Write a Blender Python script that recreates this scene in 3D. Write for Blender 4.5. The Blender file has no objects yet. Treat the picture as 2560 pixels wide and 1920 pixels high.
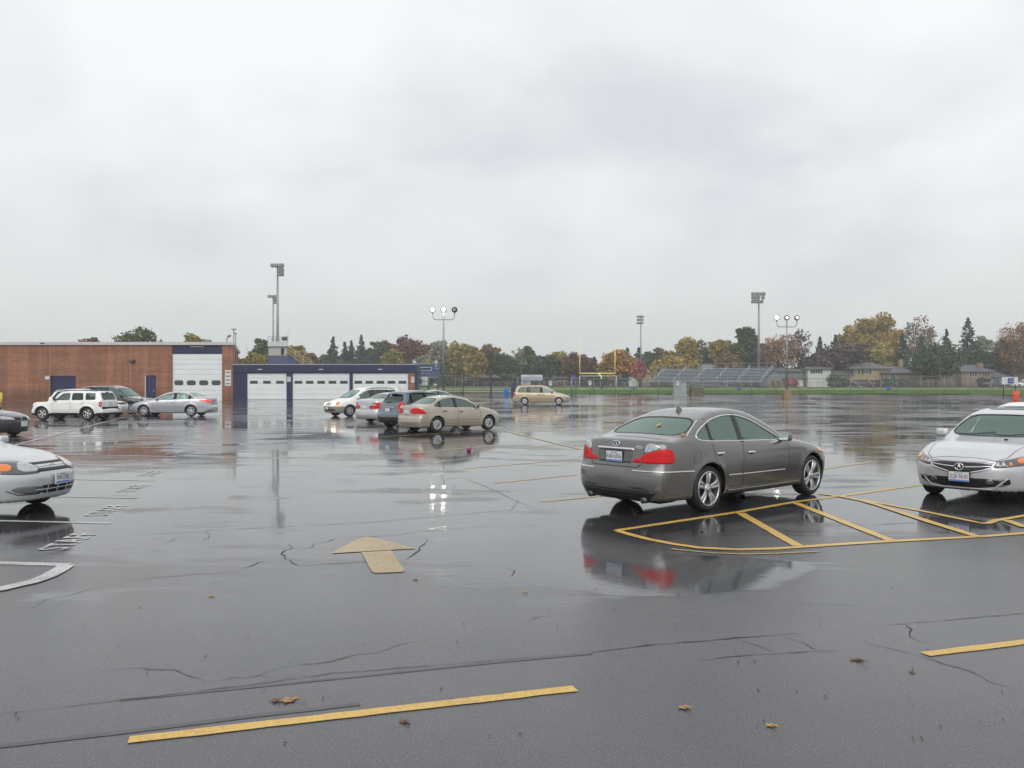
import bpy, bmesh, math, random
import numpy as np
from mathutils import Vector, Matrix
from mathutils.bvhtree import BVHTree
sc = bpy.context.scene
COL = sc.collection
PI = math.pi
rad = math.radians

# ---------------------------------------------------------------- camera, sky, light
F_PX, HZ, CAM_H = 2150.0, 961.0, 1.88          # focal length in photo pixels, horizon row, eye height
cam_d = bpy.data.cameras.new("camera"); cam = bpy.data.objects.new("camera", cam_d); COL.objects.link(cam)
cam_d.sensor_width = 36.0; cam_d.lens = 36.0 * F_PX / 2560.0
cam_d.clip_start = 0.1; cam_d.clip_end = 3000.0
cam.location = (0, 0, CAM_H)
cam.rotation_euler = (rad(90) + math.atan((HZ - 960.0) / F_PX), 0, 0)
sc.camera = cam
sc.view_settings.view_transform = 'Standard'; sc.view_settings.look = 'None'
sc.view_settings.gamma = 1.0; sc.view_settings.exposure = 0.07

HAZE = 0.0006
sc.cycles.volume_bounces = 2; sc.cycles.max_bounces = 10; sc.cycles.transparent_max_bounces = 16
SUN_EL, SUN_ROT = rad(40), rad(190)
world = bpy.data.worlds.new("World"); sc.world = world; world.use_nodes = True
def build_world():
    nt = world.node_tree; nt.nodes.clear(); N = nt.nodes.new; L = nt.links.new
    out = N('ShaderNodeOutputWorld'); bg = N('ShaderNodeBackground')
    sky = N('ShaderNodeTexSky'); sky.sky_type = 'NISHITA'; sky.sun_disc = False
    sky.sun_elevation = SUN_EL; sky.sun_rotation = SUN_ROT
    sk = N('ShaderNodeVectorMath'); sk.operation = 'SCALE'; sk.inputs['Scale'].default_value = 0.08
    L(sky.outputs[0], sk.inputs[0])
    tc = N('ShaderNodeTexCoord')
    sep = N('ShaderNodeSeparateXYZ'); L(tc.outputs['Generated'], sep.inputs[0])
    # overcast layer: project direction on a cloud plane
    mx = N('ShaderNodeMath'); mx.operation = 'MAXIMUM'; L(sep.outputs['Z'], mx.inputs[0]); mx.inputs[1].default_value = 0.0
    ad = N('ShaderNodeMath'); ad.operation = 'ADD'; L(mx.outputs[0], ad.inputs[0]); ad.inputs[1].default_value = 0.45
    dv = N('ShaderNodeVectorMath'); dv.operation = 'DIVIDE'
    cb = N('ShaderNodeCombineXYZ')
    for i in range(3): L(ad.outputs[0], cb.inputs[i])
    L(tc.outputs['Generated'], dv.inputs[0]); L(cb.outputs[0], dv.inputs[1])
    n1 = N('ShaderNodeTexNoise'); n1.inputs['Scale'].default_value = 1.9; n1.inputs['Detail'].default_value = 6; n1.inputs['Roughness'].default_value = 0.5; n1.inputs['Distortion'].default_value = 0.2
    off = N('ShaderNodeVectorMath'); off.operation = 'ADD'; off.inputs[1].default_value = (4.1, 0.9, 0.4)
    L(dv.outputs[0], off.inputs[0]); L(off.outputs[0], n1.inputs['Vector'])
    r1 = N('ShaderNodeValToRGB'); e = r1.color_ramp.elements
    e[0].position = 0.38; e[0].color = (0.72, 0.725, 0.775, 1)
    e[1].position = 0.66; e[1].color = (0.97, 0.985, 0.99, 1)
    m = r1.color_ramp.elements.new(0.50); m.color = (0.85, 0.86, 0.88, 1)
    L(n1.outputs['Fac'], r1.inputs[0])
    # towards the horizon the layer is greyer and even
    r2 = N('ShaderNodeMapRange'); r2.inputs['From Min'].default_value = 0.0; r2.inputs['From Max'].default_value = 0.24
    r2.interpolation_type = 'SMOOTHSTEP'
    L(sep.outputs['Z'], r2.inputs['Value'])
    mixh = N('ShaderNodeMix'); mixh.data_type = 'RGBA'
    L(r2.outputs[0], mixh.inputs['Factor']); mixh.inputs['A'].default_value = (0.72, 0.76, 0.745, 1); L(r1.outputs[0], mixh.inputs['B'])
    mixs = N('ShaderNodeMix'); mixs.data_type = 'RGBA'; mixs.inputs['Factor'].default_value = 0.95
    L(sk.outputs[0], mixs.inputs['A']); L(mixh.outputs['Result'], mixs.inputs['B'])
    L(mixs.outputs['Result'], bg.inputs['Color']); bg.inputs['Strength'].default_value = 1.0
    L(bg.outputs[0], out.inputs['Surface'])
build_world()
sun_d = bpy.data.lights.new("sun", 'SUN'); sun = bpy.data.objects.new("sun", sun_d); COL.objects.link(sun)
sun_d.energy = 1.5; sun_d.angle = rad(50); sun_d.color = (1.0, 0.97, 0.93)
sun.rotation_euler = (rad(90) - SUN_EL, 0, PI - SUN_ROT)   # the pale sun stands behind the camera

# ---------------------------------------------------------------- helpers
_PY = [0, 62, 75, 90, 115, 163, 264, 420, 2000]; _PZ = [0, 0, .08, .34, .63, 1.05, 1.27, 1.33, 1.33]
def sstep(a, b, x):
    t = min(1, max(0, (x - a) / (b - a))); return t * t * (3 - 2 * t)
def _hermite(P):
    x, y = [p[0] for p in P], [p[1] for p in P]; n = len(x); d = [(y[i + 1] - y[i]) / (x[i + 1] - x[i]) for i in range(n - 1)]
    m = [0.0] + [0.0 if d[i - 1] * d[i] <= 0 else 2 * d[i - 1] * d[i] / (d[i - 1] + d[i]) for i in range(1, n - 1)] + [0.0]
    def f(q):
        if q <= x[0]: return y[0]
        if q >= x[-1]: return y[-1]
        i = 0
        while q > x[i + 1]: i += 1
        h = x[i + 1] - x[i]; t = (q - x[i]) / h
        return (2*t**3-3*t**2+1)*y[i] + (t**3-2*t**2+t)*h*m[i] + (-2*t**3+3*t**2)*y[i+1] + (t**3-t**2)*h*m[i+1]
    return f
_gp = _hermite(list(zip([0, 52, 73, 90, 115, 163, 264, 420, 2000], _PZ)))
def gz(x, y):
    z = _gp(y)
    return z * (1 - 0.95 * sstep(27, 47, -x) * (1 - sstep(100, 140, y)))
def G(px, py, dz=0.0):
    """photo pixel on the ground -> world point"""
    Y = 60.0
    for _ in range(40):
        X = (px - 1280) / F_PX * Y
        Y = 0.5 * Y + 0.5 * min(900, F_PX * (CAM_H - gz(X, Y) - dz) / max(0.5, py - HZ))
    X = (px - 1280) / F_PX * Y
    return Vector((X, Y, gz(X, Y) + dz))
def WX(px, Y): return (px - 1280) / F_PX * Y
def WZ(py, Y): return CAM_H - (py - HZ) * Y / F_PX

def link(o, parent=None):
    COL.objects.link(o)
    if parent is not None: o.parent = parent
    return o
def obj(name, me, mats, parent=None, smooth=None):
    if not isinstance(me, bpy.types.Mesh):
        bm = me; me = bpy.data.meshes.new(name); bm.to_mesh(me); bm.free()
    o = bpy.data.objects.new(name, me)
    if not isinstance(mats, (list, tuple)): mats = [mats]
    if len(me.materials) == 0:
        for m in mats: me.materials.append(m)
    if smooth: me.shade_smooth()
    return link(o, parent)
def tag(o, label=None, cat=None, group=None, kind=None):
    if label: o['label'] = label
    if cat: o['category'] = cat
    if group: o['group'] = group
    if kind: o['kind'] = kind
    return o
def empty(name, loc, rz=0.0, label=None, cat=None, group=None):
    o = bpy.data.objects.new(name, None); o.location = loc; o.rotation_euler = (0, 0, rz)
    o.empty_display_size = 0.3
    link(o); return tag(o, label, cat, group)
def copy_tree(o, parent=None):
    c = o.copy(); COL.objects.link(c); c.parent = parent
    for ch in list(o.children): copy_tree(ch, c)
    return c
def box(bm, c, s, bev=0.0, rot=None, seg=2, mi=0):
    r = bmesh.ops.create_cube(bm, size=1.0, matrix=Matrix.Translation(c) @ (rot.to_4x4() if rot else Matrix.Identity(4)) @ Matrix.Diagonal((*s, 1)))
    fs = set(f for v in r['verts'] for f in v.link_faces)
    for f in fs: f.material_index = mi
    if bev > 0:
        es = list(set(e for f in fs for e in f.edges))
        rr = bmesh.ops.bevel(bm, geom=es, offset=bev, segments=seg, affect='EDGES', profile=0.5)
        for f in rr['faces']: f.material_index = mi; f.smooth = True
    return bm
def box2(bm, a, b, **k):
    a, b = Vector(a), Vector(b)
    return box(bm, (a + b) / 2, [abs(t) for t in (b - a)], **k)
def cyl(bm, a, b, r1, r2=None, n=10, mi=0, cap=True):
    a, b = Vector(a), Vector(b); d = b - a
    if r2 is None: r2 = r1
    q = d.to_track_quat('Z', 'Y').to_matrix().to_4x4()
    r = bmesh.ops.create_cone(bm, cap_ends=cap, segments=n, radius1=r1, radius2=r2, depth=d.length, matrix=Matrix.Translation((a + b) / 2) @ q)
    for v in r['verts']:
        for f in v.link_faces:
            f.material_index = mi; f.smooth = len(f.verts) == 4
    return bm
def tube(bm, pts, r, n=8, mi=0):
    pts = [Vector(p) for p in pts]; rings = []
    rr = r if isinstance(r, (list, tuple)) else [r] * len(pts)
    for i, p in enumerate(pts):
        d = (pts[min(i + 1, len(pts) - 1)] - pts[max(i - 1, 0)])
        q = d.to_track_quat('Z', 'Y')
        rings.append([bm.verts.new(p + q @ Vector((math.cos(2 * PI * k / n) * rr[i], math.sin(2 * PI * k / n) * rr[i], 0))) for k in range(n)])
    for i in range(len(pts) - 1):
        for k in range(n):
            f = bm.faces.new((rings[i][k], rings[i][(k + 1) % n], rings[i + 1][(k + 1) % n], rings[i + 1][k])); f.smooth = True; f.material_index = mi
    for rg, rev in ((rings[0], True), (rings[-1], False)):
        try:
            f = bm.faces.new(rg[::-1] if rev else rg); f.material_index = mi
        except ValueError: pass
    return bm
def lathe(bm, prof, n=32, M=None, mi=0):
    """prof: list of (radius, axial); revolved about Y"""
    M = M or Matrix.Identity(4); rings = []
    for r, a in prof:
        rings.append([bm.verts.new(M @ Vector((math.cos(2 * PI * k / n) * r, a, math.sin(2 * PI * k / n) * r))) for k in range(n)])
    for i in range(len(rings) - 1):
        for k in range(n):
            f = bm.faces.new((rings[i][k], rings[i + 1][k], rings[i + 1][(k + 1) % n], rings[i][(k + 1) % n])); f.smooth = True; f.material_index = mi
    return bm
def chaikin(P, it=2, closed=True, r=.2):
    P = [Vector(p) for p in P]
    for _ in range(it):
        Q = []
        n = len(P)
        rng = range(n) if closed else range(n - 1)
        if not closed: Q.append(P[0])
        for i in rng:
            a, b = P[i], P[(i + 1) % n]; Q += [a * (1 - r) + b * r, a * r + b * (1 - r)]
        if not closed: Q.append(P[-1])
        P = Q
    return P
def text_mesh(s, size, extrude=0.0, space=1.0, bold=0.0):
    c = bpy.data.curves.new("writing", 'FONT'); c.body = s; c.size = size; c.extrude = extrude
    c.align_x = 'CENTER'; c.align_y = 'CENTER'; c.space_character = space; c.resolution_u = 4; c.offset = bold
    o = bpy.data.objects.new("writing", c); COL.objects.link(o)
    me = bpy.data.meshes.new_from_object(o)
    bpy.data.objects.remove(o); bpy.data.curves.remove(c)
    return me
def add_text(bm, s, size, M, sx=1.0, extrude=0.0, mi=0, space=1.0, bold=0.0):
    me = text_mesh(s, size, extrude, space, bold)
    n0 = len(bm.verts); nf = len(bm.faces)
    bm.from_mesh(me); bpy.data.meshes.remove(me)
    bm.verts.ensure_lookup_table(); bm.faces.ensure_lookup_table()
    MM = M @ Matrix.Diagonal((sx, 1, 1, 1))
    for v in bm.verts[n0:]: v.co = MM @ v.co
    for f in bm.faces[nf:]: f.material_index = mi
def in_poly(p, poly):
    x, y = p; c = False; n = len(poly); j = n - 1
    for i in range(n):
        xi, yi = poly[i]; xj, yj = poly[j]
        if (yi > y) != (yj > y) and x < (xj - xi) * (y - yi) / (yj - yi) + xi: c = not c
        j = i
    return c
def cut_poly(bm, poly, ax, filt):
    """knife a 2D polygon (coordinates on the two axes other than ax) into the faces passing filt, returns faces inside"""
    ia, ib = [i for i in range(3) if i != ax]
    xs = [p[0] for p in poly]; ys = [p[1] for p in poly]
    x0, x1, y0, y1 = min(xs) - .03, max(xs) + .03, min(ys) - .03, max(ys) + .03
    reg = set()
    for f in bm.faces:
        c = f.calc_center_median()
        if x0 - .1 < c[ia] < x1 + .1 and y0 - .1 < c[ib] < y1 + .1 and filt(c): reg.add(f)
    n = len(poly)
    for i in range(n):
        a, b = poly[i], poly[(i + 1) % n]
        d = Vector((b[0] - a[0], b[1] - a[1]))
        if d.length < 1e-5: continue
        no = Vector((0, 0, 0)); no[ia] = -d[1]; no[ib] = d[0]
        co = Vector((0, 0, 0)); co[ia] = a[0]; co[ib] = a[1]
        sx0, sx1 = min(a[0], b[0]) - .002, max(a[0], b[0]) + .002; sy0, sy1 = min(a[1], b[1]) - .002, max(a[1], b[1]) + .002
        sel = []
        for f in reg:
            u = [v.co[ia] for v in f.verts]; w = [v.co[ib] for v in f.verts]
            if max(u) < sx0 or min(u) > sx1 or max(w) < sy0 or min(w) > sy1: continue
            sel.append(f)
        if not sel: continue
        geom = set(sel)
        for f in sel: geom.update(f.edges); geom.update(f.verts)
        r = bmesh.ops.bisect_plane(bm, geom=list(geom), dist=1e-5, plane_co=co, plane_no=no.normalized())
        for g in r['geom']:
            if isinstance(g, bmesh.types.BMFace): reg.add(g)
        reg = {f for f in reg if f.is_valid}
    out = []
    for f in reg:
        c = f.calc_center_median()
        if in_poly((c[ia], c[ib]), poly): out.append(f)
    return out

# ---------------------------------------------------------------- materials
MATS = {}
def pbr(name, col, rough=0.5, metal=0.0, coat=0.0, emit=None, es=0.0, spec=0.5, noise=0.0, nscale=8.0, bump=0.0, bscale=60.0, alpha=None, obj_rand=0.0):
    if name in MATS: return MATS[name]
    m = bpy.data.materials.new(name); m.use_nodes = True; nt = m.node_tree; b = nt.nodes['Principled BSDF']
    b.inputs['Base Color'].default_value = (*col, 1); b.inputs['Roughness'].default_value = rough
    b.inputs['Metallic'].default_value = metal; b.inputs['Coat Weight'].default_value = coat; b.inputs['Coat Roughness'].default_value = 0.04
    b.inputs['Specular IOR Level'].default_value = spec
    if emit: b.inputs['Emission Color'].default_value = (*emit, 1); b.inputs['Emission Strength'].default_value = es
    N = nt.nodes.new; L = nt.links.new
    if noise or bump: tc = N('ShaderNodeTexCoord')
    if noise:
        n = N('ShaderNodeTexNoise'); n.inputs['Scale'].default_value = nscale; n.inputs['Detail'].default_value = 6; L(tc.outputs['Object'], n.inputs['Vector'])
        mr = N('ShaderNodeMapRange'); mr.inputs['From Min'].default_value = .3; mr.inputs['From Max'].default_value = .7
        mr.inputs['To Min'].default_value = 1 - noise; mr.inputs['To Max'].default_value = 1 + noise; L(n.outputs['Fac'], mr.inputs['Value'])
        v = N('ShaderNodeVectorMath'); v.operation = 'SCALE'; v.inputs[0].default_value = col; L(mr.outputs[0], v.inputs['Scale']); L(v.outputs[0], b.inputs['Base Color'])
    if bump:
        n2 = N('ShaderNodeTexNoise'); n2.inputs['Scale'].default_value = bscale; n2.inputs['Detail'].default_value = 3; L(tc.outputs['Object'], n2.inputs['Vector'])
        bp = N('ShaderNodeBump'); bp.inputs['Strength'].default_value = bump; bp.inputs['Distance'].default_value = 0.01; L(n2.outputs['Fac'], bp.inputs['Height']); L(bp.outputs[0], b.inputs['Normal'])
        if coat: L(bp.outputs[0], b.inputs['Coat Normal'])
    MATS[name] = m; return m
def glass_mat(name, tint, refl=1.0, rough=0.03):
    if name in MATS: return MATS[name]
    m = bpy.data.materials.new(name); m.use_nodes = True; nt = m.node_tree; nt.nodes.clear(); N = nt.nodes.new; L = nt.links.new
    out = N('ShaderNodeOutputMaterial'); tr = N('ShaderNodeBsdfTransparent'); tr.inputs[0].default_value = (*tint, 1)
    gl = N('ShaderNodeBsdfGlossy'); gl.inputs['Roughness'].default_value = rough; gl.inputs['Color'].default_value = (.74, .90, .83, 1)
    df = N('ShaderNodeBsdfDiffuse'); df.inputs['Color'].default_value = (.36, .52, .45, 1)
    fr = N('ShaderNodeFresnel'); fr.inputs['IOR'].default_value = 1.5
    mu = N('ShaderNodeMath'); mu.operation = 'MULTIPLY_ADD'; mu.inputs[1].default_value = 1.05 * refl; mu.inputs[2].default_value = 0.03; mu.use_clamp = True; L(fr.outputs[0], mu.inputs[0])
    wet = N('ShaderNodeMixShader'); wet.inputs[0].default_value = 0.20 if refl == 1.0 else 0.05; L(tr.outputs[0], wet.inputs[1]); L(df.outputs[0], wet.inputs[2])  # wet film; its pale green also paints in sky reflection and bright view through
    mx = N('ShaderNodeMixShader'); L(mu.outputs[0], mx.inputs[0]); L(wet.outputs[0], mx.inputs[1]); L(gl.outputs[0], mx.inputs[2]); L(mx.outputs[0], out.inputs[0])
    MATS[name] = m; return m
def paint(name, col, metal=0.0, rough=0.3):
    return pbr(name, col, rough=rough, metal=metal, coat=1.0, bump=0.09, bscale=75.0, noise=0.06, nscale=2.2)
M_TRIM = pbr('black_trim', (.015, .015, .017), .45)
M_INT = pbr('cabin_trim', (.035, .033, .032), .8)
M_INTL = pbr('cabin_fabric', (.16, .14, .12), .85)
M_RUB = pbr('tyre_rubber', (.018, .018, .019), .6, bump=.2, bscale=80)
M_ALLOY = pbr('wheel_alloy', (.52, .53, .55), .28, .85)
M_DARK = pbr('wheel_well', (.01, .01, .01), .9)
M_CHROME = pbr('chrome', (.75, .76, .78), .12, 1.0)
M_RED = pbr('tail_lens_red', (.55, .003, .008), .2, 0, .25, noise=.2, nscale=24, spec=.25)
M_REDON = pbr('tail_lens_lit', (.6, .02, .02), .2, 0, 1.0, emit=(1, .10, .06), es=.5)
M_CLEAR = pbr('lamp_lens_clear', (.42, .44, .45), .12, .35, 1.0, noise=.3, nscale=18)
M_HLDARK = pbr('lamp_housing', (.10, .10, .105), .2, .3, 1.0)
M_AMBER = pbr('lamp_lens_amber', (.75, .20, .03), .18, 0, 1.0)
M_ON = pbr('lamp_lit', (1, .8, .5), .3, emit=(1, .78, .45), es=4)
M_GLASS = glass_mat('car_glass', (.50, .72, .63))
M_GLASSD = glass_mat('privacy_glass', (.10, .11, .11), .8)
M_PLATE = pbr('plate_white', (.62, .64, .66), .4)
M_PBLUE = pbr('plate_blue', (.10, .20, .50), .4)
M_PRED = pbr('plate_red', (.28, .03, .05), .5)
M_PBLK = pbr('plate_ink', (.03, .03, .05), .5)
# ---------------------------------------------------------------- cars
def pchip(P):
    x = np.array([p[0] for p in P], float); y = np.array([p[1] for p in P], float)
    h = np.diff(x); d = np.diff(y) / h; m = np.zeros(len(x))
    for i in range(1, len(x) - 1):
        if d[i - 1] * d[i] > 0:
            w1 = 2 * h[i] + h[i - 1]; w2 = h[i] + 2 * h[i - 1]; m[i] = (w1 + w2) / (w1 / d[i - 1] + w2 / d[i])
    m[0] = d[0]; m[-1] = d[-1]
    def f(q):
        q = np.clip(np.asarray(q, float), x[0], x[-1]); i = np.clip(np.searchsorted(x, q) - 1, 0, len(x) - 2)
        t = (q - x[i]) / h[i]
        return (2*t**3-3*t**2+1)*y[i] + (t**3-2*t**2+t)*h[i]*m[i] + (-2*t**3+3*t**2)*y[i+1] + (t**3-t**2)*h[i]*m[i+1]
    return f
def smax(a, b, k):
    h = np.maximum(k - np.abs(a - b), 0) / k
    return np.maximum(a, b) + h * h * k * 0.25
class Shape:
    def __init__(s, S):
        s.S = S; s.L = S['L']; s.W = S['W'] / 2
        s.top = pchip(S['top']); s.belt = pchip(S['belt']); s.plan = pchip(S.get('plan', [(0, .06), (.5, .03), (1.2, 0), (S['L'] - 1.2, 0), (S['L'] - .5, .03), (S['L'], .06)]))
        s.low = pchip(S.get('low', [(0, .16), (.12, .13), (.2, .06), (.4, .02), (.62, 0), (.85, .012), (1.0, .045)]))
        s.fp = pchip(S['front']); s.rp = pchip(S['rear']); s.tum = S.get('tum', .42)
        s.cw = pchip(S.get('bowx', [(0, .05), (1.0, .16), (2.2, .16), (S['L'] - 1.8, -.06), (S['L'] - .9, -.12), (S['L'], -.05)]))
    def f(s, P):
        x, y, z = P[..., 0], P[..., 1], P[..., 2]; S = s.S; q = s.L / 2 - x; ay = np.abs(y); yc = np.minimum(ay, s.W)
        gt = z - (s.top(q - s.cw(q) * yc ** 2) - S.get('crown', .06) * yc ** 2)
        bl = s.belt(q); zz = z / bl
        ins = np.where(z < bl, s.low(np.clip(zz, 0, 1)), s.low(1.0) + S.get('ledge', .025) * np.clip((z - bl) / .04, 0, 1) + s.tum * (z - bl) + .25 * np.maximum(z - bl, 0) ** 2 * S.get('tcurve', 1))
        for wc in S['wheels']:
            r = np.sqrt((q - wc) ** 2 + (z - S['R']) ** 2); ins = ins - S.get('flare', .014) * np.exp(-((r - S['Ra'] - .02) / .06) ** 2) * (z < bl)
        gs = ay - (s.W - ins - s.plan(q))
        yw = yc / s.W
        gf = x - (s.L / 2 - s.fp(z) - S.get('fbow', .30) * yw ** 3)
        gr = -x - (s.L / 2 - s.rp(z) - S.get('rbow', .20) * yw ** 3.5)
        gb = S.get('clear', .19) - z
        a = smax(gt, gs, S.get('k1', .07)); e = smax(a, gf, S.get('k2', .10)); e = smax(e, gr, S.get('k3', .08))
        return smax(e, gb, .05)
    def mesh(s, nx, nr, nf):
        S = s.S; zc = S.get('zc', .58); c0, c1 = -s.L / 2 + S.get('ce', .75), s.L / 2 - S.get('cf', .75)
        st = [(c0, -a) for a in np.linspace(PI / 2, 0, nf + 1)[:-1]] + [(x, 0) for x in np.linspace(c0, c1, nx)] + [(c1, a) for a in np.linspace(0, PI / 2, nf + 1)[1:]]
        st = st[1:-1]; th = np.linspace(0, 2 * PI, nr + 1)[:-1] + 1e-3
        # denser rings towards the corners of the section
        O = np.array([[(a[0], 0, zc)] * nr for a in st]); D = np.array([[(math.sin(a[1]), math.cos(a[1]) * math.cos(t) * 1.25, math.cos(a[1]) * math.sin(t)) for t in th] for a in st])
        lo = np.zeros(O.shape[:2]); hi = np.full(O.shape[:2], 2.2)
        for _ in range(26):
            mid = (lo + hi) / 2; v = s.f(O + D * mid[..., None]); hi = np.where(v > 0, mid, hi); lo = np.where(v > 0, lo, mid)
        P = O + D * lo[..., None]; V = P.reshape(-1, 3).tolist(); n = len(st); Fc = []
        for i in range(n - 1):
            for k in range(nr):
                k2 = (k + 1) % nr; Fc.append((i * nr + k, i * nr + k2, (i + 1) * nr + k2, (i + 1) * nr + k))
        for end, i in ((-1, 0), (1, n - 1)):
            pt = np.array([[[c0 if end < 0 else c1, 0, zc]]]); d = np.array([[[float(end), 0, 0]]]); lo_, hi_ = 0., 2.2
            for _ in range(26):
                m = (lo_ + hi_) / 2
                if s.f(pt + d * m)[0, 0] > 0: hi_ = m
                else: lo_ = m
            V.append((pt + d * lo_)[0, 0].tolist()); c = len(V) - 1
            for k in range(nr):
                k2 = (k + 1) % nr; Fc.append((c, i * nr + k2, i * nr + k) if end < 0 else (c, i * nr + k, i * nr + k2))
        return V, Fc

class Car:
    def __init__(s, S, name, res=1.0):
        s.S = S; s.sh = Shape(S); s.L = S['L']; s.W = S['W'] / 2; s.name = name
        nx, nr, nf = int(120 * res), int(104 * res) // 2 * 2, int(34 * res)
        s.V, s.F = s.sh.mesh(nx, nr, nf); s.bvh = BVHTree.FromPolygons(s.V, s.F)
        s.bm = bmesh.new(); vs = [s.bm.verts.new(v) for v in s.V]
        for f in s.F:
            g = s.bm.faces.new([vs[i] for i in f]); g.smooth = True
        s.root = empty(name, (0, 0, 0)); s.res = res
        S.setdefault('hoodt', S['ws0'][1] - .06 if 'ws0' in S else .8); S.setdefault('cowl', .9)
    def ray(s, o, d, off=0.0):
        h = s.bvh.ray_cast(Vector(o), Vector(d))
        if h[0] is None: return Vector(o) + Vector(d) * .5, Vector(d)
        n = h[1]; n = n if n.dot(Vector(d)) > 0 else -n
        return h[0] + n * off, n
    # maps from 2D to surface
    def side(s, sd): return lambda u, v: ((s.L / 2 - u, 0, v), (0, sd, 0))
    def front(s): return lambda u, v: ((s.L / 2 - s.S['cowl'] if v < s.S['hoodt'] else -.3, u, v), (1, 0, 0))
    def rear(s): return lambda u, v: ((-s.L / 2 + .8 if v < .9 else .3, u, v), (-1, 0, 0))
    def topm(s): return lambda u, v: ((s.L / 2 - u, v, .6), (0, 0, 1))
    def wrap(s, end, sd, c=.55):
        yc = s.W - c; xc = end * (s.L / 2 - c)
        def m(q, z):
            if q < 0: return ((xc, sd * (yc + q), z), (end, 0, 0))
            a = q / c
            if a < PI / 2: return ((xc, sd * yc, z), (end * math.cos(a), sd * math.sin(a), 0))
            return ((xc - end * (q - c * PI / 2), 0, z), (0, sd, 0))
        return m
    def patch(s, name, poly, mp, mat, off=.004, res=.03, thick=.012, parent=None, rnd=1, keep=False):
        poly = [tuple(p) for p in (chaikin([Vector(p) for p in poly], rnd) if rnd else poly)]
        xs = [p[0] for p in poly]; ys = [p[1] for p in poly]
        bm = bmesh.new(); nx = max(2, int((max(xs) - min(xs)) / res) + 1); ny = max(2, int((max(ys) - min(ys)) / res) + 1)
        G_ = [[bm.verts.new((min(xs) + (max(xs) - min(xs)) * i / nx, min(ys) + (max(ys) - min(ys)) * j / ny, 0)) for j in range(ny + 1)] for i in range(nx + 1)]
        for i in range(nx):
            for j in range(ny): bm.faces.new((G_[i][j], G_[i + 1][j], G_[i + 1][j + 1], G_[i][j + 1]))
        ins = set(cut_poly(bm, poly, 2, lambda c: True))
        bmesh.ops.delete(bm, geom=[f for f in bm.faces if f not in ins], context='FACES')
        N_ = {}
        for v in bm.verts:
            o, d = mp(v.co.x, v.co.y); p, n = s.ray(o, d, off); N_[v] = n; v.co = p
        bm.normal_update()
        if bm.faces:
            f0 = max(bm.faces, key=lambda f: f.calc_area()); 
            if f0.normal.dot(N_[f0.verts[0]]) < 0: bmesh.ops.reverse_faces(bm, faces=list(bm.faces))
        if thick:
            be = [e for e in bm.edges if e.is_boundary]
            r = bmesh.ops.extrude_edge_only(bm, edges=be)
            nv = [g for g in r['geom'] if isinstance(g, bmesh.types.BMVert)]
            for v in nv:
                for e in v.link_edges:
                    w = e.other_vert(v)
                    if w in N_ : v.co = w.co - N_[w] * thick; break
        for f in bm.faces: f.smooth = True
        if keep: return bm
        return obj(name, bm, mat, parent or s.root)
    def ribbon(s, pts, mp, w=.008, off=.0015, mat=1, bm=None, closed=False, step=.04):
        bm = bm or s.bm; P = [Vector(p) for p in pts]
        if closed: P.append(P[0])
        Q = []
        for a, b in zip(P[:-1], P[1:]):
            n = max(1, int((b - a).length / step)); Q += [a.lerp(b, i / n) for i in range(n)]
        Q.append(P[-1]); pn = [s.ray(*mp(q[0], q[1]), off) for q in Q]; prev = None; n = len(pn)
        for i, (p, nn) in enumerate(pn):
            if (p - pn[max(0, i - 1)][0]).length > .25: prev = None
            if closed: t = pn[(i + 1) % (n - 1)][0] - pn[(i - 1) % (n - 1)][0]
            else: t = pn[min(i + 1, n - 1)][0] - pn[max(i - 1, 0)][0]
            if t.length < 1e-6: continue
            b = t.normalized().cross(nn).normalized() * w / 2
            cur = (bm.verts.new(p + b), bm.verts.new(p - b), bm.verts.new(p + b - nn * .006), bm.verts.new(p - b - nn * .006))
            if prev:
                for q in ((prev[0], cur[0], cur[1], prev[1]), (prev[2], cur[2], cur[0], prev[0]), (prev[1], cur[1], cur[3], prev[3])):
                    f = bm.faces.new(q); f.material_index = mat; f.smooth = True
                    f.normal_update()
            prev = cur
    def strip(s, name, pts, mp, mat, w=.02, off=.008, closed=False):
        bm = bmesh.new(); s.ribbon(pts, mp, w, off, 0, bm, closed); return obj(name, bm, mat, s.root)
    def hole(s, poly, ax, filt):
        fs = cut_poly(s.bm, poly, ax, filt); bmesh.ops.delete(s.bm, geom=fs, context='FACES')
    def blob(s, name, p, n, size, mat, bev=.01, up=None, parent=None):
        """rounded box on the surface: size = (along, up, out)"""
        up = up or Vector((0, 0, 1)); t = up.cross(n).normalized(); u = n.cross(t).normalized()
        bm = bmesh.new(); box(bm, (0, 0, 0), size, bev); M = Matrix((t, u, n)).transposed().to_4x4(); M.translation = p
        bmesh.ops.transform(bm, matrix=M, verts=bm.verts); return obj(name, bm, mat, parent or s.root)
    def plate(s, end, z, text, y=0.0, w=.305, h=.152, off=.02, ink=None, frame=M_TRIM, band=True, tilt=None):
        p, n = s.ray((end * (s.L / 2 - .9), y, z), (end, 0, 0), off)
        n = Vector((end, 0, tilt if tilt is not None else 0)).normalized(); up = Vector((0, 0, 1)); t = up.cross(n).normalized(); u = n.cross(t)
        M = Matrix((t, u, n)).transposed().to_4x4(); M.translation = p
        bm = bmesh.new(); box(bm, (0, 0, 0), (w + .025, h + .025, .012), .004, mi=0); box(bm, (0, 0, .0045), (w, h, .012), .003, mi=1)
        if band: box(bm, (0, -h * .40, .0055), (w * .96, h * .16, .012), mi=2)
        if text:
            add_text(bm, text, h * .62, Matrix.Translation((0, .002, .0135)), sx=.74, mi=3)
            box(bm, (0, h * .38, .0055), (w * .4, h * .08, .012), mi=2)
        bmesh.ops.transform(bm, matrix=M, verts=bm.verts)
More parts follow.
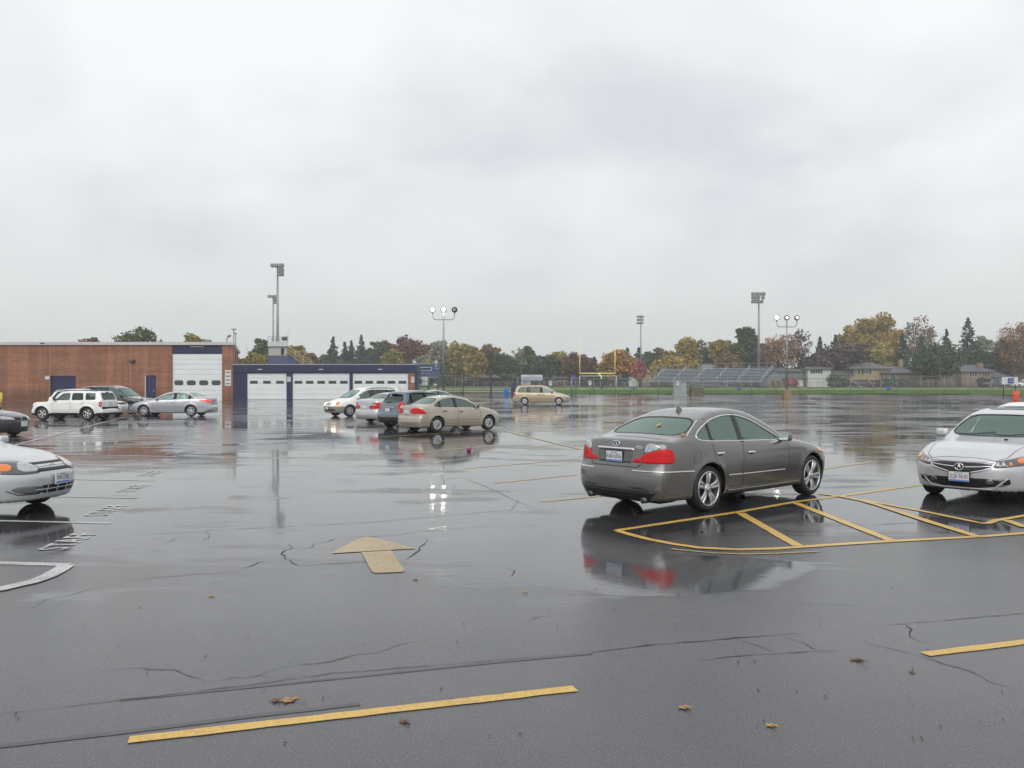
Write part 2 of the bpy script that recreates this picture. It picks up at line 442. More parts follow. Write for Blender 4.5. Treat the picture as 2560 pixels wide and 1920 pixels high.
        return obj('license_plate', bm, [frame, M_PLATE, M_PBLUE, ink or M_PRED], s.root)
    def wheels(s, style='s5', rim=.62, alloy=M_ALLOY, width=.215):
        R = s.S['R']; rr = R * rim; yo = s.W - s.S.get('wt', .035)
        ty = bmesh.new(); w = width
        lathe(ty, [(rr, -w + .01), (rr + .02, -w), (R * .90, -w - .003), (R * .975, -w + .02), (R, -w + .045), (R, -.045), (R * .975, -.02), (R * .90, .003), (rr + .02, .0), (rr, -.012), (rr - .004, -.05)], 44)
        tm = bpy.data.meshes.new('tyre'); ty.to_mesh(tm); ty.free(); tm.materials.append(M_RUB)
        rm = bmesh.new()
        lathe(rm, [(rr + .004, -.004), (rr - .002, .003), (rr - .014, .002), (rr - .018, -.012), (rr - .02, -.06), (rr - .03, -w + .02)], 44, mi=0)
        lathe(rm, [(rr - .03, -.10), (.001, -.10)], 24, mi=1)
        def spoke(a, r0, r1, w0, w1, y0, y1, d=.02):
            ca, sa = math.cos(a), math.sin(a)
            def pt(r, t, y): return rm.verts.new((ca * r - sa * t, y, sa * r + ca * t))
            n = 4; prev = None
            for i in range(n + 1):
                f = i / n; r = r0 + (r1 - r0) * f; ww = (w0 + (w1 - w0) * f) / 2; y = y0 + (y1 - y0) * f + .012 * math.sin(PI * f)
                cur = (pt(r, -ww, y - d), pt(r, -ww * .7, y), pt(r, ww * .7, y), pt(r, ww, y - d))
                if prev:
                    for k in range(3):
                        q = rm.faces.new((prev[k], prev[k + 1], cur[k + 1], cur[k])); q.smooth = True
                prev = cur
        hub = .07
        if style == 'split5':
            for i in range(5):
                a = 2 * PI * i / 5 + .3
                for dl in (-.16, .16): spoke(a + dl, hub * .8, rr - .012, .042, .052, -.022, -.006)
        elif style == 'hub':
            lathe(rm, [(rr - .012, -.006), (rr * .80, .006), (rr * .74, -.004)], 40)
            for i in range(7): spoke(2 * PI * i / 7, hub, rr * .78, .07, .062, .004, -.002)
        elif style == 'steel5':
            for i in range(5): spoke(2 * PI * i / 5, hub, rr - .01, .10, .085, -.01, -.008)
        elif style == 's7':
            for i in range(7): spoke(2 * PI * i / 7, hub, rr - .01, .055, .045, -.012, -.006)
        elif style == 's8':
            for i in range(8): spoke(2 * PI * i / 8, hub, rr - .01, .06, .062, -.012, -.006)
        else:
            for i in range(5): spoke(2 * PI * i / 5, hub, rr - .01, .075, .06, -.015, -.006)
        lathe(rm, [(hub + .005, -.04), (hub, -.012), (hub * .75, -.006), (.03, -.002), (.028, .004), (.001, .005)], 20)
        for i in range(5):
            a = 2 * PI * (i + .5) / 5; c = Vector((math.cos(a) * .05, -.012, math.sin(a) * .05)); cyl(rm, c, c + Vector((0, .012, 0)), .008, n=6, mi=1)
        bmesh.ops.recalc_face_normals(rm, faces=rm.faces)
        mm = bpy.data.meshes.new('rim'); rm.to_mesh(mm); rm.free(); mm.materials.append(alloy); mm.materials.append(M_DARK)
        for wc in s.S['wheels']:
            for sd in (1, -1):
                e = bpy.data.objects.new('wheel', None); e.empty_display_size = .2; link(e, s.root)
                e.location = (s.L / 2 - wc, sd * yo, R); e.rotation_euler = (0, random.uniform(0, 1.2), 0 if sd > 0 else PI)
                if sd < 0: e.rotation_euler = (0, -random.uniform(0, 1.2), PI)
                link(bpy.data.objects.new('tyre', tm), e); link(bpy.data.objects.new('rim', mm), e)
    def arches(s):
        S = s.S
        for wc in S['wheels']:
            x = s.L / 2 - wc; Ra = S['Ra']
            pol = [(x + Ra * math.cos(t), S['R'] + .005 + Ra * math.sin(t)) for t in np.linspace(-.35, PI + .35, 30)]
            pol = [(pol[0][0] + .01, .02)] + pol + [(pol[-1][0] - .01, .02)]
            for sd in (1, -1): s.hole(pol, 1, lambda c: c.y * sd > s.W - .45)
            for sd in (1, -1):
                bm = s.bm; r2 = Ra + .012; prev = None; yo = s.W - .10; yi = s.W - .48
                cen = None
                for t in np.linspace(-.25, PI + .25, 22):
                    p0 = bm.verts.new((x + r2 * math.cos(t), sd * yo, S['R'] + r2 * math.sin(t))); p1 = bm.verts.new((x + r2 * math.cos(t), sd * yi, S['R'] + r2 * math.sin(t)))
                    if prev:
                        f = bm.faces.new((prev[0], p0, p1, prev[1])); f.material_index = 1
                        f = bm.faces.new((prev[1], p1, bm.verts.new((x, sd * yi, S['R'] - .1)))); f.material_index = 1
                    prev = (p0, p1)
    def interior(s, seats=M_INT, zf=.55, rows=((2.35, .37), (3.3, .37)), dash=1.75, wheel=True):
        bm = bmesh.new(); L2 = s.L / 2; b0 = s.S['cabin']
        box2(bm, (L2 - b0[0], -s.W + .13, .3), (L2 - b0[1], s.W - .13, zf), bev=.03)
        box2(bm, (L2 - b0[0], -s.W + .16, zf), (L2 - dash, s.W - .16, b0[2]), bev=.06)
        if len(b0) > 3: box2(bm, (L2 - b0[3], -s.W + .2, zf - .1), (L2 - b0[1], s.W - .2, b0[4]), bev=.03)
        if wheel:
            M = Matrix.Translation((L2 - dash - .2, .37, b0[2] - .02)) @ Matrix.Rotation(rad(65), 4, 'Y')
            prev = None
            tube(bm, [M @ Vector((math.cos(t) * .18, math.sin(t) * .18, 0)) for t in np.linspace(0, 2 * PI, 20)], .014, 6)
        obj('dashboard', bm, M_INT, s.root)
        for x, y in rows:
            for sd in (1, -1):
                bm = bmesh.new(); hb = s.S['H']
                box(bm, (L2 - x + .2, sd * y, zf + .04), (.5, .48, .18), .06)
                box(bm, (L2 - x - .10, sd * y, zf + .32), (.14, .46, .62), .06, rot=Matrix.Rotation(rad(-14), 3, 'Y'))
                box(bm, (L2 - x - .20, sd * y, min(zf + .70, hb - .24)), (.09, .25, .18), .04)
                obj('seat', bm, seats, s.root)
    def mirrors(s, u, z, mat, size=(.13, .19, .13)):
        for sd in (1, -1):
            p, n = s.ray((s.L / 2 - u, 0, z), (0, sd, 0)); bm = bmesh.new()
            box(bm, p + Vector((.0, sd * .11, .03)), size, .045, seg=3, mi=0)
            box(bm, p + Vector((0, sd * .0, -.01)), (.07, .10, .035), .01, mi=1)
            box(bm, p + Vector((-size[0] / 2 - .001, sd * .11, .03)), (.006, size[1] * .8, size[2] * .75), .002, mi=2)
            obj('mirror', bm, [mat, M_TRIM, M_CHROME], s.root)
    def handles(s, us, mat, dark=None, size=(.17, .035, .035)):
        for sd in (1, -1):
            for u, zz in us:
                p, n = s.ray((s.L / 2 - u, 0, zz), (0, sd, 0), .012); s.blob('door_handle', p, n, size, mat, .012)
                if dark: s.ribbon([(u - .05, zz - .008), (u + .05, zz - .008)], s.side(sd), .055, .002, 1)
    def rails(s, u0, u1, y, mat, h=.055):
        for sd in (1, -1):
            bm = bmesh.new(); P = []
            for i, t in enumerate(np.linspace(0, 1, 14)):
                u = u0 + (u1 - u0) * t; p, n = s.ray(*s.topm()(u, sd * y)); P.append(p + Vector((0, 0, h * min(1, 4.5 * min(t, 1 - t)) - .005)))
            tube(bm, P, .019, 8)
            for t in (0.3, .7):
                q = P[int(t * 13)]; cyl(bm, q, q - Vector((0, 0, h)), .018)
            obj('roof_rail', bm, mat, s.root)
    def windows(s, dlo, panes, gm=None, wm=M_GLASS, ws=None, rw=None, surround=None, rgl=None, sw=.022, bpil=()):
        """dlo: side opening; panes: list of (poly, material); ws / rw: windscreen and rear window corner lists (y, z)"""
        L2 = s.L / 2
        for sd in (1, -1):
            pol = [(L2 - p[0], p[1]) for p in chaikin([Vector(p) for p in dlo], 2)]
            s.hole(pol, 1, lambda c: c.y * sd > .25)
            for pp, m in panes: s.patch('side_window', pp, s.side(sd), m, off=-.010, res=.05, thick=0, rnd=1)
            for a, b, w_ in bpil or []: s.ribbon([a, b], s.side(sd), w_, .001, 1)
            if surround: s.strip('window_trim', [tuple(p) for p in chaikin([Vector(p) for p in dlo], 2)], s.side(sd), surround, sw, .004, True)
        for nm, q, mp, fl, m in (('windshield', ws, s.front(), lambda c: c.x > 0.0, wm), ('rear_window', rw, s.rear(), lambda c: c.x < -.3, rgl or wm)):
            if not q: continue
            pol = [tuple(p) for p in chaikin([Vector(p) for p in q], 2)]; s.hole(pol, 0, fl)
            s.patch(nm, q, mp, m, off=-.004, res=.05, thick=0, rnd=2)
            s.ribbon([tuple(p) for p in pol], mp, .028, .002, 1, closed=True)
    def wipers(s, zz, ys=((-.55, .05), (.05, .62))):
        bm = bmesh.new()
        for a, b in ys:
            P = [s.ray((-.3, y, zz + .05 * abs(i - 2) / 3 * (1 if i > 2 else .3)), (1, 0, 0), .02)[0] for i, y in enumerate(np.linspace(a, b, 6))]
            tube(bm, P, .009, 5)
        obj('wiper', bm, M_TRIM, s.root)
    def finish(s, mat, clad=None, cladmat=None):
        bm = s.bm
        if clad is not None:
            fs = [f for f in bm.faces if f.material_index == 0]
            geom = set(fs)
            for f in fs: geom.update(f.edges); geom.update(f.verts)
            bmesh.ops.bisect_plane(bm, geom=list(geom), dist=1e-5, plane_co=(0, 0, clad), plane_no=(0, 0, 1))
            for f in bm.faces:
                if f.material_index == 0 and f.calc_center_median().z < clad: f.material_index = 2
        for f in bm.faces:                                   # underside is bare black metal
            if f.material_index == 0 and abs(f.normal.z) > .8 and f.calc_center_median().z < .3: f.material_index = 1
        me = bpy.data.meshes.new('body'); bm.to_mesh(me); bm.free()
        for m in (mat, M_TRIM, cladmat or mat, M_INT): me.materials.append(m)
        o = bpy.data.objects.new('body', me); link(o, s.root)
        md = o.modifiers.new('shell', 'SOLIDIFY'); md.thickness = .014; md.offset = -1; md.material_offset = 3; md.material_offset_rim = 0
        s.body = o; return s
    def put(s, wheel, px, py, heading, label, cat, name=None, group='cars parked on the wet lot', scale=1.0):
        """wheel: (0 front / 1 rear, side +1 left / -1 right) whose ground contact is at the photo pixel"""
        g = G(px, py); h = rad(heading); fw = Vector((math.sin(h), math.cos(h), 0)); lf = Vector((-fw.y, fw.x, 0))
        c = g - (fw * (s.L / 2 - s.S['wheels'][wheel[0]]) + lf * wheel[1] * (s.W - .1)) * scale
        s.root.location = (c.x, c.y, gz(c.x, c.y)); s.root.rotation_euler = (0, 0, PI / 2 - h); s.root.scale = (scale,) * 3
        # follow the fall of the ground
        dz = (gz(c.x + fw.x, c.y + fw.y) - gz(c.x - fw.x, c.y - fw.y)) / 2
        s.root.rotation_euler = (0, -math.atan(dz), PI / 2 - h)
        tag(s.root, label, cat, group); return s
# ---------------------------------------------------------------- the cars themselves
def lamp_pair(c, name, poly, end, mat, cc=.55, off=.005, **k):
    for sd in (1, -1): c.patch(name, poly, c.wrap(end, sd, cc), mat, off=off, **k)
def seams(c, doors, extra=()):
    for sd in (1, -1):
        for d in doors: c.ribbon(d, c.side(sd), .009)
def hood(c, zf, yf, s0, s1, yb):
    P = [(s1, yb), (s1 * .6 + s0 * .4, yb - .02), (s0 + .15, yf), (s0, yf * .8)]
    for sd in (1, -1): c.ribbon([(u, v * sd) for u, v in P], c.topm(), .010)
    c.ribbon([(s0, -yf * .8), (s0 - .01, 0), (s0, yf * .8)], c.topm(), .010)

def sedan_grey():
    P = paint('paint_graphite', (.135, .134, .131), .55, .27)
    S = dict(L=4.93, W=1.80, H=1.51, R=.338, Ra=.385, wheels=(.85, 3.75), clear=.20,
             top=[(0, .60), (.06, .70), (.2, .79), (.6, .90), (1.1, .985), (1.42, 1.03), (1.62, 1.14), (2.15, 1.395), (2.4, 1.47), (2.8, 1.51), (3.2, 1.49), (3.6, 1.40), (4.05, 1.235), (4.36, 1.125), (4.5, 1.105), (4.7, 1.10), (4.84, 1.085), (4.93, 1.03)],
             belt=[(0, .80), (.9, .90), (1.6, .96), (3.2, 1.00), (4.2, 1.06), (4.93, 1.05)],
             front=[(0, .20), (.25, .08), (.42, .02), (.55, 0), (.65, .02), (.75, .12), (.85, .32), (1.1, .8)],
             rear=[(0, .16), (.28, .06), (.38, .01), (.50, 0), (.62, .015), (.66, .035), (.72, .055), (1.05, .12), (1.15, .3)],
             plan=[(0, .10), (.5, .05), (1.2, .01), (2.2, 0), (3.6, .005), (4.3, .03), (4.93, .07)], fbow=.42, rbow=.24,
             cabin=(1.45, 4.0, .93, 3.75, 1.0))
    c = Car(S, 'parked_sedan', 1.15); c.arches()
    dlo = [(1.74, .985), (2.0, 1.12), (2.42, 1.33), (2.75, 1.405), (3.1, 1.405), (3.5, 1.34), (3.86, 1.20), (3.98, 1.12), (3.93, 1.055), (3.6, 1.035), (2.6, 1.005)]
    c.windows(dlo, [([(1.72, .97), (2.0, 1.13), (2.42, 1.35), (2.78, 1.42), (2.82, 1.42), (2.86, .99)], M_GLASS), ([(2.86, .99), (2.82, 1.42), (3.3, 1.42), (3.58, 1.36), (3.62, 1.02)], M_GLASS), ([(3.62, 1.02), (3.58, 1.36), (3.9, 1.24), (4.02, 1.12), (3.95, 1.03)], M_GLASS)],
              ws=[(-.76, 1.03), (-.58, 1.38), (0, 1.40), (.58, 1.38), (.76, 1.03), (0, 1.02)], rw=[(-.72, 1.125), (-.55, 1.36), (0, 1.38), (.55, 1.36), (.72, 1.125), (0, 1.15)],
              surround=M_CHROME, sw=.020, bpil=[((2.88, .99), (2.80, 1.42), .10), ((3.63, 1.03), (3.58, 1.36), .05)])
    c.interior(M_INT, rows=((2.45, .36), (3.3, .36)), dash=1.85)
    seams(c, [[(1.62, .95), (1.60, .60), (1.72, .34), (2.92, .34), (2.92, .60), (2.88, .98)], [(2.95, .34), (3.28, .34), (3.42, .55), (3.62, .78), (3.66, 1.0)], [(1.25, .27), (1.25, .22)]])
    hood(c, .9, .62, .22, 1.35, .72)
    c.handles([(2.70, .83), (3.50, .85)], M_CHROME, True)
    for sd in (1, -1):
        c.strip('side_moulding', [(1.75, .50), (2.92, .505)], c.side(sd), M_CHROME, .018, .008)
        c.strip('side_moulding', [(2.94, .505), (3.30, .51)], c.side(sd), M_CHROME, .018, .008)
        c.strip('sill', [(1.3, .27), (3.3, .27)], c.side(sd), P, .035, .012)
        c.ribbon([(.60, .62), (.60, .58)], c.side(sd), .03, .003, 1)
    c.ribbon([(3.96, .90), (4.12, .90), (4.12, .74), (3.96, .74)], c.side(-1), .006, closed=True)
    # tail lamps: red with a clear upper corner, and the part on the boot lid
    for sd in (1, -1):
        w = c.wrap(-1, sd, .55)
        c.patch('tail_light', [(.16, .755), (.30, .75), (.66, .755), (.70, .79), (.67, .94), (.54, .97), (.37, .925), (.20, .88), (.16, .845)], w, M_RED, off=.006, rnd=1)
        c.patch('tail_light', [(-.03, .76), (.15, .755), (.15, .84), (.02, .805)], w, M_RED, off=.006)
        c.patch('reversing_light', [(.21, .89), (.37, .935), (.50, .975), (.42, 1.02), (.30, 1.04), (.23, 1.0)], w, M_CLEAR, off=.006)
        c.strip('bumper_trim', [(.02, .645), (.45, .64), (.86, .63), (1.12, .62)], w, M_CHROME, .022, .008)
        c.ribbon([(-.02, .40), (.25, .40), (.30, .33)], w, .02)
    r = c.rear()
    c.ribbon([(-.58, 1.07), (-.51, .86), (-.49, .76), (-.44, .69), (.44, .69), (.49, .76), (.51, .86), (.58, 1.07)], r, .012)
    c.patch('plate_recess', [(-.31, .745), (.31, .745), (.33, .92), (-.33, .92)], r, pbr('recess_grey', (.09, .09, .088), .3, .5, 1), off=.004, rnd=0)
    c.patch('boot_trim', [(-.36, .925), (.36, .925), (.34, .96), (-.34, .96)], r, M_CHROME, off=.02, rnd=0, thick=.02)
    c.plate(-1, .825, 'K60 6356', off=.014, ink=M_PBLK)
    bm = bmesh.new(); p, n = c.ray((-1, 0, 1.015), (-1, 0, 0), .012)
    tube(bm, [p + Vector((0, math.sin(t) * .075, math.cos(t) * .035)) for t in np.linspace(.0, 2 * PI, 25)], .008, 6)
    tube(bm, [p + Vector((-.004, -.028, -.036)), p + Vector((-.004, 0, .02)), p + Vector((-.004, .028, -.036))], .007, 6)
    obj('emblem', bm, M_CHROME, c.root)
    p, n = c.ray((-1, -.44, .975), (-1, 0, 0), .006); bm = bmesh.new()
    add_text(bm, 'M35x', .062, Matrix.Translation(p) @ Matrix.Rotation(-PI / 2, 4, 'Z') @ Matrix.Rotation(rad(80), 4, 'X'), extrude=.004)
    obj('badge', bm, M_CHROME, c.root)
    for sd in (1, -1): c.strip('window_trim', [(sd * .59, 1.34), (sd * .66, 1.25), (sd * .755, 1.125)], r, M_CHROME, .016, .004)
    c.patch('lower_valance', [(-.70, .345), (.70, .345), (.60, .235), (-.60, .235)], r, M_TRIM, off=.006, rnd=0)
    c.ribbon([(-.70, .33), (-.6, .355), (.6, .355), (.70, .33)], r, .022)
    for sd in (1, -1):
        bm = bmesh.new(); q = Vector((-c.L / 2 + .20, sd * .52, .225)); lathe(bm, [(.0, 0), (.03, .0), (.038, -.12), (.045, -.12), (.045, .12), (.001, .12)], 20, Matrix.Translation(q) @ Matrix.Rotation(PI / 2, 4, 'Z')); obj('exhaust_pipe', bm, pbr('exhaust_steel', (.10, .10, .10), .35, .8), c.root)
    w1 = c.wrap(1, 1); 
    lamp_pair(c, 'headlight', [(.05, .66), (.75, .70), (1.0, .78), (.92, .82), (.55, .80), (.10, .74)], 1, M_CLEAR)
    for sd in (1, -1): c.patch('side_marker', [(.78, .70), (.98, .745), (.95, .78), (.80, .74)], c.wrap(1, sd), M_AMBER, off=.010)
    c.patch('grille', [(-.42, .56), (.42, .56), (.46, .70), (-.46, .70)], c.front(), M_TRIM)
    c.plate(1, .46, '', off=.02)
    c.mirrors(1.78, 1.0, P, (.14, .20, .14)); c.wipers(1.04)
    p, n = c.ray(*c.topm()(3.35, 0)); bm = bmesh.new(); v = [bm.verts.new(p + Vector(q)) for q in ((.09, .018, -.01), (.09, -.018, -.01), (-.07, -.02, -.01), (-.07, .02, -.01), (-.055, .004, .075), (-.055, -.004, .075), (-.02, -.003, .078), (-.02, .003, .078))]
    for f in ((0, 1, 6, 7), (2, 3, 4, 5), (4, 7, 6, 5), (1, 2, 5, 6), (3, 0, 7, 4)): bm.faces.new([v[i] for i in f])
    obj('roof_antenna', bm, P, c.root)
    c.wheels('split5', .76, width=.235); c.finish(P)
    bm = bmesh.new(); box2(bm, (-c.L / 2 + .35, -.62, .15), (-c.L / 2 + .75, .62, .30), bev=.05); obj('silencer', bm, M_TRIM, c.root)
    c.put((1, -1), 1764, 1277.5, 49, 'dark grey wet sedan seen from behind beside the yellow hatched island', 'car')
    M = Matrix.Translation(c.root.location) @ c.root.rotation_euler.to_matrix().to_4x4()
    for y, z, s_, col, lb in ((-.12, 1.25, .055, (.42, .36, .05), 'yellow leaf stuck on the rear window of the dark grey sedan'), (-.70, 1.135, .04, (.5, .24, .03), 'orange leaf at the lower right corner of the rear window of the dark grey sedan')):
        p, n = c.ray(*c.rear()(y, z), .012); q = n.to_track_quat('Z', 'X').to_matrix().to_4x4(); bm = bmesh.new(); r0 = random.Random(4); P_ = [bm.verts.new((math.cos(a) * s_ * (1 if k % 3 == 0 else .55) * 1.3, math.sin(a) * s_ * (1 if k % 3 == 0 else .55) * .8, .006 * (k % 2))) for k, a in enumerate(np.linspace(0, 2 * PI, 13)[:-1])]
        bm.faces.new(P_); tube(bm, [(0, 0, 0), (s_ * 1.8, .01, .004)], .002, 4); o = obj('fallen_leaf', bm, pbr('leaf_' + str(s_), col, .5)); o.matrix_world = M @ Matrix.Translation(p) @ q; tag(o, lb, 'leaf', 'leaves on the dark grey sedan')
    return c

def prof(L, W, H, wheels, R, nose, hoodz, ws0, ws1, pk, rf, bl, tail, belt, Ra=None, **k):
    """spec from a few side-view measurements (metres from the front bumper, height)"""
    top = [(0, nose), (.07, nose + .10), (.22, nose + .17), (ws0[0] * .55, hoodz), (ws0[0], ws0[1]), (ws0[0] + .2, ws0[1] + .2 * (ws1[1] - ws0[1]) / (ws1[0] - ws0[0]) * .95),
           (ws1[0], ws1[1]), (ws1[0] + .25, ws1[1] + (H - ws1[1]) * .6), pk, rf]
    top += ([(bl[0] - .12, bl[1] + .05)] if bl[0] - .15 > rf[0] + .1 else []) + [bl] + tail
    S = dict(L=L, W=W, H=H, R=R, Ra=Ra or R + .05, wheels=wheels, top=top, belt=belt, ws0=ws0, ws1=ws1, rf=rf, bl=bl,
             front=[(0, .18), (.25, .06), (.42, .01), (.52, 0), (nose, .02), (nose + .1, .12), (nose + .2, .32), (nose + .5, .8)],
             rear=[(0, .14), (.28, .05), (.40, 0), (.55, .01), (.64, .05), (bl[1], .10), (bl[1] + .2, .3)],
             cabin=(ws0[0] + .1, rf[0] + .3, belt[0][1] + .06))
    S.update(k); return S
def auto_windows(c, s0, s1, splits, mats, suv=False, pin=.095, wm=M_GLASS, rgl=M_GLASS, surround=None, rake=0.0, rwz=None, botin=.035, rr=None, bw=.09):
    S, sh = c.S, c.sh
    bot = lambda s: float(sh.belt(s)) + botin
    tp = lambda s: float(sh.top(s - (.09 if s < S['rf'][0] else -.05))) - pin
    ss = [s for s in np.linspace(s0, s1, 15) if tp(s) - bot(s) > .02]
    def poly(a, b, g=0.0, sl=(0, 0)):
        q = [s for s in ss if a <= s <= b]; q = [q[0], q[-1]] if len(q) < 2 else q
        T = [(s + 0, tp(s) + g) for s in q]; B = [(s, bot(s) - g) for s in q]
        T = [(p[0] + (sl[1] if i == len(T) - 1 else 0) * 1, p[1]) for i, p in enumerate(T)]
        return T + B[::-1]
    d = poly(s0, s1)
    if rake:   # slanted rear edge
        n = len(d) // 2; d = [(p[0] - rake * max(0, (p[0] - (s1 - .45)) / .45) * ((p[1] - bot(p[0])) / max(.05, tp(p[0]) - bot(p[0]))), p[1]) for p in d]
    cuts = [s0 - .1] + splits + [s1 + .1]; panes = []
    for i in range(len(cuts) - 1):
        q = poly(cuts[i], cuts[i + 1], .012)
        q = [(p[0] + (.015 if p[0] >= max(t[0] for t in q) - .001 else 0), p[1]) for p in q]
        panes.append((q, mats[min(i, len(mats) - 1)]))
    hw = lambda s, z: sh.W - float(sh.low(1.0)) - S.get('ledge', .025) - sh.tum * (z - float(sh.belt(s))) - .25 * (z - float(sh.belt(s))) ** 2 - float(sh.plan(s))
    a, b = S['ws0'], S['ws1']; y0, y1 = hw(a[0] + .1, a[1]) - .05, hw(b[0], b[1] - .03) - .06
    ws = [(-y0, a[1] + .015), (-y1, b[1] - .045), (0, b[1] - .03), (y1, b[1] - .045), (y0, a[1] + .015), (0, a[1] + .0)]
    if rr: rw = rr
    else:
        a, b = S['bl'], S['rf']; y0, y1 = hw(a[0] - .1, a[1]) - .06, hw(b[0], b[1] - .03) - .07
        rw = [(-y0, a[1] + .03), (-y1, b[1] - .035), (0, b[1] - .02), (y1, b[1] - .035), (y0, a[1] + .03), (0, a[1] + .045)]
    c.windows(d, panes, ws=ws, rw=rw, wm=wm, rgl=rgl, surround=surround, bpil=[((s - .01, bot(s)), (s + .03 if s < (s0 + s1) / 2 else s - .01, tp(s)), bw) for s in splits])
def door_seams(c, a, b, e, zb=.33, zt=None):
    z = lambda s: float(c.sh.belt(s)) + .02
    for sd in (1, -1):
        c.ribbon([(a, z(a)), (a - .03, .6), (a + .08, zb), (b, zb), (b, z(b))], c.side(sd), .010)
        c.ribbon([(b + .01, zb), (e - .28, zb), (e - .1, .6), (e, z(e))], c.side(sd), .010)

def sedan_white_front():   # silver white sedan facing the camera at the right
    P = paint('paint_white_silver', (.55, .555, .585), .3, .3)
    S = prof(4.67, 1.76, 1.455, (.94, 3.61), .325, .60, .90, (1.38, .99), (2.18, 1.38), (2.75, 1.455), (3.45, 1.37), (4.05, 1.10), [(4.3, 1.08), (4.6, 1.05), (4.67, .98)], [(0, .82), (1, .88), (1.6, .93), (3.2, .97), (4.67, 1.02)], fbow=.46, clear=.19, k2=.09)
    c = Car(S, 'parked_sedan', 1.1); c.arches(); auto_windows(c, 1.72, 3.98, [2.78, 3.55], [M_GLASS])
    c.interior(M_INT, rows=((2.35, .36), (3.2, .36)), dash=1.8); door_seams(c, 1.55, 2.8, 3.6); hood(c, .9, .60, .16, 1.32, .70)
    f = c.front()
    c.patch('grille', [(-.47, .635), (.47, .635), (.40, .56), (.06, .478), (-.06, .478), (-.40, .56)], f, M_TRIM, off=.006)
    c.strip('grille_trim', [(-.49, .65), (.49, .65), (.42, .55), (.06, .465), (-.06, .465), (-.42, .55)], f, M_CHROME, .02, .014, True)
    for sd in (1, -1): c.strip('grille_bar', [(sd * .08, .565), (sd * .25, .575), (sd * .44, .595)], f, M_CHROME, .018, .02)
    p, n = c.ray((1, 0, .56), (1, 0, 0), .03); bm = bmesh.new()
    tube(bm, [p + Vector((0, math.sin(t) * .065, math.cos(t) * .055)) for t in np.linspace(0, 2 * PI, 25)], .008, 6)
    for q in ([(-.03, -.045), (0, .045)], [(.03, -.045), (0, .045)], [(-.018, -.005), (.018, -.005)]): tube(bm, [p + Vector((0, a, b)) for a, b in q], .008, 6)
    obj('emblem', bm, M_CHROME, c.root)
    c.patch('lower_intake', [(-.60, .40), (.60, .40), (.44, .25), (-.44, .25)], f, M_DARK, off=.005)
    c.strip('intake_trim', [(-.64, .41), (-.46, .235), (.46, .235), (.64, .41)], f, P, .02, .012)
    for sd in (1, -1):
        w = c.wrap(1, sd)
        c.patch('fog_lamp_recess', [(.07, .29), (.10, .40), (.40, .42), (.46, .33), (.30, .27)], w, pbr('bumper_recess', (.22, .22, .22), .4), off=.004)
        c.patch('fog_lamp', [(.10 + .065 * math.cos(t), .345 + .045 * math.sin(t)) for t in np.linspace(0, 2 * PI, 14)[:-1]], w, M_HLDARK, off=.012)
        c.patch('brake_duct', [(.30, .31), (.31, .39), (.43, .405), (.45, .32)], w, M_DARK, off=.010)
        c.patch('headlight', [(.16, .575), (.17, .665), (.45, .70), (.86, .755), (.93, .73), (.85, .63), (.55, .60), (.25, .57)], w, M_HLDARK, off=.004)
        for q, r, m, nm in ((.23, .034, M_CLEAR, 'lamp_reflector'), (.33, .032, M_CLEAR, 'lamp_reflector'), (.46, .030, M_AMBER, 'lamp_reflector')):
            c.patch(nm, [(q + r * math.cos(t), .625 + .02 * q + r * math.sin(t)) for t in np.linspace(0, 2 * PI, 14)[:-1]], w, m, off=.012)
        c.patch('turn_signal', [(.62, .64), (.60, .70), (.80, .735), (.82, .70), (.76, .645)], w, M_AMBER, off=.010)
    c.plate(1, .42, 'Z28 9630', off=.035, ink=M_PRED)
    c.mirrors(1.72, .99, P, (.13, .2, .14)); c.wipers(1.0); c.handles([(2.6, .80), (3.4, .82)], P)
    bm = bmesh.new(); p, n = c.ray(*c.topm()(2.75, 0), .004)
    c.patch('sunroof', [(2.45, -.40), (2.45, .40), (2.95, .40), (2.95, -.40)], c.topm(), M_GLASSD, off=.004)
    p, n = c.ray(*c.topm()(1.22, .30), .012); c.blob('washer_nozzle', p, n, (.06, .03, .02), M_TRIM, .008, up=Vector((1, 0, 0)))
    lamp_pair(c, 'tail_light', [(0, .75), (.8, .78), (.75, .95), (0, .93)], -1, M_RED)
    c.wheels('s7', .68); c.finish(P)
    return c.put((0, -1), 2330, 1232, 227, 'silver white sedan with sunroof facing the camera, Z28 9630 on its plate', 'car')

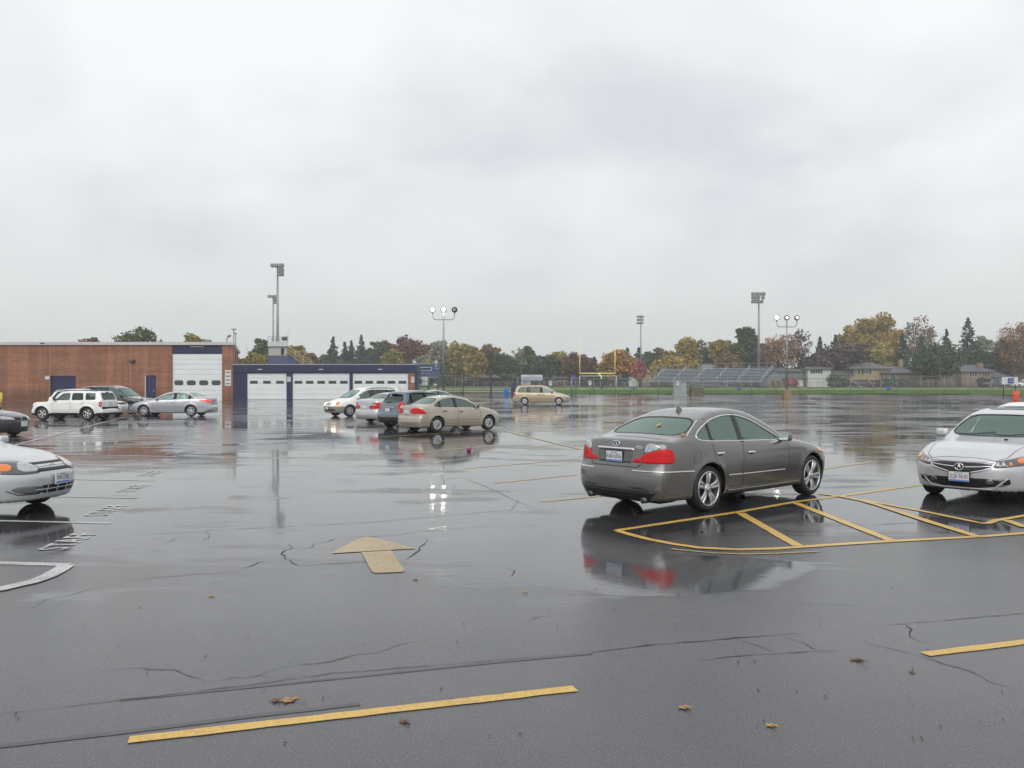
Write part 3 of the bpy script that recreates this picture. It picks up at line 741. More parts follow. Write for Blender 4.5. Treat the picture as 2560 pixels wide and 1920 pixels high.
def compact_front():       # silver compact cut by the left edge of the frame
    P = paint('paint_silver_white', (.52, .54, .55), .25, .32)
    S = prof(4.60, 1.72, 1.37, (.93, 3.57), .30, .60, .88, (1.32, .97), (2.2, 1.31), (2.7, 1.37), (3.3, 1.31), (4.0, 1.05), [(4.3, 1.03), (4.55, 1.0), (4.6, .94)], [(0, .80), (1, .84), (1.6, .90), (3.2, .95), (4.6, .98)], fbow=.52, clear=.20)
    c = Car(S, 'parked_compact', 1.1); c.arches(); auto_windows(c, 1.7, 3.7, [2.85], [M_GLASS])
    c.interior(M_INT, rows=((2.4, .36),), dash=1.8); door_seams(c, 1.5, 2.85, 3.4); hood(c, .9, .60, .12, 1.28, .72)
    f = c.front()
    c.patch('grille', [(-.40, .715), (.40, .715), (.42, .742), (-.42, .742)], f, M_TRIM, off=.005, rnd=0)
    c.patch('grille', [(-.36, .615), (.36, .615), (.40, .66), (-.40, .66)], f, M_TRIM, off=.005, rnd=0)
    bm = bmesh.new(); p, n = c.ray((1, 0, .69), (1, 0, 0), .006); box(bm, p, (.012, .13, .022), .003); box(bm, p, (.014, .05, .04), .003); obj('emblem', bm, M_CHROME, c.root)
    c.patch('lower_intake', [(-.42, .42), (.42, .42), (.34, .30), (-.34, .30)], f, M_DARK, off=.004)
    c.strip('intake_bar', [(-.40, .36), (.40, .36)], f, P, .012, .012)
    for y in (-.2, 0, .2): c.strip('intake_bar', [(y, .30), (y, .42)], f, P, .010, .012)
    for sd in (1, -1):
        w = c.wrap(1, sd)
        c.patch('headlight', [(-.02, .60), (-.04, .72), (.20, .775), (.60, .79), (1.1, .77), (1.14, .72), (.8, .62), (.3, .59)], w, M_HLDARK, off=.004)
        c.patch('lamp_reflector', [(.02, .625), (.0, .71), (.15, .755), (.34, .75), (.37, .67), (.25, .62)], w, M_CLEAR, off=.012)
        c.patch('turn_signal', [(.48, .64), (.46, .73), (.9, .76), (1.0, .72), (.75, .65)], w, M_AMBER, off=.010)
        c.patch('fog_lamp_recess', [(-.06, .31), (.0, .42), (.35, .43), (.50, .38), (.30, .31)], w, pbr('bumper_dark_grey', (.16, .16, .16), .45), off=.004)  # recess is a flat darker grey patch on the bumper
        c.ribbon([(.0, .30), (.35, .30), (.55, .37)], w, .014)
    c.plate(1, .50, 'P34 2702', y=.05, off=.03, ink=M_PBLK, frame=M_PLATE)
    c.mirrors(1.66, .96, P); c.wipers(.98)
    lamp_pair(c, 'tail_light', [(0, .70), (.8, .72), (.75, .90), (0, .88)], -1, M_RED)
    c.wheels('hub', .62); c.finish(P)
    return c.put((0, 1), 95, 1257, 99, 'silver compact with a plate under its split grille, at the left edge of the photo', 'car')

def coupe_black():
    P = paint('paint_black', (.018, .018, .02), .2, .25)
    S = prof(4.73, 1.78, 1.38, (.95, 3.67), .315, .62, .90, (1.35, .99), (2.2, 1.32), (2.75, 1.38), (3.35, 1.32), (4.0, 1.08), [(4.4, 1.06), (4.68, 1.03), (4.73, .96)], [(0, .80), (1, .86), (1.6, .92), (3.2, .97), (4.73, 1.0)], fbow=.50, clear=.17)
    c = Car(S, 'parked_coupe', .8); c.arches(); auto_windows(c, 1.7, 3.75, [2.9], [M_GLASS])
    c.interior(M_INT, dash=1.8); door_seams(c, 1.5, 2.9, 3.5); hood(c, .9, .60, .14, 1.3, .72)
    f = c.front()
    for sd in (1, -1):
        c.patch('grille', [(sd * .04, .60), (sd * .30, .61), (sd * .32, .70), (sd * .04, .70)], f, M_DARK, off=.005)
        lampw = c.wrap(1, sd); c.patch('headlight', [(-.02, .62), (.0, .69), (.3, .74), (.75, .77), (.85, .73), (.5, .64)], lampw, M_CLEAR, off=.005)
        c.patch('turn_signal', [(.55, .68), (.55, .75), (.82, .765), (.88, .72)], lampw, M_AMBER, off=.010)
        c.ribbon([(-.1, .55), (.5, .56), (1.0, .56)], lampw, .02)
    bm = bmesh.new(); p, n = c.ray((1, 0, .66), (1, 0, 0), .01); v = [bm.verts.new(p + Vector(q)) for q in ((0, -.03, .035), (0, .03, .035), (0, 0, -.04), (.01, 0, .01))]
    for q in ((0, 3, 1), (1, 3, 2), (2, 3, 0)): bm.faces.new([v[i] for i in q])
    obj('emblem', bm, M_CHROME, c.root)
    c.plate(1, .46, '', y=.05, off=.03, band=False, frame=M_PLATE); c.mirrors(1.66, .98, P); c.wipers(1.0)
    lamp_pair(c, 'tail_light', [(0, .70), (.8, .72), (.75, .90), (0, .88)], -1, M_RED)
    c.wheels('s5', .64); c.finish(P)
    return c.put((0, 1), 36, 1088, 98, 'black coupe with pale headlights at the left edge, in front of the yellow bollard', 'car')

def suv_boxy_white():
    P = paint('paint_white', (.80, .80, .78), 0, .32)
    L = 4.41
    S = prof(L, 1.76, 1.64, (.83, 3.465), .36, .83, 1.02, (1.28, 1.09), (1.78, 1.55), (2.4, 1.64), (4.05, 1.60), (4.30, 1.13), [(L, 1.1)], [(0, .95), (1, 1.01), (1.5, 1.05), (3.2, 1.08), (L, 1.10)], Ra=.42, clear=.27, tum=.18, k1=.045, crown=.035, fbow=.22, rbow=.10, flare=.035,
             front=[(0, .25), (.3, .06), (.42, .0), (.56, 0), (.60, .05), (.85, .08), (.95, .14), (1.05, .4), (1.3, .9)], rear=[(0, .2), (.3, .06), (.42, 0), (.58, .0), (.64, .07), (1.1, .09), (1.6, .23), (1.7, .3)], bowx=[(0, .03), (1.2, .10), (2.0, .08), (3.6, -.02), (L, -.02)],
             low=[(0, .10), (.2, .05), (.35, .02), (.6, 0), (.9, .01), (1.0, .035)], k3=.06, zc=.75)
    S['rf'] = (4.03, 1.55); S['bl'] = (4.28, 1.14)
    c = Car(S, 'parked_suv', .9); c.arches()
    z0, z1 = 1.115, 1.49
    for sd in (1, -1):
        for q, m in (([(1.60, z0), (1.98, z1 - .01), (2.42, z1), (2.42, z0)], M_GLASS), ([(2.55, z0), (2.55, z1), (3.16, z1), (3.22, z0 + .01)], M_GLASSD), ([(3.36, z0 + .02), (3.32, z1), (3.86, z1 - .005), (3.90, z0 + .02)], M_GLASSD)):
            pol = [(c.L / 2 - p[0], p[1]) for p in chaikin([Vector(p) for p in q], 1, r=.08)]; c.hole(pol, 1, lambda v: v.y * sd > .25)
            c.patch('side_window', q, c.side(sd), m, off=-.006, res=.06, thick=0, rnd=0); c.ribbon([tuple(p) for p in chaikin([Vector(p) for p in q], 1, r=.08)], c.side(sd), .02, .001, 1, closed=True)
    for nm, q, mp, fl, m in (('windshield', [(-.68, 1.12), (-.60, 1.52), (.60, 1.52), (.68, 1.12)], c.front(), lambda v: v.x > 0, M_GLASS), ('rear_window', [(-.63, 1.13), (-.56, 1.50), (.56, 1.50), (.63, 1.13)], c.rear(), lambda v: v.x < -.5, M_GLASSD)):
        c.hole([tuple(p) for p in chaikin([Vector(p) for p in q], 1, r=.08)], 0, fl); c.patch(nm, q, mp, m, off=-.004, res=.06, thick=0, rnd=2); c.ribbon([tuple(p) for p in chaikin([Vector(p) for p in q], 1, r=.08)], mp, .025, .001, 1, closed=True)
    c.interior(M_INT, zf=.75, rows=((2.2, .36), (3.1, .36)), dash=1.6); door_seams(c, 1.45, 2.48, 3.28, zb=.48); hood(c, .9, .60, .16, 1.25, .70)
    c.handles([(2.35, .97), (3.15, .97)], P); c.rails(1.9, 3.9, .60, M_TRIM, .05)
    for sd in (1, -1):
        w = c.wrap(-1, sd, .25)
        c.patch('tail_light', [(.22, .76), (.22, 1.02), (.42, 1.02), (.42, .76)], w, M_RED, off=.012, rnd=1)
        c.patch('reversing_light', [(.27, .84), (.27, .92), (.37, .92), (.37, .84)], w, M_CLEAR, off=.018)
        for wc in S['wheels']:
            c.strip('wheel_arch_flare', [(wc + (S['Ra'] + .05) * math.cos(t) * 1.04, .36 + (S['Ra'] + .04) * math.sin(t)) for t in np.linspace(.05, PI - .05, 16)], c.side(sd), P, .09, .022)
        c.strip('side_moulding', [(1.55, .60), (2.45, .60)], c.side(sd), P, .035, .012)
        c.strip('side_moulding', [(2.52, .60), (3.05, .60)], c.side(sd), P, .035, .012)
        c.patch('headlight', [(.02, .76), (.02, .87), (.16, .87), (.16, .76)], c.wrap(1, sd, .2), M_CLEAR)
        c.patch('side_marker', [(.35, .74), (.35, .80), (.43, .80), (.43, .74)], c.wrap(1, sd, .2), M_RED)
    c.patch('grille', [(-.45, .72), (.45, .72), (.45, .88), (-.45, .88)], c.front(), M_TRIM)
    c.ribbon([(-.60, 1.1), (-.62, .66), (.62, .66), (.60, 1.1)], c.rear(), .014); c.patch('tailgate_badge', [(-.2, .98), (.2, .98), (.2, 1.0), (-.2, 1.0)], c.rear(), M_CHROME, off=.01, rnd=0)
    c.plate(-1, .89, '', off=.02, band=False, frame=M_PLATE); c.mirrors(1.60, 1.14, M_TRIM, (.12, .18, .17)); c.wipers(1.12)
    c.patch('sticker', [(-.50, .82), (-.44, .82), (-.44, .95), (-.50, .95)], c.rear(), M_PBLUE, off=.006)
    p, n = c.ray((-.5, 0, 1.53), (-1, 0, 0)); bm = bmesh.new(); box(bm, p + Vector((-.01, 0, .02)), (.05, .22, .035), .01); tube(bm, [p + Vector((-.03, .1, 0)), p + Vector((-.03, .02, -.2))], .01, 5); obj('wiper', bm, M_TRIM, c.root)
    c.wheels('steel5', .62, width=.22); c.finish(P, clad=.42, cladmat=M_TRIM)
    return c.put((0, 1), 107, 1050.5, 276, 'boxy white SUV with dark rear glass, nearest of the cars by the brick wall', 'suv', scale=.95)

def suv_round(name, P, L, W, H, wheels, R, **k):
    b0, b1 = k.get('bz', (.98, 1.07)); hz = k.get('hz', 1.02)
    S = prof(L, W, H, wheels, R, k.get('nose', .72), hz - .06, (1.25, hz + .04), (2.05, H - .12), (2.6, H), (L - .62, H - .07), (L - .22, b1 + .10), [(L, b1 + .02)], [(0, b0 - .1), (1, b0 - .04), (1.5, b0), (3.2, b0 + .04), (L, b1)], Ra=R + .05, clear=.24, tum=.30, fbow=.36, rbow=k.get('rbow', .22), zc=.72,
             rear=[(0, .18), (.3, .05), (.42, 0), (.62, .01), (.72, .06), (b1, .12), (H - .2, .42), (H, .55)], bowx=[(0, .05), (1.2, .14), (2.2, .12), (3.4, -.04), (L, -.05)], k2=.12)
    S['rf'] = (L - .60, H - .17); S['bl'] = (L - .25, b1 + .07)
    c = Car(S, name, .8); c.arches()
    auto_windows(c, 1.6, L - .42, [2.6, 3.45] if L < 4.8 else [2.7, 3.7], [M_GLASS, M_GLASSD], suv=True, rgl=M_GLASSD, rake=.22, pin=.13, botin=.04,
                 rr=[(-W / 2 + .24, b1 + .08), (-W / 2 + .36, H - .19), (0, H - .16), (W / 2 - .36, H - .19), (W / 2 - .24, b1 + .08), (0, b1 + .04)])
    c.interior(M_INT, zf=.72, rows=((2.4, .38), (3.3, .38)), dash=1.65); door_seams(c, 1.5, 2.6, 3.42, zb=.42); hood(c, .9, .60, .18, 1.22, .72)
    c.mirrors(1.65, b0 + .08, k.get('mm', P), (.12, .19, .15)); c.wipers(hz + .06)
    return c

def suv_slate():
    P = paint('paint_slate_blue', (.13, .175, .215), .4, .3)
    c = suv_round('parked_suv', P, 4.33, 1.80, 1.68, (.85, 3.48), .34); L = 4.33
    for sd in (1, -1):
        w = c.wrap(-1, sd, .40)
        c.patch('tail_light', [(.16, .74), (.15, 1.0), (.26, 1.14), (.52, 1.17), (.56, 1.10), (.46, .95), (.44, .74)], w, M_RED, off=.012)
        c.patch('reversing_light', [(.20, .76), (.20, .84), (.30, .84), (.30, .76)], w, M_CLEAR, off=.018)
        c.patch('headlight', [(.05, .74), (.6, .78), (.7, .90), (.1, .84)], c.wrap(1, sd), M_CLEAR)
        for wc in c.S['wheels']: c.strip('wheel_arch_flare', [(wc + .42 * math.cos(t), .34 + .42 * math.sin(t)) for t in np.linspace(-.1, PI + .1, 16)], c.side(sd), M_TRIM, .06, .015)
    c.patch('tailgate_trim', [(-.35, .925), (.35, .925), (.35, .955), (-.35, .955)], c.rear(), M_CHROME, off=.015, rnd=0)
    c.plate(-1, .82, '', off=.02, band=False, frame=M_TRIM); c.ribbon([(-.62, 1.1), (-.60, .60), (.60, .60), (.62, 1.1)], c.rear(), .012)
    c.rails(1.9, 3.7, .62, M_TRIM, .06); c.handles([(2.45, .93), (3.3, .95)], P)
    p, n = c.ray((-.5, 0, 1.49), (-1, 0, 0)); bm = bmesh.new(); box(bm, p + Vector((-.03, 0, .03)), (.06, .25, .03), .01); obj('brake_lamp', bm, M_TRIM, c.root)
    bm = bmesh.new(); p, n = c.ray(*c.topm()(3.5, 0)); tube(bm, [p, p + Vector((-.12, 0, .22))], .005, 5); obj('roof_antenna', bm, M_TRIM, c.root)
    p, n = c.ray((-.5, .15, 1.17), (-1, 0, 0), .02); bm = bmesh.new(); box(bm, p, (.03, .35, .025), .008); obj('wiper', bm, M_TRIM, c.root)
    c.wheels('s5', .62); c.finish(P, clad=.52, cladmat=M_TRIM)
    return c.put((1, 1), 974, 1068.4, 42, 'slate blue SUV with a dark lower bumper, left of the beige sedan', 'suv', scale=.97)

def suv_white_behind():
    P = paint('paint_white', (.80, .80, .78))
    c = suv_round('parked_suv', P, 4.6, 1.82, 1.66, (.92, 3.58), .345)
    for sd in (1, -1):
        c.patch('tail_light', [(.10, .90), (.08, 1.06), (.5, 1.12), (.55, .95)], c.wrap(-1, sd, .4), M_RED, off=.012)
        c.patch('headlight', [(.0, .76), (.5, .78), (.75, .90), (.6, .95), (.05, .88)], c.wrap(1, sd), M_HLDARK)
        c.patch('fog_lamp_recess', [(.10, .38), (.10, .50), (.4, .52), (.42, .40)], c.wrap(1, sd), M_DARK)
    c.patch('grille', [(-.40, .72), (.40, .72), (.45, .86), (-.45, .86)], c.front(), M_TRIM); c.plate(1, .52, '', off=.03, band=False)
    c.rails(1.9, 4.0, .62, M_TRIM, .05); c.handles([(2.45, .93), (3.3, .95)], P); c.wheels('s5', .62); c.finish(P)
    c.root.location = WX(221, 50.5), 50.5, 0; c.root.rotation_euler = (0, 0, PI / 2 - rad(97)); c.root.scale = (.98,) * 3
    tag(c.root, 'white SUV behind the boxy white one, its red tail light just above the bonnet', 'suv', 'cars parked on the wet lot'); return c

def suv_dark():
    P = paint('paint_dark_grey', (.045, .05, .055), .5, .25)
    c = suv_round('parked_suv', P, 5.1, 2.0, 1.80, (1.0, 4.02), .37, nose=.80, hz=1.10, bz=(1.06, 1.16))
    for sd in (1, -1):
        c.patch('headlight', [(-.05, .78), (.15, .76), (.55, .86), (.75, 1.0), (.6, 1.03), (.2, .98)], c.wrap(1, sd), M_CLEAR)
        c.patch('tail_light', [(.05, .95), (.05, 1.15), (.5, 1.2), (.55, 1.0)], c.wrap(-1, sd, .4), M_RED)
        c.patch('fog_lamp', [(.20, .45), (.20, .53), (.32, .53), (.32, .45)], c.wrap(1, sd), M_CLEAR)
    g = [(-.34, .72), (.34, .72), (.42, .86), (.36, .98), (-.36, .98), (-.42, .86)]
    c.patch('grille', g, c.front(), pbr('grille_grey', (.2, .2, .2), .3, .8)); c.strip('grille_trim', g, c.front(), M_CHROME, .03, .012, True)
    c.strip('bumper_trim', [(-.8, .58), (.8, .58)], c.front(), M_CHROME, .03, .01)
    c.rails(2.0, 4.4, .68, M_CHROME, .06); c.handles([(2.55, 1.0), (3.6, 1.02)], P); c.wheels('s7', .66); c.finish(P, clad=.42, cladmat=pbr('cladding_tan', (.14, .12, .09), .5))
    c.root.location = WX(292, 55), 55, gz(WX(292, 55), 55); c.root.rotation_euler = (0, 0, PI / 2 - rad(97))
    tag(c.root, 'dark grey SUV with chrome roof rails, farthest of the cars by the brick wall', 'suv', 'cars parked on the wet lot'); return c

def sedan_silver():
    P = paint('paint_silver', (.46, .47, .50), .45, .3)
    S = prof(4.93, 1.84, 1.475, (.98, 3.78), .325, .62, .90, (1.30, 1.0), (2.2, 1.40), (2.8, 1.475), (3.5, 1.39), (4.25, 1.13), [(4.6, 1.13), (4.88, 1.11), (4.93, 1.03)], [(0, .80), (1, .88), (1.6, .94), (3.2, .98), (4.93, 1.04)], fbow=.46, rbow=.22)
    c = Car(S, 'parked_sedan', .85); c.arches(); auto_windows(c, 1.68, 4.12, [2.85, 3.75], [M_GLASS], rake=-.0)
    c.interior(M_INT, rows=((2.45, .37), (3.3, .37)), dash=1.85); door_seams(c, 1.55, 2.85, 3.7); hood(c, .9, .62, .18, 1.26, .74)
    c.handles([(2.7, .84), (3.5, .86)], P)
    for sd in (1, -1):
        w = c.wrap(-1, sd)
        c.patch('tail_light', [(.05, .82), (.25, .80), (.66, .84), (1.0, .95), (.9, .97), (.3, .96), (.0, .90)], w, M_REDON, off=.006)
        c.patch('headlight', [(.05, .62), (.5, .68), (1.05, .80), (.9, .84), (.3, .78)], c.wrap(1, sd), M_HLDARK)
        c.strip('sill', [(1.4, .36), (3.3, .38)], c.side(sd), P, .02, .008)
        c.ribbon([(-.1, .34), (.3, .34), (.7, .30)], w, .04)
    c.plate(-1, .80, '', off=.012, band=False, frame=M_TRIM); c.ribbon([(-.60, .98), (-.52, .66), (.52, .66), (.60, .98)], c.rear(), .012)
    c.mirrors(1.74, .99, P); c.wheels('s8', .70); c.finish(P)
    return c.put((0, 1), 360, 1040.6, 271, 'silver sedan with glowing tail light in front of the tall white garage door', 'car')

def van_white():
    P = paint('paint_white', (.80, .80, .78)); T = pbr('cladding_tan_grey', (.24, .215, .18), .4, 0, .6)
    L = 4.92
    S = prof(L, 1.86, 1.71, (.98, 3.88), .335, .70, .96, (.98, 1.08), (1.95, 1.58), (2.6, 1.71), (L - .45, 1.66), (L - .15, 1.1), [(L, 1.05)], [(0, .85), (1, .94), (1.6, .98), (L, 1.04)], clear=.22, tum=.28, fbow=.42, rbow=.16, zc=.75, bowx=[(0, .05), (.9, .16), (2.0, .14), (3.4, -.02), (L, -.03)], k2=.12, cf=.7,
             rear=[(0, .15), (.3, .04), (.45, 0), (.62, .01), (.7, .05), (1.1, .08), (1.6, .25), (1.8, .35)])
    S['rf'] = (L - .42, 1.58); S['bl'] = (L - .15, 1.1)
    c = Car(S, 'parked_minivan', .9); c.arches()
    auto_windows(c, 1.45, L - .35, [2.5, 3.55], [M_GLASS, M_GLASSD], rgl=M_GLASSD, rake=.1, pin=.14, bw=.12)
    c.interior(M_INT, zf=.72, rows=((2.2, .40), (3.2, .40)), dash=1.55); door_seams(c, 1.3, 2.5, 3.6, zb=.4); hood(c, .9, .60, .2, .98, .70)
    for sd in (1, -1):
        w = c.wrap(1, sd)
        c.patch('headlight', [(-.05, .66), (-.03, .80), (.30, .84), (.32, .68)], w, M_ON, off=.006)
        c.patch('turn_signal', [(.34, .68), (.32, .845), (.62, .86), (.66, .78), (.55, .70)], w, M_AMBER, off=.006)
        c.patch('tail_light', [(.1, .8), (.1, 1.05), (.4, 1.05), (.4, .8)], c.wrap(-1, sd, .35), M_RED)
    c.patch('grille', [(-.30, .68), (.30, .68), (.30, .80), (-.30, .80)], c.front(), pbr('grille_grey', (.2, .2, .2), .3, .8))
    for z in (.70, .74, .78): c.strip('grille_bar', [(-.30, z), (.30, z)], c.front(), P, .015, .012)
    c.ribbon([(-.6, .40), (.6, .40)], c.front(), .10); c.plate(1, .50, '', off=.03, band=False)
    c.mirrors(1.50, 1.09, P, (.14, .24, .17)); c.wipers(1.10); c.rails(2.2, 4.3, .60, M_TRIM, .06); c.handles([(2.3, .9), (2.8, .9)], P)
    c.wheels('s7', .62); c.finish(P, clad=.60, cladmat=T)
    return c.put((0, 1), 873.5, 1041.5, 229, 'white minivan with headlights on and tan lower panels', 'minivan')

def sedan_midsize_rear():
    P = paint('paint_silver_grey', (.50, .51, .52), .35, .3)
    S = prof(4.80, 1.80, 1.49, (.95, 3.67), .325, .62, .92, (1.32, 1.02), (2.15, 1.42), (2.75, 1.49), (3.45, 1.42), (4.15, 1.15), [(4.45, 1.15), (4.74, 1.13), (4.80, 1.05)], [(0, .80), (1, .90), (1.6, .96), (3.2, 1.0), (4.80, 1.06)], fbow=.4, rbow=.22)
    c = Car(S, 'parked_sedan', .75); c.arches(); auto_windows(c, 1.7, 4.0, [2.8, 3.65], [M_GLASS])
    c.interior(M_INT, dash=1.8); door_seams(c, 1.55, 2.8, 3.6); hood(c, .9, .62, .2, 1.28, .7)
    for sd in (1, -1):
        w = c.wrap(-1, sd)
        c.patch('tail_light', [(-.08, .70), (.75, .70), (.68, 1.0), (.30, .99), (.02, .85)], w, M_RED, off=.006)
        c.patch('reversing_light', [(.05, .83), (.45, .85), (.42, .92), (.12, .90)], w, M_CLEAR, off=.012)
        c.patch('headlight', [(.05, .64), (.7, .68), (.8, .80), (.1, .78)], c.wrap(1, sd), M_CLEAR)
    c.patch('boot_trim', [(-.28, .92), (.28, .92), (.28, .95), (-.28, .95)], c.rear(), M_CHROME, off=.015, rnd=0)
    c.ribbon([(-.60, 1.05), (-.55, .68), (.55, .68), (.60, 1.05)], c.rear(), .012); c.plate(-1, .80, '', off=.012, band=False, frame=M_PLATE)
    c.strip('bumper_trim', [(-.7, .33), (.7, .33)], c.rear(), P, .02, .01)
    c.mirrors(1.72, 1.0, P); c.wheels('s7', .64); c.finish(P)
    return c.put((1, 1), 925, 1054.5, 39, 'silver sedan tail between the white minivan and the slate blue SUV', 'car')

def sedan_beige():
    P = paint('paint_beige', (.40, .355, .29), .35, .3)
    S = prof(4.43, 1.715, 1.44, (.86, 3.48), .30, .62, .90, (1.10, .99), (1.95, 1.37), (2.5, 1.44), (3.2, 1.36), (3.86, 1.08), [(4.1, 1.06), (4.36, 1.04), (4.43, .97)], [(0, .78), (1, .86), (1.5, .91), (3.2, .95), (4.43, .99)], fbow=.42, rbow=.24)
    c = Car(S, 'parked_sedan', 1.0); c.arches(); auto_windows(c, 1.45, 3.72, [2.48, 3.36], [M_GLASS])
    c.interior(M_INTL, rows=((2.15, .35), (3.0, .35)), dash=1.6); door_seams(c, 1.35, 2.48, 3.3); hood(c, .9, .60, .16, 1.06, .68)
    c.handles([(2.32, .80), (3.12, .82)], M_TRIM)
    for sd in (1, -1):
        w = c.wrap(-1, sd)
        c.patch('tail_light', [(-.06, .74), (.78, .73), (.70, .80), (.50, .955), (-.02, .95)], w, M_RED, off=.006)
        c.patch('reversing_light', [(-.02, .75), (.10, .75), (.10, .86), (-.02, .86)], w, M_RED, off=.010)
        c.strip('side_moulding', [(1.4, .50), (2.46, .505)], c.side(sd), P, .02, .006); c.strip('side_moulding', [(2.50, .505), (3.0, .51)], c.side(sd), P, .02, .006)
        c.strip('bumper_trim', [(-.4, .42), (.5, .42), (1.1, .42)], w, P, .025, .012)
        c.patch('headlight', [(.05, .62), (.8, .66), (.9, .78), (.1, .76)], c.wrap(1, sd), M_CLEAR)
        c.patch('mirror_sail', [(1.42, .945), (1.62, 1.03), (1.66, .945)], c.side(sd), M_TRIM, off=.004, rnd=0)
    c.ribbon([(-.56, 1.0), (-.52, .68), (.52, .68), (.56, 1.0)], c.rear(), .012)
    c.patch('boot_trim', [(-.25, .875), (.25, .875), (.25, .905), (-.25, .905)], c.rear(), P, off=.018, rnd=0, thick=.03); c.plate(-1, .79, '', off=.012, frame=M_PLATE)
    c.mirrors(1.52, .96, M_TRIM); c.wheels('hub', .62); c.finish(P)
    return c.put((1, -1), 1091, 1080.6, 49, 'beige sedan parked beyond the grey one, right of the slate blue SUV', 'car')

def van_beige():
    P = paint('paint_champagne', (.42, .33, .22), .3, .3)
    L = 5.11
    S = prof(L, 1.94, 1.73, (1.0, 4.0), .325, .68, .95, (1.05, 1.06), (2.0, 1.58), (2.7, 1.73), (L - .42, 1.67), (L - .12, 1.1), [(L, 1.05)], [(0, .85), (1, .95), (1.6, 1.0), (L, 1.06)], clear=.22, tum=.28, fbow=.42, rbow=.16, zc=.75, bowx=[(0, .05), (.9, .16), (2.0, .14), (3.4, -.02), (L, -.03)], k2=.12, cf=.7,
             rear=[(0, .15), (.3, .04), (.45, 0), (.60, .01), (.66, .06), (1.1, .10), (1.6, .42), (1.8, .55)])
    c = Car(S, 'parked_minivan', .8); c.arches()
    auto_windows(c, 1.50, L - .42, [2.55, 3.6], [M_GLASS, M_GLASSD], rgl=M_GLASSD, rake=.15, pin=.15, rr=[(-.7, 1.15), (-.6, 1.5), (.6, 1.5), (.7, 1.15)])
    c.interior(M_INT, zf=.72, rows=((2.3, .40), (3.3, .40)), dash=1.6); door_seams(c, 1.4, 2.55, 3.7, zb=.36); hood(c, .9, .60, .2, 1.02, .72)
    for sd in (1, -1):
        c.patch('tail_light', [(.16, .86), (.14, 1.04), (.40, 1.07), (.52, 1.02), (.50, .86)], c.wrap(-1, sd, .35), M_RED, off=.006)
        c.patch('headlight', [(.1, .64), (.9, .68), (1.0, .78), (.1, .76)], c.wrap(1, sd), M_CLEAR)
        c.strip('side_moulding', [(1.5, .52), (3.6, .52)], c.side(sd), pbr('moulding_brown', (.12, .09, .06), .4), .03, .008)
        c.ribbon([(3.5, .925), (4.7, .93)], c.side(sd), .014)
        c.patch('bumper_corner', [(.35, .52), (.35, .60), (.55, .60), (.55, .52)], c.wrap(1, sd), M_TRIM)
    c.handles([(2.35, .88), (2.72, .88)], M_TRIM, size=(.2, .08, .03)); c.mirrors(1.58, 1.1, M_TRIM, (.13, .2, .17)); c.plate(-1, .75, '')
    c.patch('grille', [(-.4, .62), (.4, .62), (.4, .7), (-.4, .7)], c.front(), M_TRIM); c.wipers(1.1)
    bm = bmesh.new(); p, n = c.ray(*c.topm()(3.0, -.3)); box(bm, p + Vector((0, 0, .03)), (.2, .12, .05), .02); obj('roof_rack_bar', bm, M_TRIM, c.root)
    c.wheels('hub', .66); c.finish(P)
    return c.put((1, -1), 1311.5, 1012.3, 93.5, 'champagne minivan parked side on beyond the beige sedan, near the fence', 'minivan', scale=.99)

def sedan_simple(P, name='parked_sedan'):
    S = prof(4.7, 1.78, 1.45, (.92, 3.62), .32, .62, .90, (1.3, .99), (2.15, 1.37), (2.75, 1.45), (3.4, 1.38), (4.05, 1.10), [(4.3, 1.08), (4.62, 1.06), (4.7, .98)], [(0, .80), (1, .88), (1.6, .93), (3.2, .97), (4.7, 1.02)], fbow=.42)
    c = Car(S, name, .7); c.arches(); auto_windows(c, 1.68, 3.95, [2.75, 3.55], [M_GLASS]); c.interior(M_INT, dash=1.8); door_seams(c, 1.55, 2.8, 3.6)
    lamp_pair(c, 'headlight', [(.05, .62), (.8, .68), (.9, .78), (.1, .76)], 1, M_CLEAR); lamp_pair(c, 'tail_light', [(0, .75), (.7, .78), (.65, .95), (0, .93)], -1, M_RED)
    c.patch('grille', [(-.4, .6), (.4, .6), (.4, .7), (-.4, .7)], c.front(), M_TRIM); c.mirrors(1.7, .98, P); c.wipers(1.0); c.wheels('s7', .64); c.finish(P)
    return c
def more_sedans():
    c = sedan_simple(paint('paint_grey_green', (.42, .46, .46), .4, .3)); X = WX(1098, 64)
    c.root.location = (X, 64, gz(X, 64)); c.root.rotation_euler = (0, 0, PI / 2 - rad(62))
    tag(c.root, 'grey green sedan seen only by its roof and windshield above the beige sedan', 'car', 'cars parked on the wet lot')
    c = sedan_simple(paint('paint_white', (.80, .80, .78))); c.root.location = (12.35, 20.6, 0); c.root.rotation_euler = (0, 0, PI / 2 - rad(227))
    tag(c.root, 'white sedan roof just inside the right edge, behind the silver white sedan', 'car', 'cars parked on the wet lot')
CARS = [sedan_grey, sedan_white_front, compact_front, coupe_black, suv_boxy_white, suv_white_behind, suv_dark, sedan_silver, van_white, sedan_midsize_rear, suv_slate, sedan_beige, van_beige, more_sedans]
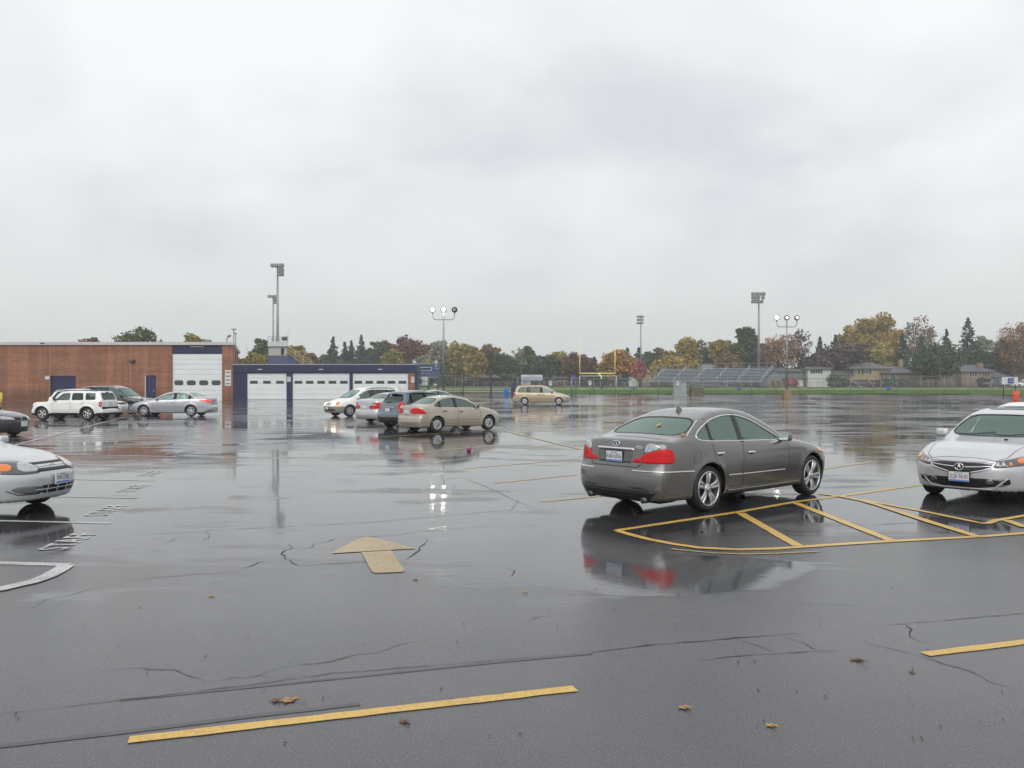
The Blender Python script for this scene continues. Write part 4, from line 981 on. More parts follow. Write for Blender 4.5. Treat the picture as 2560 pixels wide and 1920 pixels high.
# ---------------------------------------------------------------- ground
def nodes(m):
    m.use_nodes = True; nt = m.node_tree; return nt, nt.nodes.new, nt.links.new, nt.nodes['Principled BSDF']
def mat_asphalt():
    m = bpy.data.materials.new('wet_asphalt'); nt, N, L, b = nodes(m)
    tc = N('ShaderNodeTexCoord'); P = tc.outputs['Object']
    def noise(scale, det=4, rough=.5, vec=None, dist=0.0):
        n = N('ShaderNodeTexNoise'); n.inputs['Scale'].default_value = scale; n.inputs['Detail'].default_value = det; n.inputs['Roughness'].default_value = rough; n.inputs['Distortion'].default_value = dist
        L(vec or P, n.inputs['Vector']); return n.outputs['Fac']
    def mr(v, a, b_, c, d, smooth=False):
        r = N('ShaderNodeMapRange'); r.inputs['From Min'].default_value = a; r.inputs['From Max'].default_value = b_; r.inputs['To Min'].default_value = c; r.inputs['To Max'].default_value = d
        if smooth: r.interpolation_type = 'SMOOTHSTEP'
        L(v, r.inputs['Value']); return r.outputs[0]
    def mth(op, a, b_, c=None):
        r = N('ShaderNodeMath'); r.operation = op
        for i, x in enumerate((a, b_, c)):
            if x is None: continue
            if isinstance(x, (int, float)): r.inputs[i].default_value = x
            else: L(x, r.inputs[i])
        return r.outputs[0]
    sep = N('ShaderNodeSeparateXYZ'); L(P, sep.inputs[0])
    # standing water: broad irregular film, deeper in the middle of the lot
    big = noise(.16, 6, .55, dist=.4); mpv = N('ShaderNodeMapping'); mpv.inputs['Scale'].default_value = (.42, 1.35, 1); L(P, mpv.inputs[0]); mid = noise(.95, 6, .62, vec=mpv.outputs[0], dist=.4)
    wet = mth('ADD', mth('MULTIPLY', big, .55), mth('MULTIPLY', mid, .45))
    nearY = mth('ADD', mr(sep.outputs['Y'], 5.0, 11.0, -.16, .045, True), mr(sep.outputs['Y'], 13, 30, 0, -.045, True))
    def pool(cx, cy, rx, ry, amp):
        a_ = mth('DIVIDE', mth('SUBTRACT', sep.outputs['X'], cx), rx); b_ = mth('DIVIDE', mth('SUBTRACT', sep.outputs['Y'], cy), ry)
        return mr(mth('ADD', mth('MULTIPLY', a_, a_), mth('MULTIPLY', b_, b_)), .3, 1.3, amp, 0, True)
    pools = mth('ADD', pool(1.5, 9.1, 1.5, 1.45, .24), mth('ADD', pool(7.2, 12.6, 3.0, 2.0, .14), mth('ADD', pool(-6.8, 10.9, 2.4, 1.9, .16), mth('ADD', pool(-3.0, 31, 5.5, 5.0, .12), mth('ADD', pool(3.1, 9.9, 2.2, .75, -.22), pool(3.6, 12.9, 2.2, 1.4, .12))))))
    wetm = mr(mth('ADD', mth('ADD', wet, nearY), pools), .468, .528, 0, 1, True)      # 1 = standing water film
    grain = noise(95, 3, .65); fine = noise(55, 3, .6)
    b.inputs['Roughness'].default_value = .6; b.inputs['Coat IOR'].default_value = 1.47; b.inputs['Coat Weight'].default_value = 1.0
    L(mth('ADD', mr(wetm, 0, 1, .085, .010), mth('MULTIPLY', mr(fine, .4, .6, 0, 1), mr(wetm, 0, 1, .06, .01))), b.inputs['Coat Roughness'])
    col = N('ShaderNodeMix'); col.data_type = 'RGBA'; col.inputs['A'].default_value = (.019, .0185, .023, 1); col.inputs['B'].default_value = (.043, .042, .048, 1)
    L(mr(noise(.35, 6, .6), .35, .65, 0, 1), col.inputs['Factor'])
    sp = N('ShaderNodeMix'); sp.data_type = 'RGBA'; L(mr(grain, .57, .70, 0, .85), sp.inputs['Factor']); L(col.outputs['Result'], sp.inputs['A']); sp.inputs['B'].default_value = (.27, .27, .27, 1)
    lane = noise(.22, 3, .5, vec=mpv.outputs[0]); stain = noise(1.1, 5, .65)
    ln = N('ShaderNodeMix'); ln.data_type = 'RGBA'; ln.blend_type = 'MULTIPLY'; L(mth('MULTIPLY', mr(lane, .48, .60, 0, .55), mr(stain, .35, .6, .4, 1)), ln.inputs['Factor']); L(sp.outputs['Result'], ln.inputs['A']); ln.inputs['B'].default_value = (.55, .55, .58, 1); sp = ln
    dk = N('ShaderNodeMix'); dk.data_type = 'RGBA'; dk.blend_type = 'MULTIPLY'; L(mr(wetm, 0, 1, 0, .8), dk.inputs['Factor']); L(sp.outputs['Result'], dk.inputs['A']); dk.inputs['B'].default_value = (.35, .36, .38, 1)
    L(dk.outputs['Result'], b.inputs['Base Color'])
    b.inputs['Specular IOR Level'].default_value = .25
    # slow swells in the water and grain where the stone shows
    sw = mth('ADD', mth('MULTIPLY', noise(.45, 2, .5), .006), mth('MULTIPLY', noise(3.6, 4, .6), .0013))
    gr = mth('MULTIPLY', mth('MULTIPLY', grain, mr(wetm, 0, 1, 1, .05)), .0021)
    bp = N('ShaderNodeBump'); bp.inputs['Strength'].default_value = 1.0; bp.inputs['Distance'].default_value = 1.0
    L(mth('ADD', sw, gr), bp.inputs['Height']); L(bp.outputs[0], b.inputs['Coat Normal']); L(bp.outputs[0], b.inputs['Normal'])
    return m
M_ASPH = mat_asphalt()
def mat_line(name, col, wear=.25):
    """road paint, worn through to the asphalt in patches, wet"""
    m = bpy.data.materials.new(name); nt, N, L, b = nodes(m)
    tc = N('ShaderNodeTexCoord'); n = N('ShaderNodeTexNoise'); n.inputs['Scale'].default_value = 30; n.inputs['Detail'].default_value = 8; n.inputs['Roughness'].default_value = .75; L(tc.outputs['Object'], n.inputs['Vector'])
    n2 = N('ShaderNodeTexNoise'); n2.inputs['Scale'].default_value = 1.3; n2.inputs['Detail'].default_value = 4; L(tc.outputs['Object'], n2.inputs['Vector'])
    a = N('ShaderNodeMath'); a.operation = 'MULTIPLY_ADD'; L(n2.outputs['Fac'], a.inputs[0]); a.inputs[1].default_value = .5; L(n.outputs['Fac'], a.inputs[2])
    r = N('ShaderNodeMapRange'); r.inputs['From Min'].default_value = .80 - wear * .35; r.inputs['From Max'].default_value = 1.02; r.inputs['To Max'].default_value = min(1, wear * 2.2); L(a.outputs[0], r.inputs['Value'])
    mx = N('ShaderNodeMix'); mx.data_type = 'RGBA'; mx.inputs['A'].default_value = (*col, 1); mx.inputs['B'].default_value = (.05, .05, .05, 1); L(r.outputs[0], mx.inputs['Factor']); L(mx.outputs['Result'], b.inputs['Base Color'])
    b.inputs['Roughness'].default_value = .26; b.inputs['IOR'].default_value = 1.38
    g = N('ShaderNodeTexNoise'); g.inputs['Scale'].default_value = 95; g.inputs['Detail'].default_value = 3; g.inputs['Roughness'].default_value = .65; L(tc.outputs['Object'], g.inputs['Vector'])
    sp = N('ShaderNodeMapRange'); sp.inputs['From Min'].default_value = .56; sp.inputs['From Max'].default_value = .66; sp.inputs['To Max'].default_value = .18 + wear * .9; L(g.outputs['Fac'], sp.inputs['Value'])
    m2 = N('ShaderNodeMix'); m2.data_type = 'RGBA'; L(sp.outputs[0], m2.inputs['Factor']); L(mx.outputs['Result'], m2.inputs['A']); m2.inputs['B'].default_value = (.06, .055, .05, 1); L(m2.outputs['Result'], b.inputs['Base Color'])
    bp = N('ShaderNodeBump'); bp.inputs['Strength'].default_value = 1; bp.inputs['Distance'].default_value = .004; L(g.outputs['Fac'], bp.inputs['Height']); L(bp.outputs[0], b.inputs['Normal'])
    return m
M_YEL = mat_line('yellow_road_paint', (.70, .45, .10), .22); M_YELF = mat_line('faded_yellow_paint', (.55, .42, .18), .35)
M_CREAM = mat_line('faded_arrow_paint', (.46, .35, .17), .34); M_WHT = mat_line('white_road_paint', (.60, .60, .60), .40); M_WHTF = mat_line('faded_white_paint', (.50, .50, .50), .35)
def sheet(name, x0, x1, ys, mat, dz=0.0, nx=24, kind='structure', label=None):
    bm = bmesh.new(); xs = np.linspace(x0, x1, nx + 1)
    if x0 < -50 and x1 > 50: xs = sorted(set([x0, x1] + list(np.linspace(max(x0, -60), min(x1, 60), nx)) ))
    g = [[bm.verts.new((x, y, gz(x, y) + dz)) for x in xs] for y in ys]
    for j in range(len(ys) - 1):
        for i in range(len(xs) - 1):
            f = bm.faces.new((g[j][i], g[j][i + 1], g[j + 1][i + 1], g[j + 1][i])); f.smooth = True
    return tag(obj(name, bm, mat), label, kind=kind)
YS = [-40, 0, 20, 40, 48] + list(range(51, 122, 2)) + [122, 130, 140, 150, 165, 180, 200, 225, 264, 300, 360, 420, 600, 900, 1500]
sheet('asphalt_lot', -60, 62, [y for y in YS if y <= 122], M_ASPH, 0.0, 40)
M_GRASS = pbr('grass', (.075, .135, .022), 1.0, noise=.4, nscale=.5, spec=.02)
M_GRASSF = pbr('field_grass', (.085, .13, .040), 1.0, noise=.3, nscale=.25, spec=.02)
M_CONC = pbr('pale_concrete', (.40, .38, .34), .5, noise=.1, nscale=.6)
M_DIRT = pbr('ground_earth', (.12, .10, .06), .95, noise=.3, nscale=.3)
sheet('ground', -900, 900, YS, M_DIRT, -.05, 60)
# playing field beyond the lot, the grass verge, and the running track
def quadsheet(name, x0, x1, y0, y1, mat, dz):
    ys = [y0] + [y for y in YS if y0 < y < y1] + [y1]; return sheet(name, x0, x1, ys, mat, dz, 20)
quadsheet('grass_verge', 0.5, 62, 112.5, 150, M_GRASS, .05)
quadsheet('grass_verge', -16.0, .5, 122, 150, M_GRASS, .045)
quadsheet('playing_field', -110, 110, 150, 262, M_GRASSF, .03)
quadsheet('running_track', -60, 110, 149, 156, M_CONC, .07)
quadsheet('grass_bank', 62, 180, 100, 150, M_GRASS, .02)
quadsheet('pavement', -16, .5, 122, 134, pbr('wet_pavement', (.10, .10, .105), .18), .06)
quadsheet('lawn', -200, 200, 262, 420, M_GRASSF, .02)

# ---------------------------------------------------------------- markings
RAG = random.Random(8)
def line_px(name, pts, w, mat, dz=.0045, parent=None, z=None, world_pts=None):
    P = world_pts or [G(*p) for p in pts]; bm = bmesh.new(); Q = []
    for a, b in zip(P[:-1], P[1:]):
        n = max(1, int((b - a).length / (.12 if b.y < 25 else 1.0))); Q += [a.lerp(b, i / n) for i in range(n)]
    Q.append(P[-1]); prev = None
    for i, p in enumerate(Q):
        t = (Q[min(i + 4, len(Q) - 1)] - Q[max(i - 4, 0)]); t.z = 0; t.normalize(); n = Vector((-t.y, t.x, 0)) * w * RAG.uniform(.92, 1.06) / 2; p = p + n * RAG.uniform(-.06, .06)
        cur = [bm.verts.new((q.x, q.y, gz(q.x, q.y) + dz)) for q in (p + n, p - n)]
        if prev: bm.faces.new((prev[0], prev[1], cur[1], cur[0]))
        prev = cur
    bmesh.ops.recalc_face_normals(bm, faces=bm.faces)
    for f in bm.faces:
        if f.normal.z < 0: f.normal_flip()
    return tag(obj(name, bm, mat), kind='structure')
def poly_px(name, pts, mat, dz=.0045):
    bm = bmesh.new(); f = bm.faces.new([bm.verts.new(G(*p) + Vector((0, 0, dz))) for p in pts]); f.normal_update()
    if f.normal.z < 0: f.normal_flip()
    return tag(obj(name, bm, mat), kind='structure')
line_px('yellow_line', [(321.7, 1851), (1438, 1722)], .098, M_YEL)
line_px('yellow_line', [(2312, 1636.5), (2900, 1564)], .098, M_YEL)
# arrow pointing away
bm = bmesh.new()
hd = [Vector((*p, 0)) for p in [(828, 1384.5), (862, 1365), (893, 1349), (914, 1343.5), (932, 1344.5), (968, 1353), (1004, 1362.5), (1041, 1372)]]
f = bm.faces.new([bm.verts.new(G(p.x, p.y) + Vector((0, 0, .006))) for p in hd]); f.normal_update(); f.normal.z < 0 and f.normal_flip()
f = bm.faces.new([bm.verts.new(G(*p) + Vector((0, 0, .006))) for p in [(903, 1381.5), (978, 1377), (1012, 1428), (1004, 1431), (938, 1433.5), (929, 1430)]]); f.normal_update(); f.normal.z < 0 and f.normal_flip()
tag(obj('road_arrow', bm, M_CREAM), kind='structure')
Y = 'yellow_line'
line_px(Y, [(1539, 1327), (1690, 1304), (1843, 1280.7), (1985.5, 1255.4), (2100, 1240.5), (2299, 1212.8), (2420, 1196)], .11, M_YEL)
line_px(Y, [(1545, 1328), (1580, 1338), (1621.5, 1348.7), (1685, 1361), (1748, 1370), (1843, 1374.7), (1938, 1372.5), (2001, 1368), (2100, 1361.5), (2227, 1353.6), (2443.5, 1342.5), (2560, 1333.7), (2800, 1316)], .11, M_YEL, .0065)
line_px(Y, [(1850, 1283), (1995, 1366)], .13, M_YEL, .008)
line_px(Y, [(1988, 1258), (2227, 1352)], .13, M_YEL, .008)
line_px(Y, [(2047, 1234.4), (2102.6, 1242), (2155, 1252), (2194, 1263), (2327, 1306.5), (2443.5, 1342.5)], .13, M_YEL, .010)
line_px(Y, [(2155, 1250), (2299, 1277), (2454.6, 1309), (2470, 1309), (2488, 1302), (2560, 1290), (2700, 1270)], .11, M_YEL, .008)
line_px(Y, [(2515.6, 1301.5), (2560, 1317.6), (2640, 1328)], .13, M_YEL, .010)
line_px(Y, [(1678.5, 1373), (1780, 1383), (1860, 1386), (1938, 1384.5), (2045.7, 1379.4)], .05, M_YELF, .006)
line_px(Y, [(2056.8, 1173), (2174.6, 1155)], .11, M_YELF)
line_px(Y, [(935, 1093), (1200, 1077.7), (1265, 1072)], .11, M_YELF)
line_px(Y, [(980, 1108), (1240, 1094.5)], .11, M_YELF)
line_px(Y, [(1026.8, 1133.5), (1254.6, 1111.8)], .11, M_YELF)
line_px(Y, [(1160.6, 1171.5), (1370, 1154), (1447, 1147)], .11, M_YELF)
line_px(Y, [(1236.5, 1207.7), (1400, 1191), (1440, 1187)], .11, M_YELF)
line_px(Y, [(1354, 1254.3), (1505, 1240)], .11, M_YELF)
line_px(Y, [(1255, 1076), (1400, 1111), (1450, 1123)], .11, M_YELF, .010)
line_px(Y, [(1330, 1117), (1400, 1109.8), (1447, 1105)], .11, M_YELF)
Wn = 'white_line'
for a, b in (((-150, 1299), (277, 1308.4)), ((-100, 1236), (343, 1245.4)), ((-100, 1194), (388.6, 1201.9)), ((0, 1158), (418.4, 1168)), ((0, 1133), (443.5, 1142)), ((0, 1110), (470, 1121)),
             ((-60, 1095), (464, 1101.6)), ((-60, 1081.5), (482.6, 1088)), ((94, 1065), (501, 1071)), ((120, 1053), (510, 1058))):
    line_px(Wn, [a, b], .10, M_WHT if a[1] > 1150 else M_WHTF)
line_px(Wn, [(10, 1120.5), (341.6, 1034.8)], .11, M_WHTF, .010)
line_px(Wn, [(-200, 1404), (0, 1407.8), (172, 1412.5)], .14, M_WHT)
line_px(Wn, [(166, 1414), (150, 1425), (125, 1440), (78, 1457), (0, 1474), (-120, 1492)], .17, M_WHT, .010)
for (a, b) in (((150, 1377), (203, 1332)), ((256, 1289), (286, 1263)), ((327, 1229), (349, 1211)), ((376, 1188.5), (390, 1177.5)), ((410.6, 1159), (420, 1149)), ((437, 1135.5), (448, 1126.5)), ((456, 1114), (468, 1107)), ((470, 1098), (480, 1092)), ((484, 1083), (492, 1079))):
    A, B = G(*a), G(*b); cen = (A + B) / 2; bm = bmesh.new()
    add_text(bm, 'STAFF', 1.0, Matrix.Identity(4), space=1.12, bold=.018)
    xs = [v.co.x for v in bm.verts]; ys = [v.co.y for v in bm.verts]; k = 1.12 / (max(xs) - min(xs)); ky = .33 / (max(ys) - min(ys)); d = Vector((-.13, 1, 0)).normalized()
    M = Matrix(((d.x, -d.y, 0), (d.y, d.x, 0), (0, 0, 1))).to_4x4(); M.translation = cen + Vector((0, 0, .007))
    bmesh.ops.transform(bm, matrix=M @ Matrix.Diagonal((k, ky, 1, 1)), verts=bm.verts); tag(obj('stall_writing', bm, M_WHT), kind='structure')
# tar joints and cracks
M_CRACK = pbr('crack_dark', (.028, .028, .030), .6)  # one plain dark tone for every crack
M_SEAL = pbr('sealed_joint', (.045, .045, .049), .32, noise=.35, nscale=3)
line_px('sealed_joint', [(-200, 1884), (0, 1866), (300, 1832), (620, 1792), (900, 1760)], .05, M_SEAL, .0025); line_px('sealed_joint', [(300, 1751), (600, 1721), (1280, 1652), (1480, 1634)], .035, M_SEAL, .002)
rc = random.Random(5)
def crack(pts, w=.012, jag=.5):
    P = [G(*p) for p in pts]; Q = []
    for a, b in zip(P[:-1], P[1:]):
        n = max(2, int((b - a).length / .09)); n = min(n, 60)
        for i in range(n):
            q = a.lerp(b, i / n); s = min(.05, (b - a).length / n * .6) * jag; Q.append(q + Vector((rc.uniform(-s, s), rc.uniform(-s, s), 0)))
    Q.append(P[-1]); line_w = []
    bm = bmesh.new(); prev = None
    for i, p in enumerate(Q):
        t = Q[min(i + 1, len(Q) - 1)] - Q[max(i - 1, 0)]; t.z = 0; t = t.normalized() if t.length > 1e-6 else Vector((1, 0, 0)); ww = .62 * w * rc.uniform(.3, 1.5) * min(1, .3 + 3 * min(i, len(Q) - 1 - i) / len(Q))
        n = Vector((-t.y, t.x, 0)) * ww / 2; cur = [bm.verts.new((q.x, q.y, gz(q.x, q.y) + .003)) for q in (p + n, p - n)]
        if prev: bm.faces.new((prev[0], prev[1], cur[1], cur[0]))
        prev = cur
    for f in bm.faces:
        f.normal_update()
        if f.normal.z < 0: f.normal_flip()
    tag(obj('pavement_crack', bm, M_CRACK), kind='structure')
crack([(235, 1680), (340, 1672), (430, 1676), (480, 1690), (515, 1704)]); crack([(515, 1704), (580, 1697), (635, 1690), (700, 1668), (770, 1660), (800, 1658), (860, 1643), (940, 1632), (1060, 1600)], .012)
crack([(635, 1690), (690, 1696), (830, 1688)], .007)
crack([(0, 1785), (130, 1771), (350, 1746), (600, 1716), (830, 1684), (1090, 1664), (1280, 1648), (1480, 1630)], .012, .2)
crack([(1480, 1630), (1620, 1614), (1780, 1600), (1995, 1583)], .022, .2)
crack([(1740, 1653), (1850, 1640), (1960, 1633), (2100, 1625)], .014, .2); crack([(1850, 1602), (1885, 1612), (1940, 1632)], .010); crack([(1960, 1590), (2050, 1628)], .009)
crack([(2150, 1603), (2210, 1618), (2300, 1640), (2360, 1660), (2430, 1680), (2480, 1705), (2560, 1728)], .011); crack([(2205, 1563), (2380, 1550), (2560, 1533), (2700, 1518)], .016, .2)
crack([(2265, 1561), (2280, 1572), (2276, 1585), (2290, 1602), (2330, 1612)], .02)
crack([(750, 1414), (850, 1408), (970, 1401), (1013, 1400)], .02, .4); crack([(750, 1414), (712, 1395), (705, 1380), (735, 1366), (720, 1360)], .03); crack([(735, 1385), (775, 1372), (792, 1360), (850, 1345), (1000, 1338), (1030, 1330), (1160, 1320), (1262, 1314)], .016, .5)
crack([(1013, 1400), (1035, 1385), (1052, 1370), (1070, 1352), (1060, 1346)], .03); crack([(1262, 1420), (1285, 1428), (1278, 1442)], .02); crack([(1013, 1412), (1100, 1415), (1255, 1415)], .009)
crack([(600, 1424), (640, 1410), (655, 1404), (670, 1408)], .018); crack([(80, 1520), (120, 1500), (250, 1468), (400, 1444), (600, 1428)], .012); crack([(250, 1455), (430, 1440), (600, 1425)], .008)
crack([(400, 1362), (455, 1342), (500, 1345)], .012); crack([(512, 1352), (525, 1338), (515, 1330)], .014); crack([(300, 1337), (440, 1333), (640, 1320), (900, 1308), (1280, 1275), (1300, 1250)], .02, .4)
crack([(1160, 1195), (1210, 1215), (1330, 1270)], .02, .3); crack([(1640, 1404), (1400, 1375)], .006); crack([(2155, 1315), (2260, 1308), (2330, 1307)], .022, .3); crack([(1300, 1556), (1370, 1538), (1400, 1532)], .008); crack([(1930, 1512), (2000, 1510), (2150, 1512)], .008)

# fallen leaves and litter on the asphalt
M_LEAF = [pbr('leaf_tan', (.36, .20, .07), .6), pbr('leaf_brown', (.14, .06, .03), .5), pbr('leaf_yellow', (.45, .30, .05), .6)]
def leaf(px, py, s, mi, label, lift=.005, rot=0, parent=None):
    bm = bmesh.new(); n = 16; r0 = random.Random(int(px)); P = []
    for k in range(n):
        a = 2 * PI * k / n; r = s * (.95 if k % 3 == 0 else .64) * r0.uniform(.8, 1.15); P.append(bm.verts.new((math.cos(a) * r, math.sin(a) * r * .8, r0.uniform(.0, .14) * s * (1 if k % 3 == 0 else .3))))
    c = bm.verts.new((0, 0, .002))
    for k in range(n): bm.faces.new((c, P[k], P[(k + 1) % n]))
    tube(bm, [(0, 0, .003), (s * .6, -s * .9, .01), (s * .8, -s * 1.4, .012)], .0025, 4)
    o = obj('fallen_leaf', bm, M_LEAF[mi]); g = G(px, py); o.location = g + Vector((0, 0, lift)); o.rotation_euler = (0, 0, rot)
    return tag(o, label, 'leaf', 'leaves fallen on the asphalt')
leaf(722, 1752, .065, 0, 'big tan leaf on the asphalt above the long yellow line', rot=1); leaf(690, 1752, .05, 1, 'brown curled leaf touching the left of the big tan leaf')
leaf(528, 1491, .04, 0, 'tan leaf lying alone between the arrow and the white corner line'); leaf(1037, 1449, .04, 0, 'tan leaf just below the shaft of the pale arrow'); leaf(2280, 1681, .03, 1, 'dark red round leaf near the right yellow dash', rot=2)
leaf(1312, 1481, .03, 2, 'small yellow brown leaf right of and below the arrow'); leaf(1710, 1770, .045, 0, 'pale leaf low in the photo under the middle of the asphalt'); leaf(1927, 1815, .035, 2, 'small leaf nearest the bottom edge, right of centre')
leaf(2140, 1650, .06, 1, 'brown leaf left of the right yellow dash'); leaf(1010, 1805, .04, 1, 'dark leaf under the long yellow line, towards its right end')
bm = bmesh.new(); g = G(1172, 1129); box(bm, (0, 0, .05), (.12, .10, .10), .03); tube(bm, [(0, 0, .05), (.07, .02, .12)], .02, 5)
o = obj('litter', bm, pbr('purple_plastic', (.20, .01, .12), .4)); o.location = g; tag(o, 'small purple piece of litter on the open asphalt right of the lamp reflection', 'litter')
r0 = random.Random(11); bm = bmesh.new()
for i in range(110):
    g = G(r0.uniform(0, 2560), 1260 + 600 * r0.random() ** 1.2); s = r0.uniform(.004, .011); q = [bm.verts.new(g + Vector((s * math.cos(a) * r0.uniform(.5, 1.4), s * math.sin(a), .004 + (.004 if k % 2 else 0)))) for k, a in enumerate((0, 1.5, 3, 4.6))]; bm.faces.new(q)
tag(obj('grit', bm, pbr('grit_dark', (.02, .017, .015), .7)), 'dark grit and bits of leaf scattered over the asphalt', kind='stuff')

# ---------------------------------------------------------------- buildings
def mat_brick(name, c1, c2, mortar, sc_=1.0):
    m = bpy.data.materials.new(name); nt, N, L, b = nodes(m); tc = N('ShaderNodeTexCoord'); mp = N('ShaderNodeMapping'); mp.inputs['Rotation'].default_value = (rad(90), 0, 0); L(tc.outputs['Object'], mp.inputs[0])
    br = N('ShaderNodeTexBrick'); br.inputs['Scale'].default_value = 1.0 * sc_; br.inputs['Brick Width'].default_value = .30; br.inputs['Row Height'].default_value = .10; br.inputs['Mortar Size'].default_value = .010
    br.inputs['Color1'].default_value = (*c1, 1); br.inputs['Color2'].default_value = (*c2, 1); br.inputs['Mortar'].default_value = (*mortar, 1); L(mp.outputs[0], br.inputs['Vector'])
    mp2 = N('ShaderNodeMapping'); mp2.inputs['Scale'].default_value = (.12, 1, 1.6); L(tc.outputs['Object'], mp2.inputs[0])
    n = N('ShaderNodeTexNoise'); n.inputs['Scale'].default_value = .9; n.inputs['Detail'].default_value = 7; n.inputs['Roughness'].default_value = .65; L(mp2.outputs[0], n.inputs['Vector'])
    r = N('ShaderNodeMapRange'); r.inputs['From Min'].default_value = .3; r.inputs['From Max'].default_value = .7; r.inputs['To Min'].default_value = .68; r.inputs['To Max'].default_value = 1.25; L(n.outputs['Fac'], r.inputs['Value'])
    v = N('ShaderNodeVectorMath'); v.operation = 'SCALE'; L(br.outputs['Color'], v.inputs[0]); L(r.outputs[0], v.inputs['Scale']); b.inputs['Roughness'].default_value = .7
    m3 = N('ShaderNodeMapping'); m3.inputs['Scale'].default_value = (1.1, 1, .10); L(tc.outputs['Object'], m3.inputs[0]); n3 = N('ShaderNodeTexNoise'); n3.inputs['Scale'].default_value = 1.0; n3.inputs['Detail'].default_value = 6; n3.inputs['Roughness'].default_value = .7; L(m3.outputs[0], n3.inputs['Vector'])
    r3 = N('ShaderNodeMapRange'); r3.inputs['From Min'].default_value = .42; r3.inputs['From Max'].default_value = .62; r3.inputs['To Min'].default_value = .74; r3.inputs['To Max'].default_value = 1.06; L(n3.outputs['Fac'], r3.inputs['Value'])
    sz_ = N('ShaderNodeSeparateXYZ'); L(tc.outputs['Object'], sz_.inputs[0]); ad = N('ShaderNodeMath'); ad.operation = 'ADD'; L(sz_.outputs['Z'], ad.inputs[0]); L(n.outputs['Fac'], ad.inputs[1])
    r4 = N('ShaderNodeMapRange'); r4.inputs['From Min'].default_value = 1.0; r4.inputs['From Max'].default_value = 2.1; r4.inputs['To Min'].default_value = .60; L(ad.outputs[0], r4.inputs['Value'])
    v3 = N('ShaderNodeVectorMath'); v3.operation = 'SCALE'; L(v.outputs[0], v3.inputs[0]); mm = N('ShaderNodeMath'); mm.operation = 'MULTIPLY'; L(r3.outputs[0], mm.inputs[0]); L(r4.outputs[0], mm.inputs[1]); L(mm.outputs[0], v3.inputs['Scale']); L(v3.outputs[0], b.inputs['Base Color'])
    return m
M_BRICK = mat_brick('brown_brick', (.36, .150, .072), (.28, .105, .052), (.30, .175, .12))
M_NAVY = pbr('navy_paint', (.009, .014, .060), .5, noise=.15, nscale=1.5); M_FASCIA = pbr('white_fascia', (.52, .51, .49), .5, noise=.08, nscale=.6)
M_DOORW = pbr('garage_door_white', (.74, .78, .78), .45, noise=.04, nscale=.7); M_DWIN = pbr('garage_window', (.05, .06, .055), .12); M_ROOF = pbr('flat_roof', (.2, .2, .2), .8)
YB = 88.0
def wall(bm, x0, x1, y0, y1, z0, z1, opens, mi=0):
    """front wall with real openings, thickness y0..y1"""
    xs = sorted(set([x0, x1] + [o[0] for o in opens] + [o[1] for o in opens])); zs = sorted(set([z0, z1] + [o[2] for o in opens] + [o[3] for o in opens]))
    for i in range(len(xs) - 1):
        col = []
        for j in range(len(zs) - 1):
            cx, cz = (xs[i] + xs[i + 1]) / 2, (zs[j] + zs[j + 1]) / 2
            if any(o[0] < cx < o[1] and o[2] < cz < o[3] for o in opens): continue
            box2(bm, (xs[i], y0, zs[j]), (xs[i + 1], y1, zs[j + 1]), mi=mi)
    bmesh.ops.remove_doubles(bm, verts=bm.verts, dist=1e-4)
    seen = {}
    for f in list(bm.faces):
        k = tuple(sorted(v.index for v in f.verts)); seen.setdefault(k, []).append(f)
    bm.verts.index_update(); seen = {}
    for f in list(bm.faces): seen.setdefault(frozenset(v.index for v in f.verts), []).append(f)
    bmesh.ops.delete(bm, geom=[f for v in seen.values() if len(v) > 1 for f in v], context='FACES')
def slab(bm, P, z0, z1):
    f = bm.faces.new([bm.verts.new((x, y, z0)) for x, y in P]); r = bmesh.ops.extrude_face_region(bm, geom=[f]); bmesh.ops.translate(bm, vec=(0, 0, z1 - z0), verts=[g for g in r['geom'] if isinstance(g, bmesh.types.BMVert)]); bmesh.ops.recalc_face_normals(bm, faces=bm.faces)
def garage_door(parent, x0, x1, z0, z1, y, nwin, wz, wh, ww, rounded=False, rows=5):
    bm = bmesh.new(); rh = (z1 - z0) / rows
    for r in range(rows):
        box2(bm, (x0, y + .01 * (r % 2) * 0, z0 + r * rh + .012), (x1, y + .06, z0 + (r + 1) * rh - .012))
        for k in range(3): box2(bm, (x0 + .002, y - .012, z0 + r * rh + rh * (.2 + .27 * k)), (x1 - .002, y - .0005, z0 + r * rh + rh * (.2 + .27 * k) + .05))
    box2(bm, (x0, y + .065, z0), (x1, y + .09, z1))
    d = obj('garage_door', bm, M_DOORW, parent)
    for k in range(nwin):
        cx = x0 + (x1 - x0) * (k + .5) / nwin; bm = bmesh.new()
        P = [(cx + sx * ww / 2, wz + sz * wh / 2) for sx, sz in ((-1, -1), (1, -1), (1, 1), (-1, 1))]
        if rounded: P = [tuple(p) for p in chaikin([Vector(p) for p in P], 2, r=.25)] if False else [(cx + sx * (ww / 2 - wh * .4) + wh * .4 * math.cos(a), wz + sz * (wh / 2 - wh * .4) + wh * .4 * math.sin(a)) for (sx, sz, a0) in ((1, 1, 0), (-1, 1, PI / 2), (-1, -1, PI), (1, -1, 1.5 * PI)) for a in (a0, a0 + .5, a0 + 1.07, a0 + 1.57)]
        f = bm.faces.new([bm.verts.new((px, y - .02, pz)) for px, pz in P]); r = bmesh.ops.extrude_face_region(bm, geom=[f]); bmesh.ops.translate(bm, vec=(0, .03, 0), verts=[g for g in r['geom'] if isinstance(g, bmesh.types.BMVert)]); bmesh.ops.recalc_face_normals(bm, faces=bm.faces)
        obj('door_window', bm, M_DWIN, d)
    return d
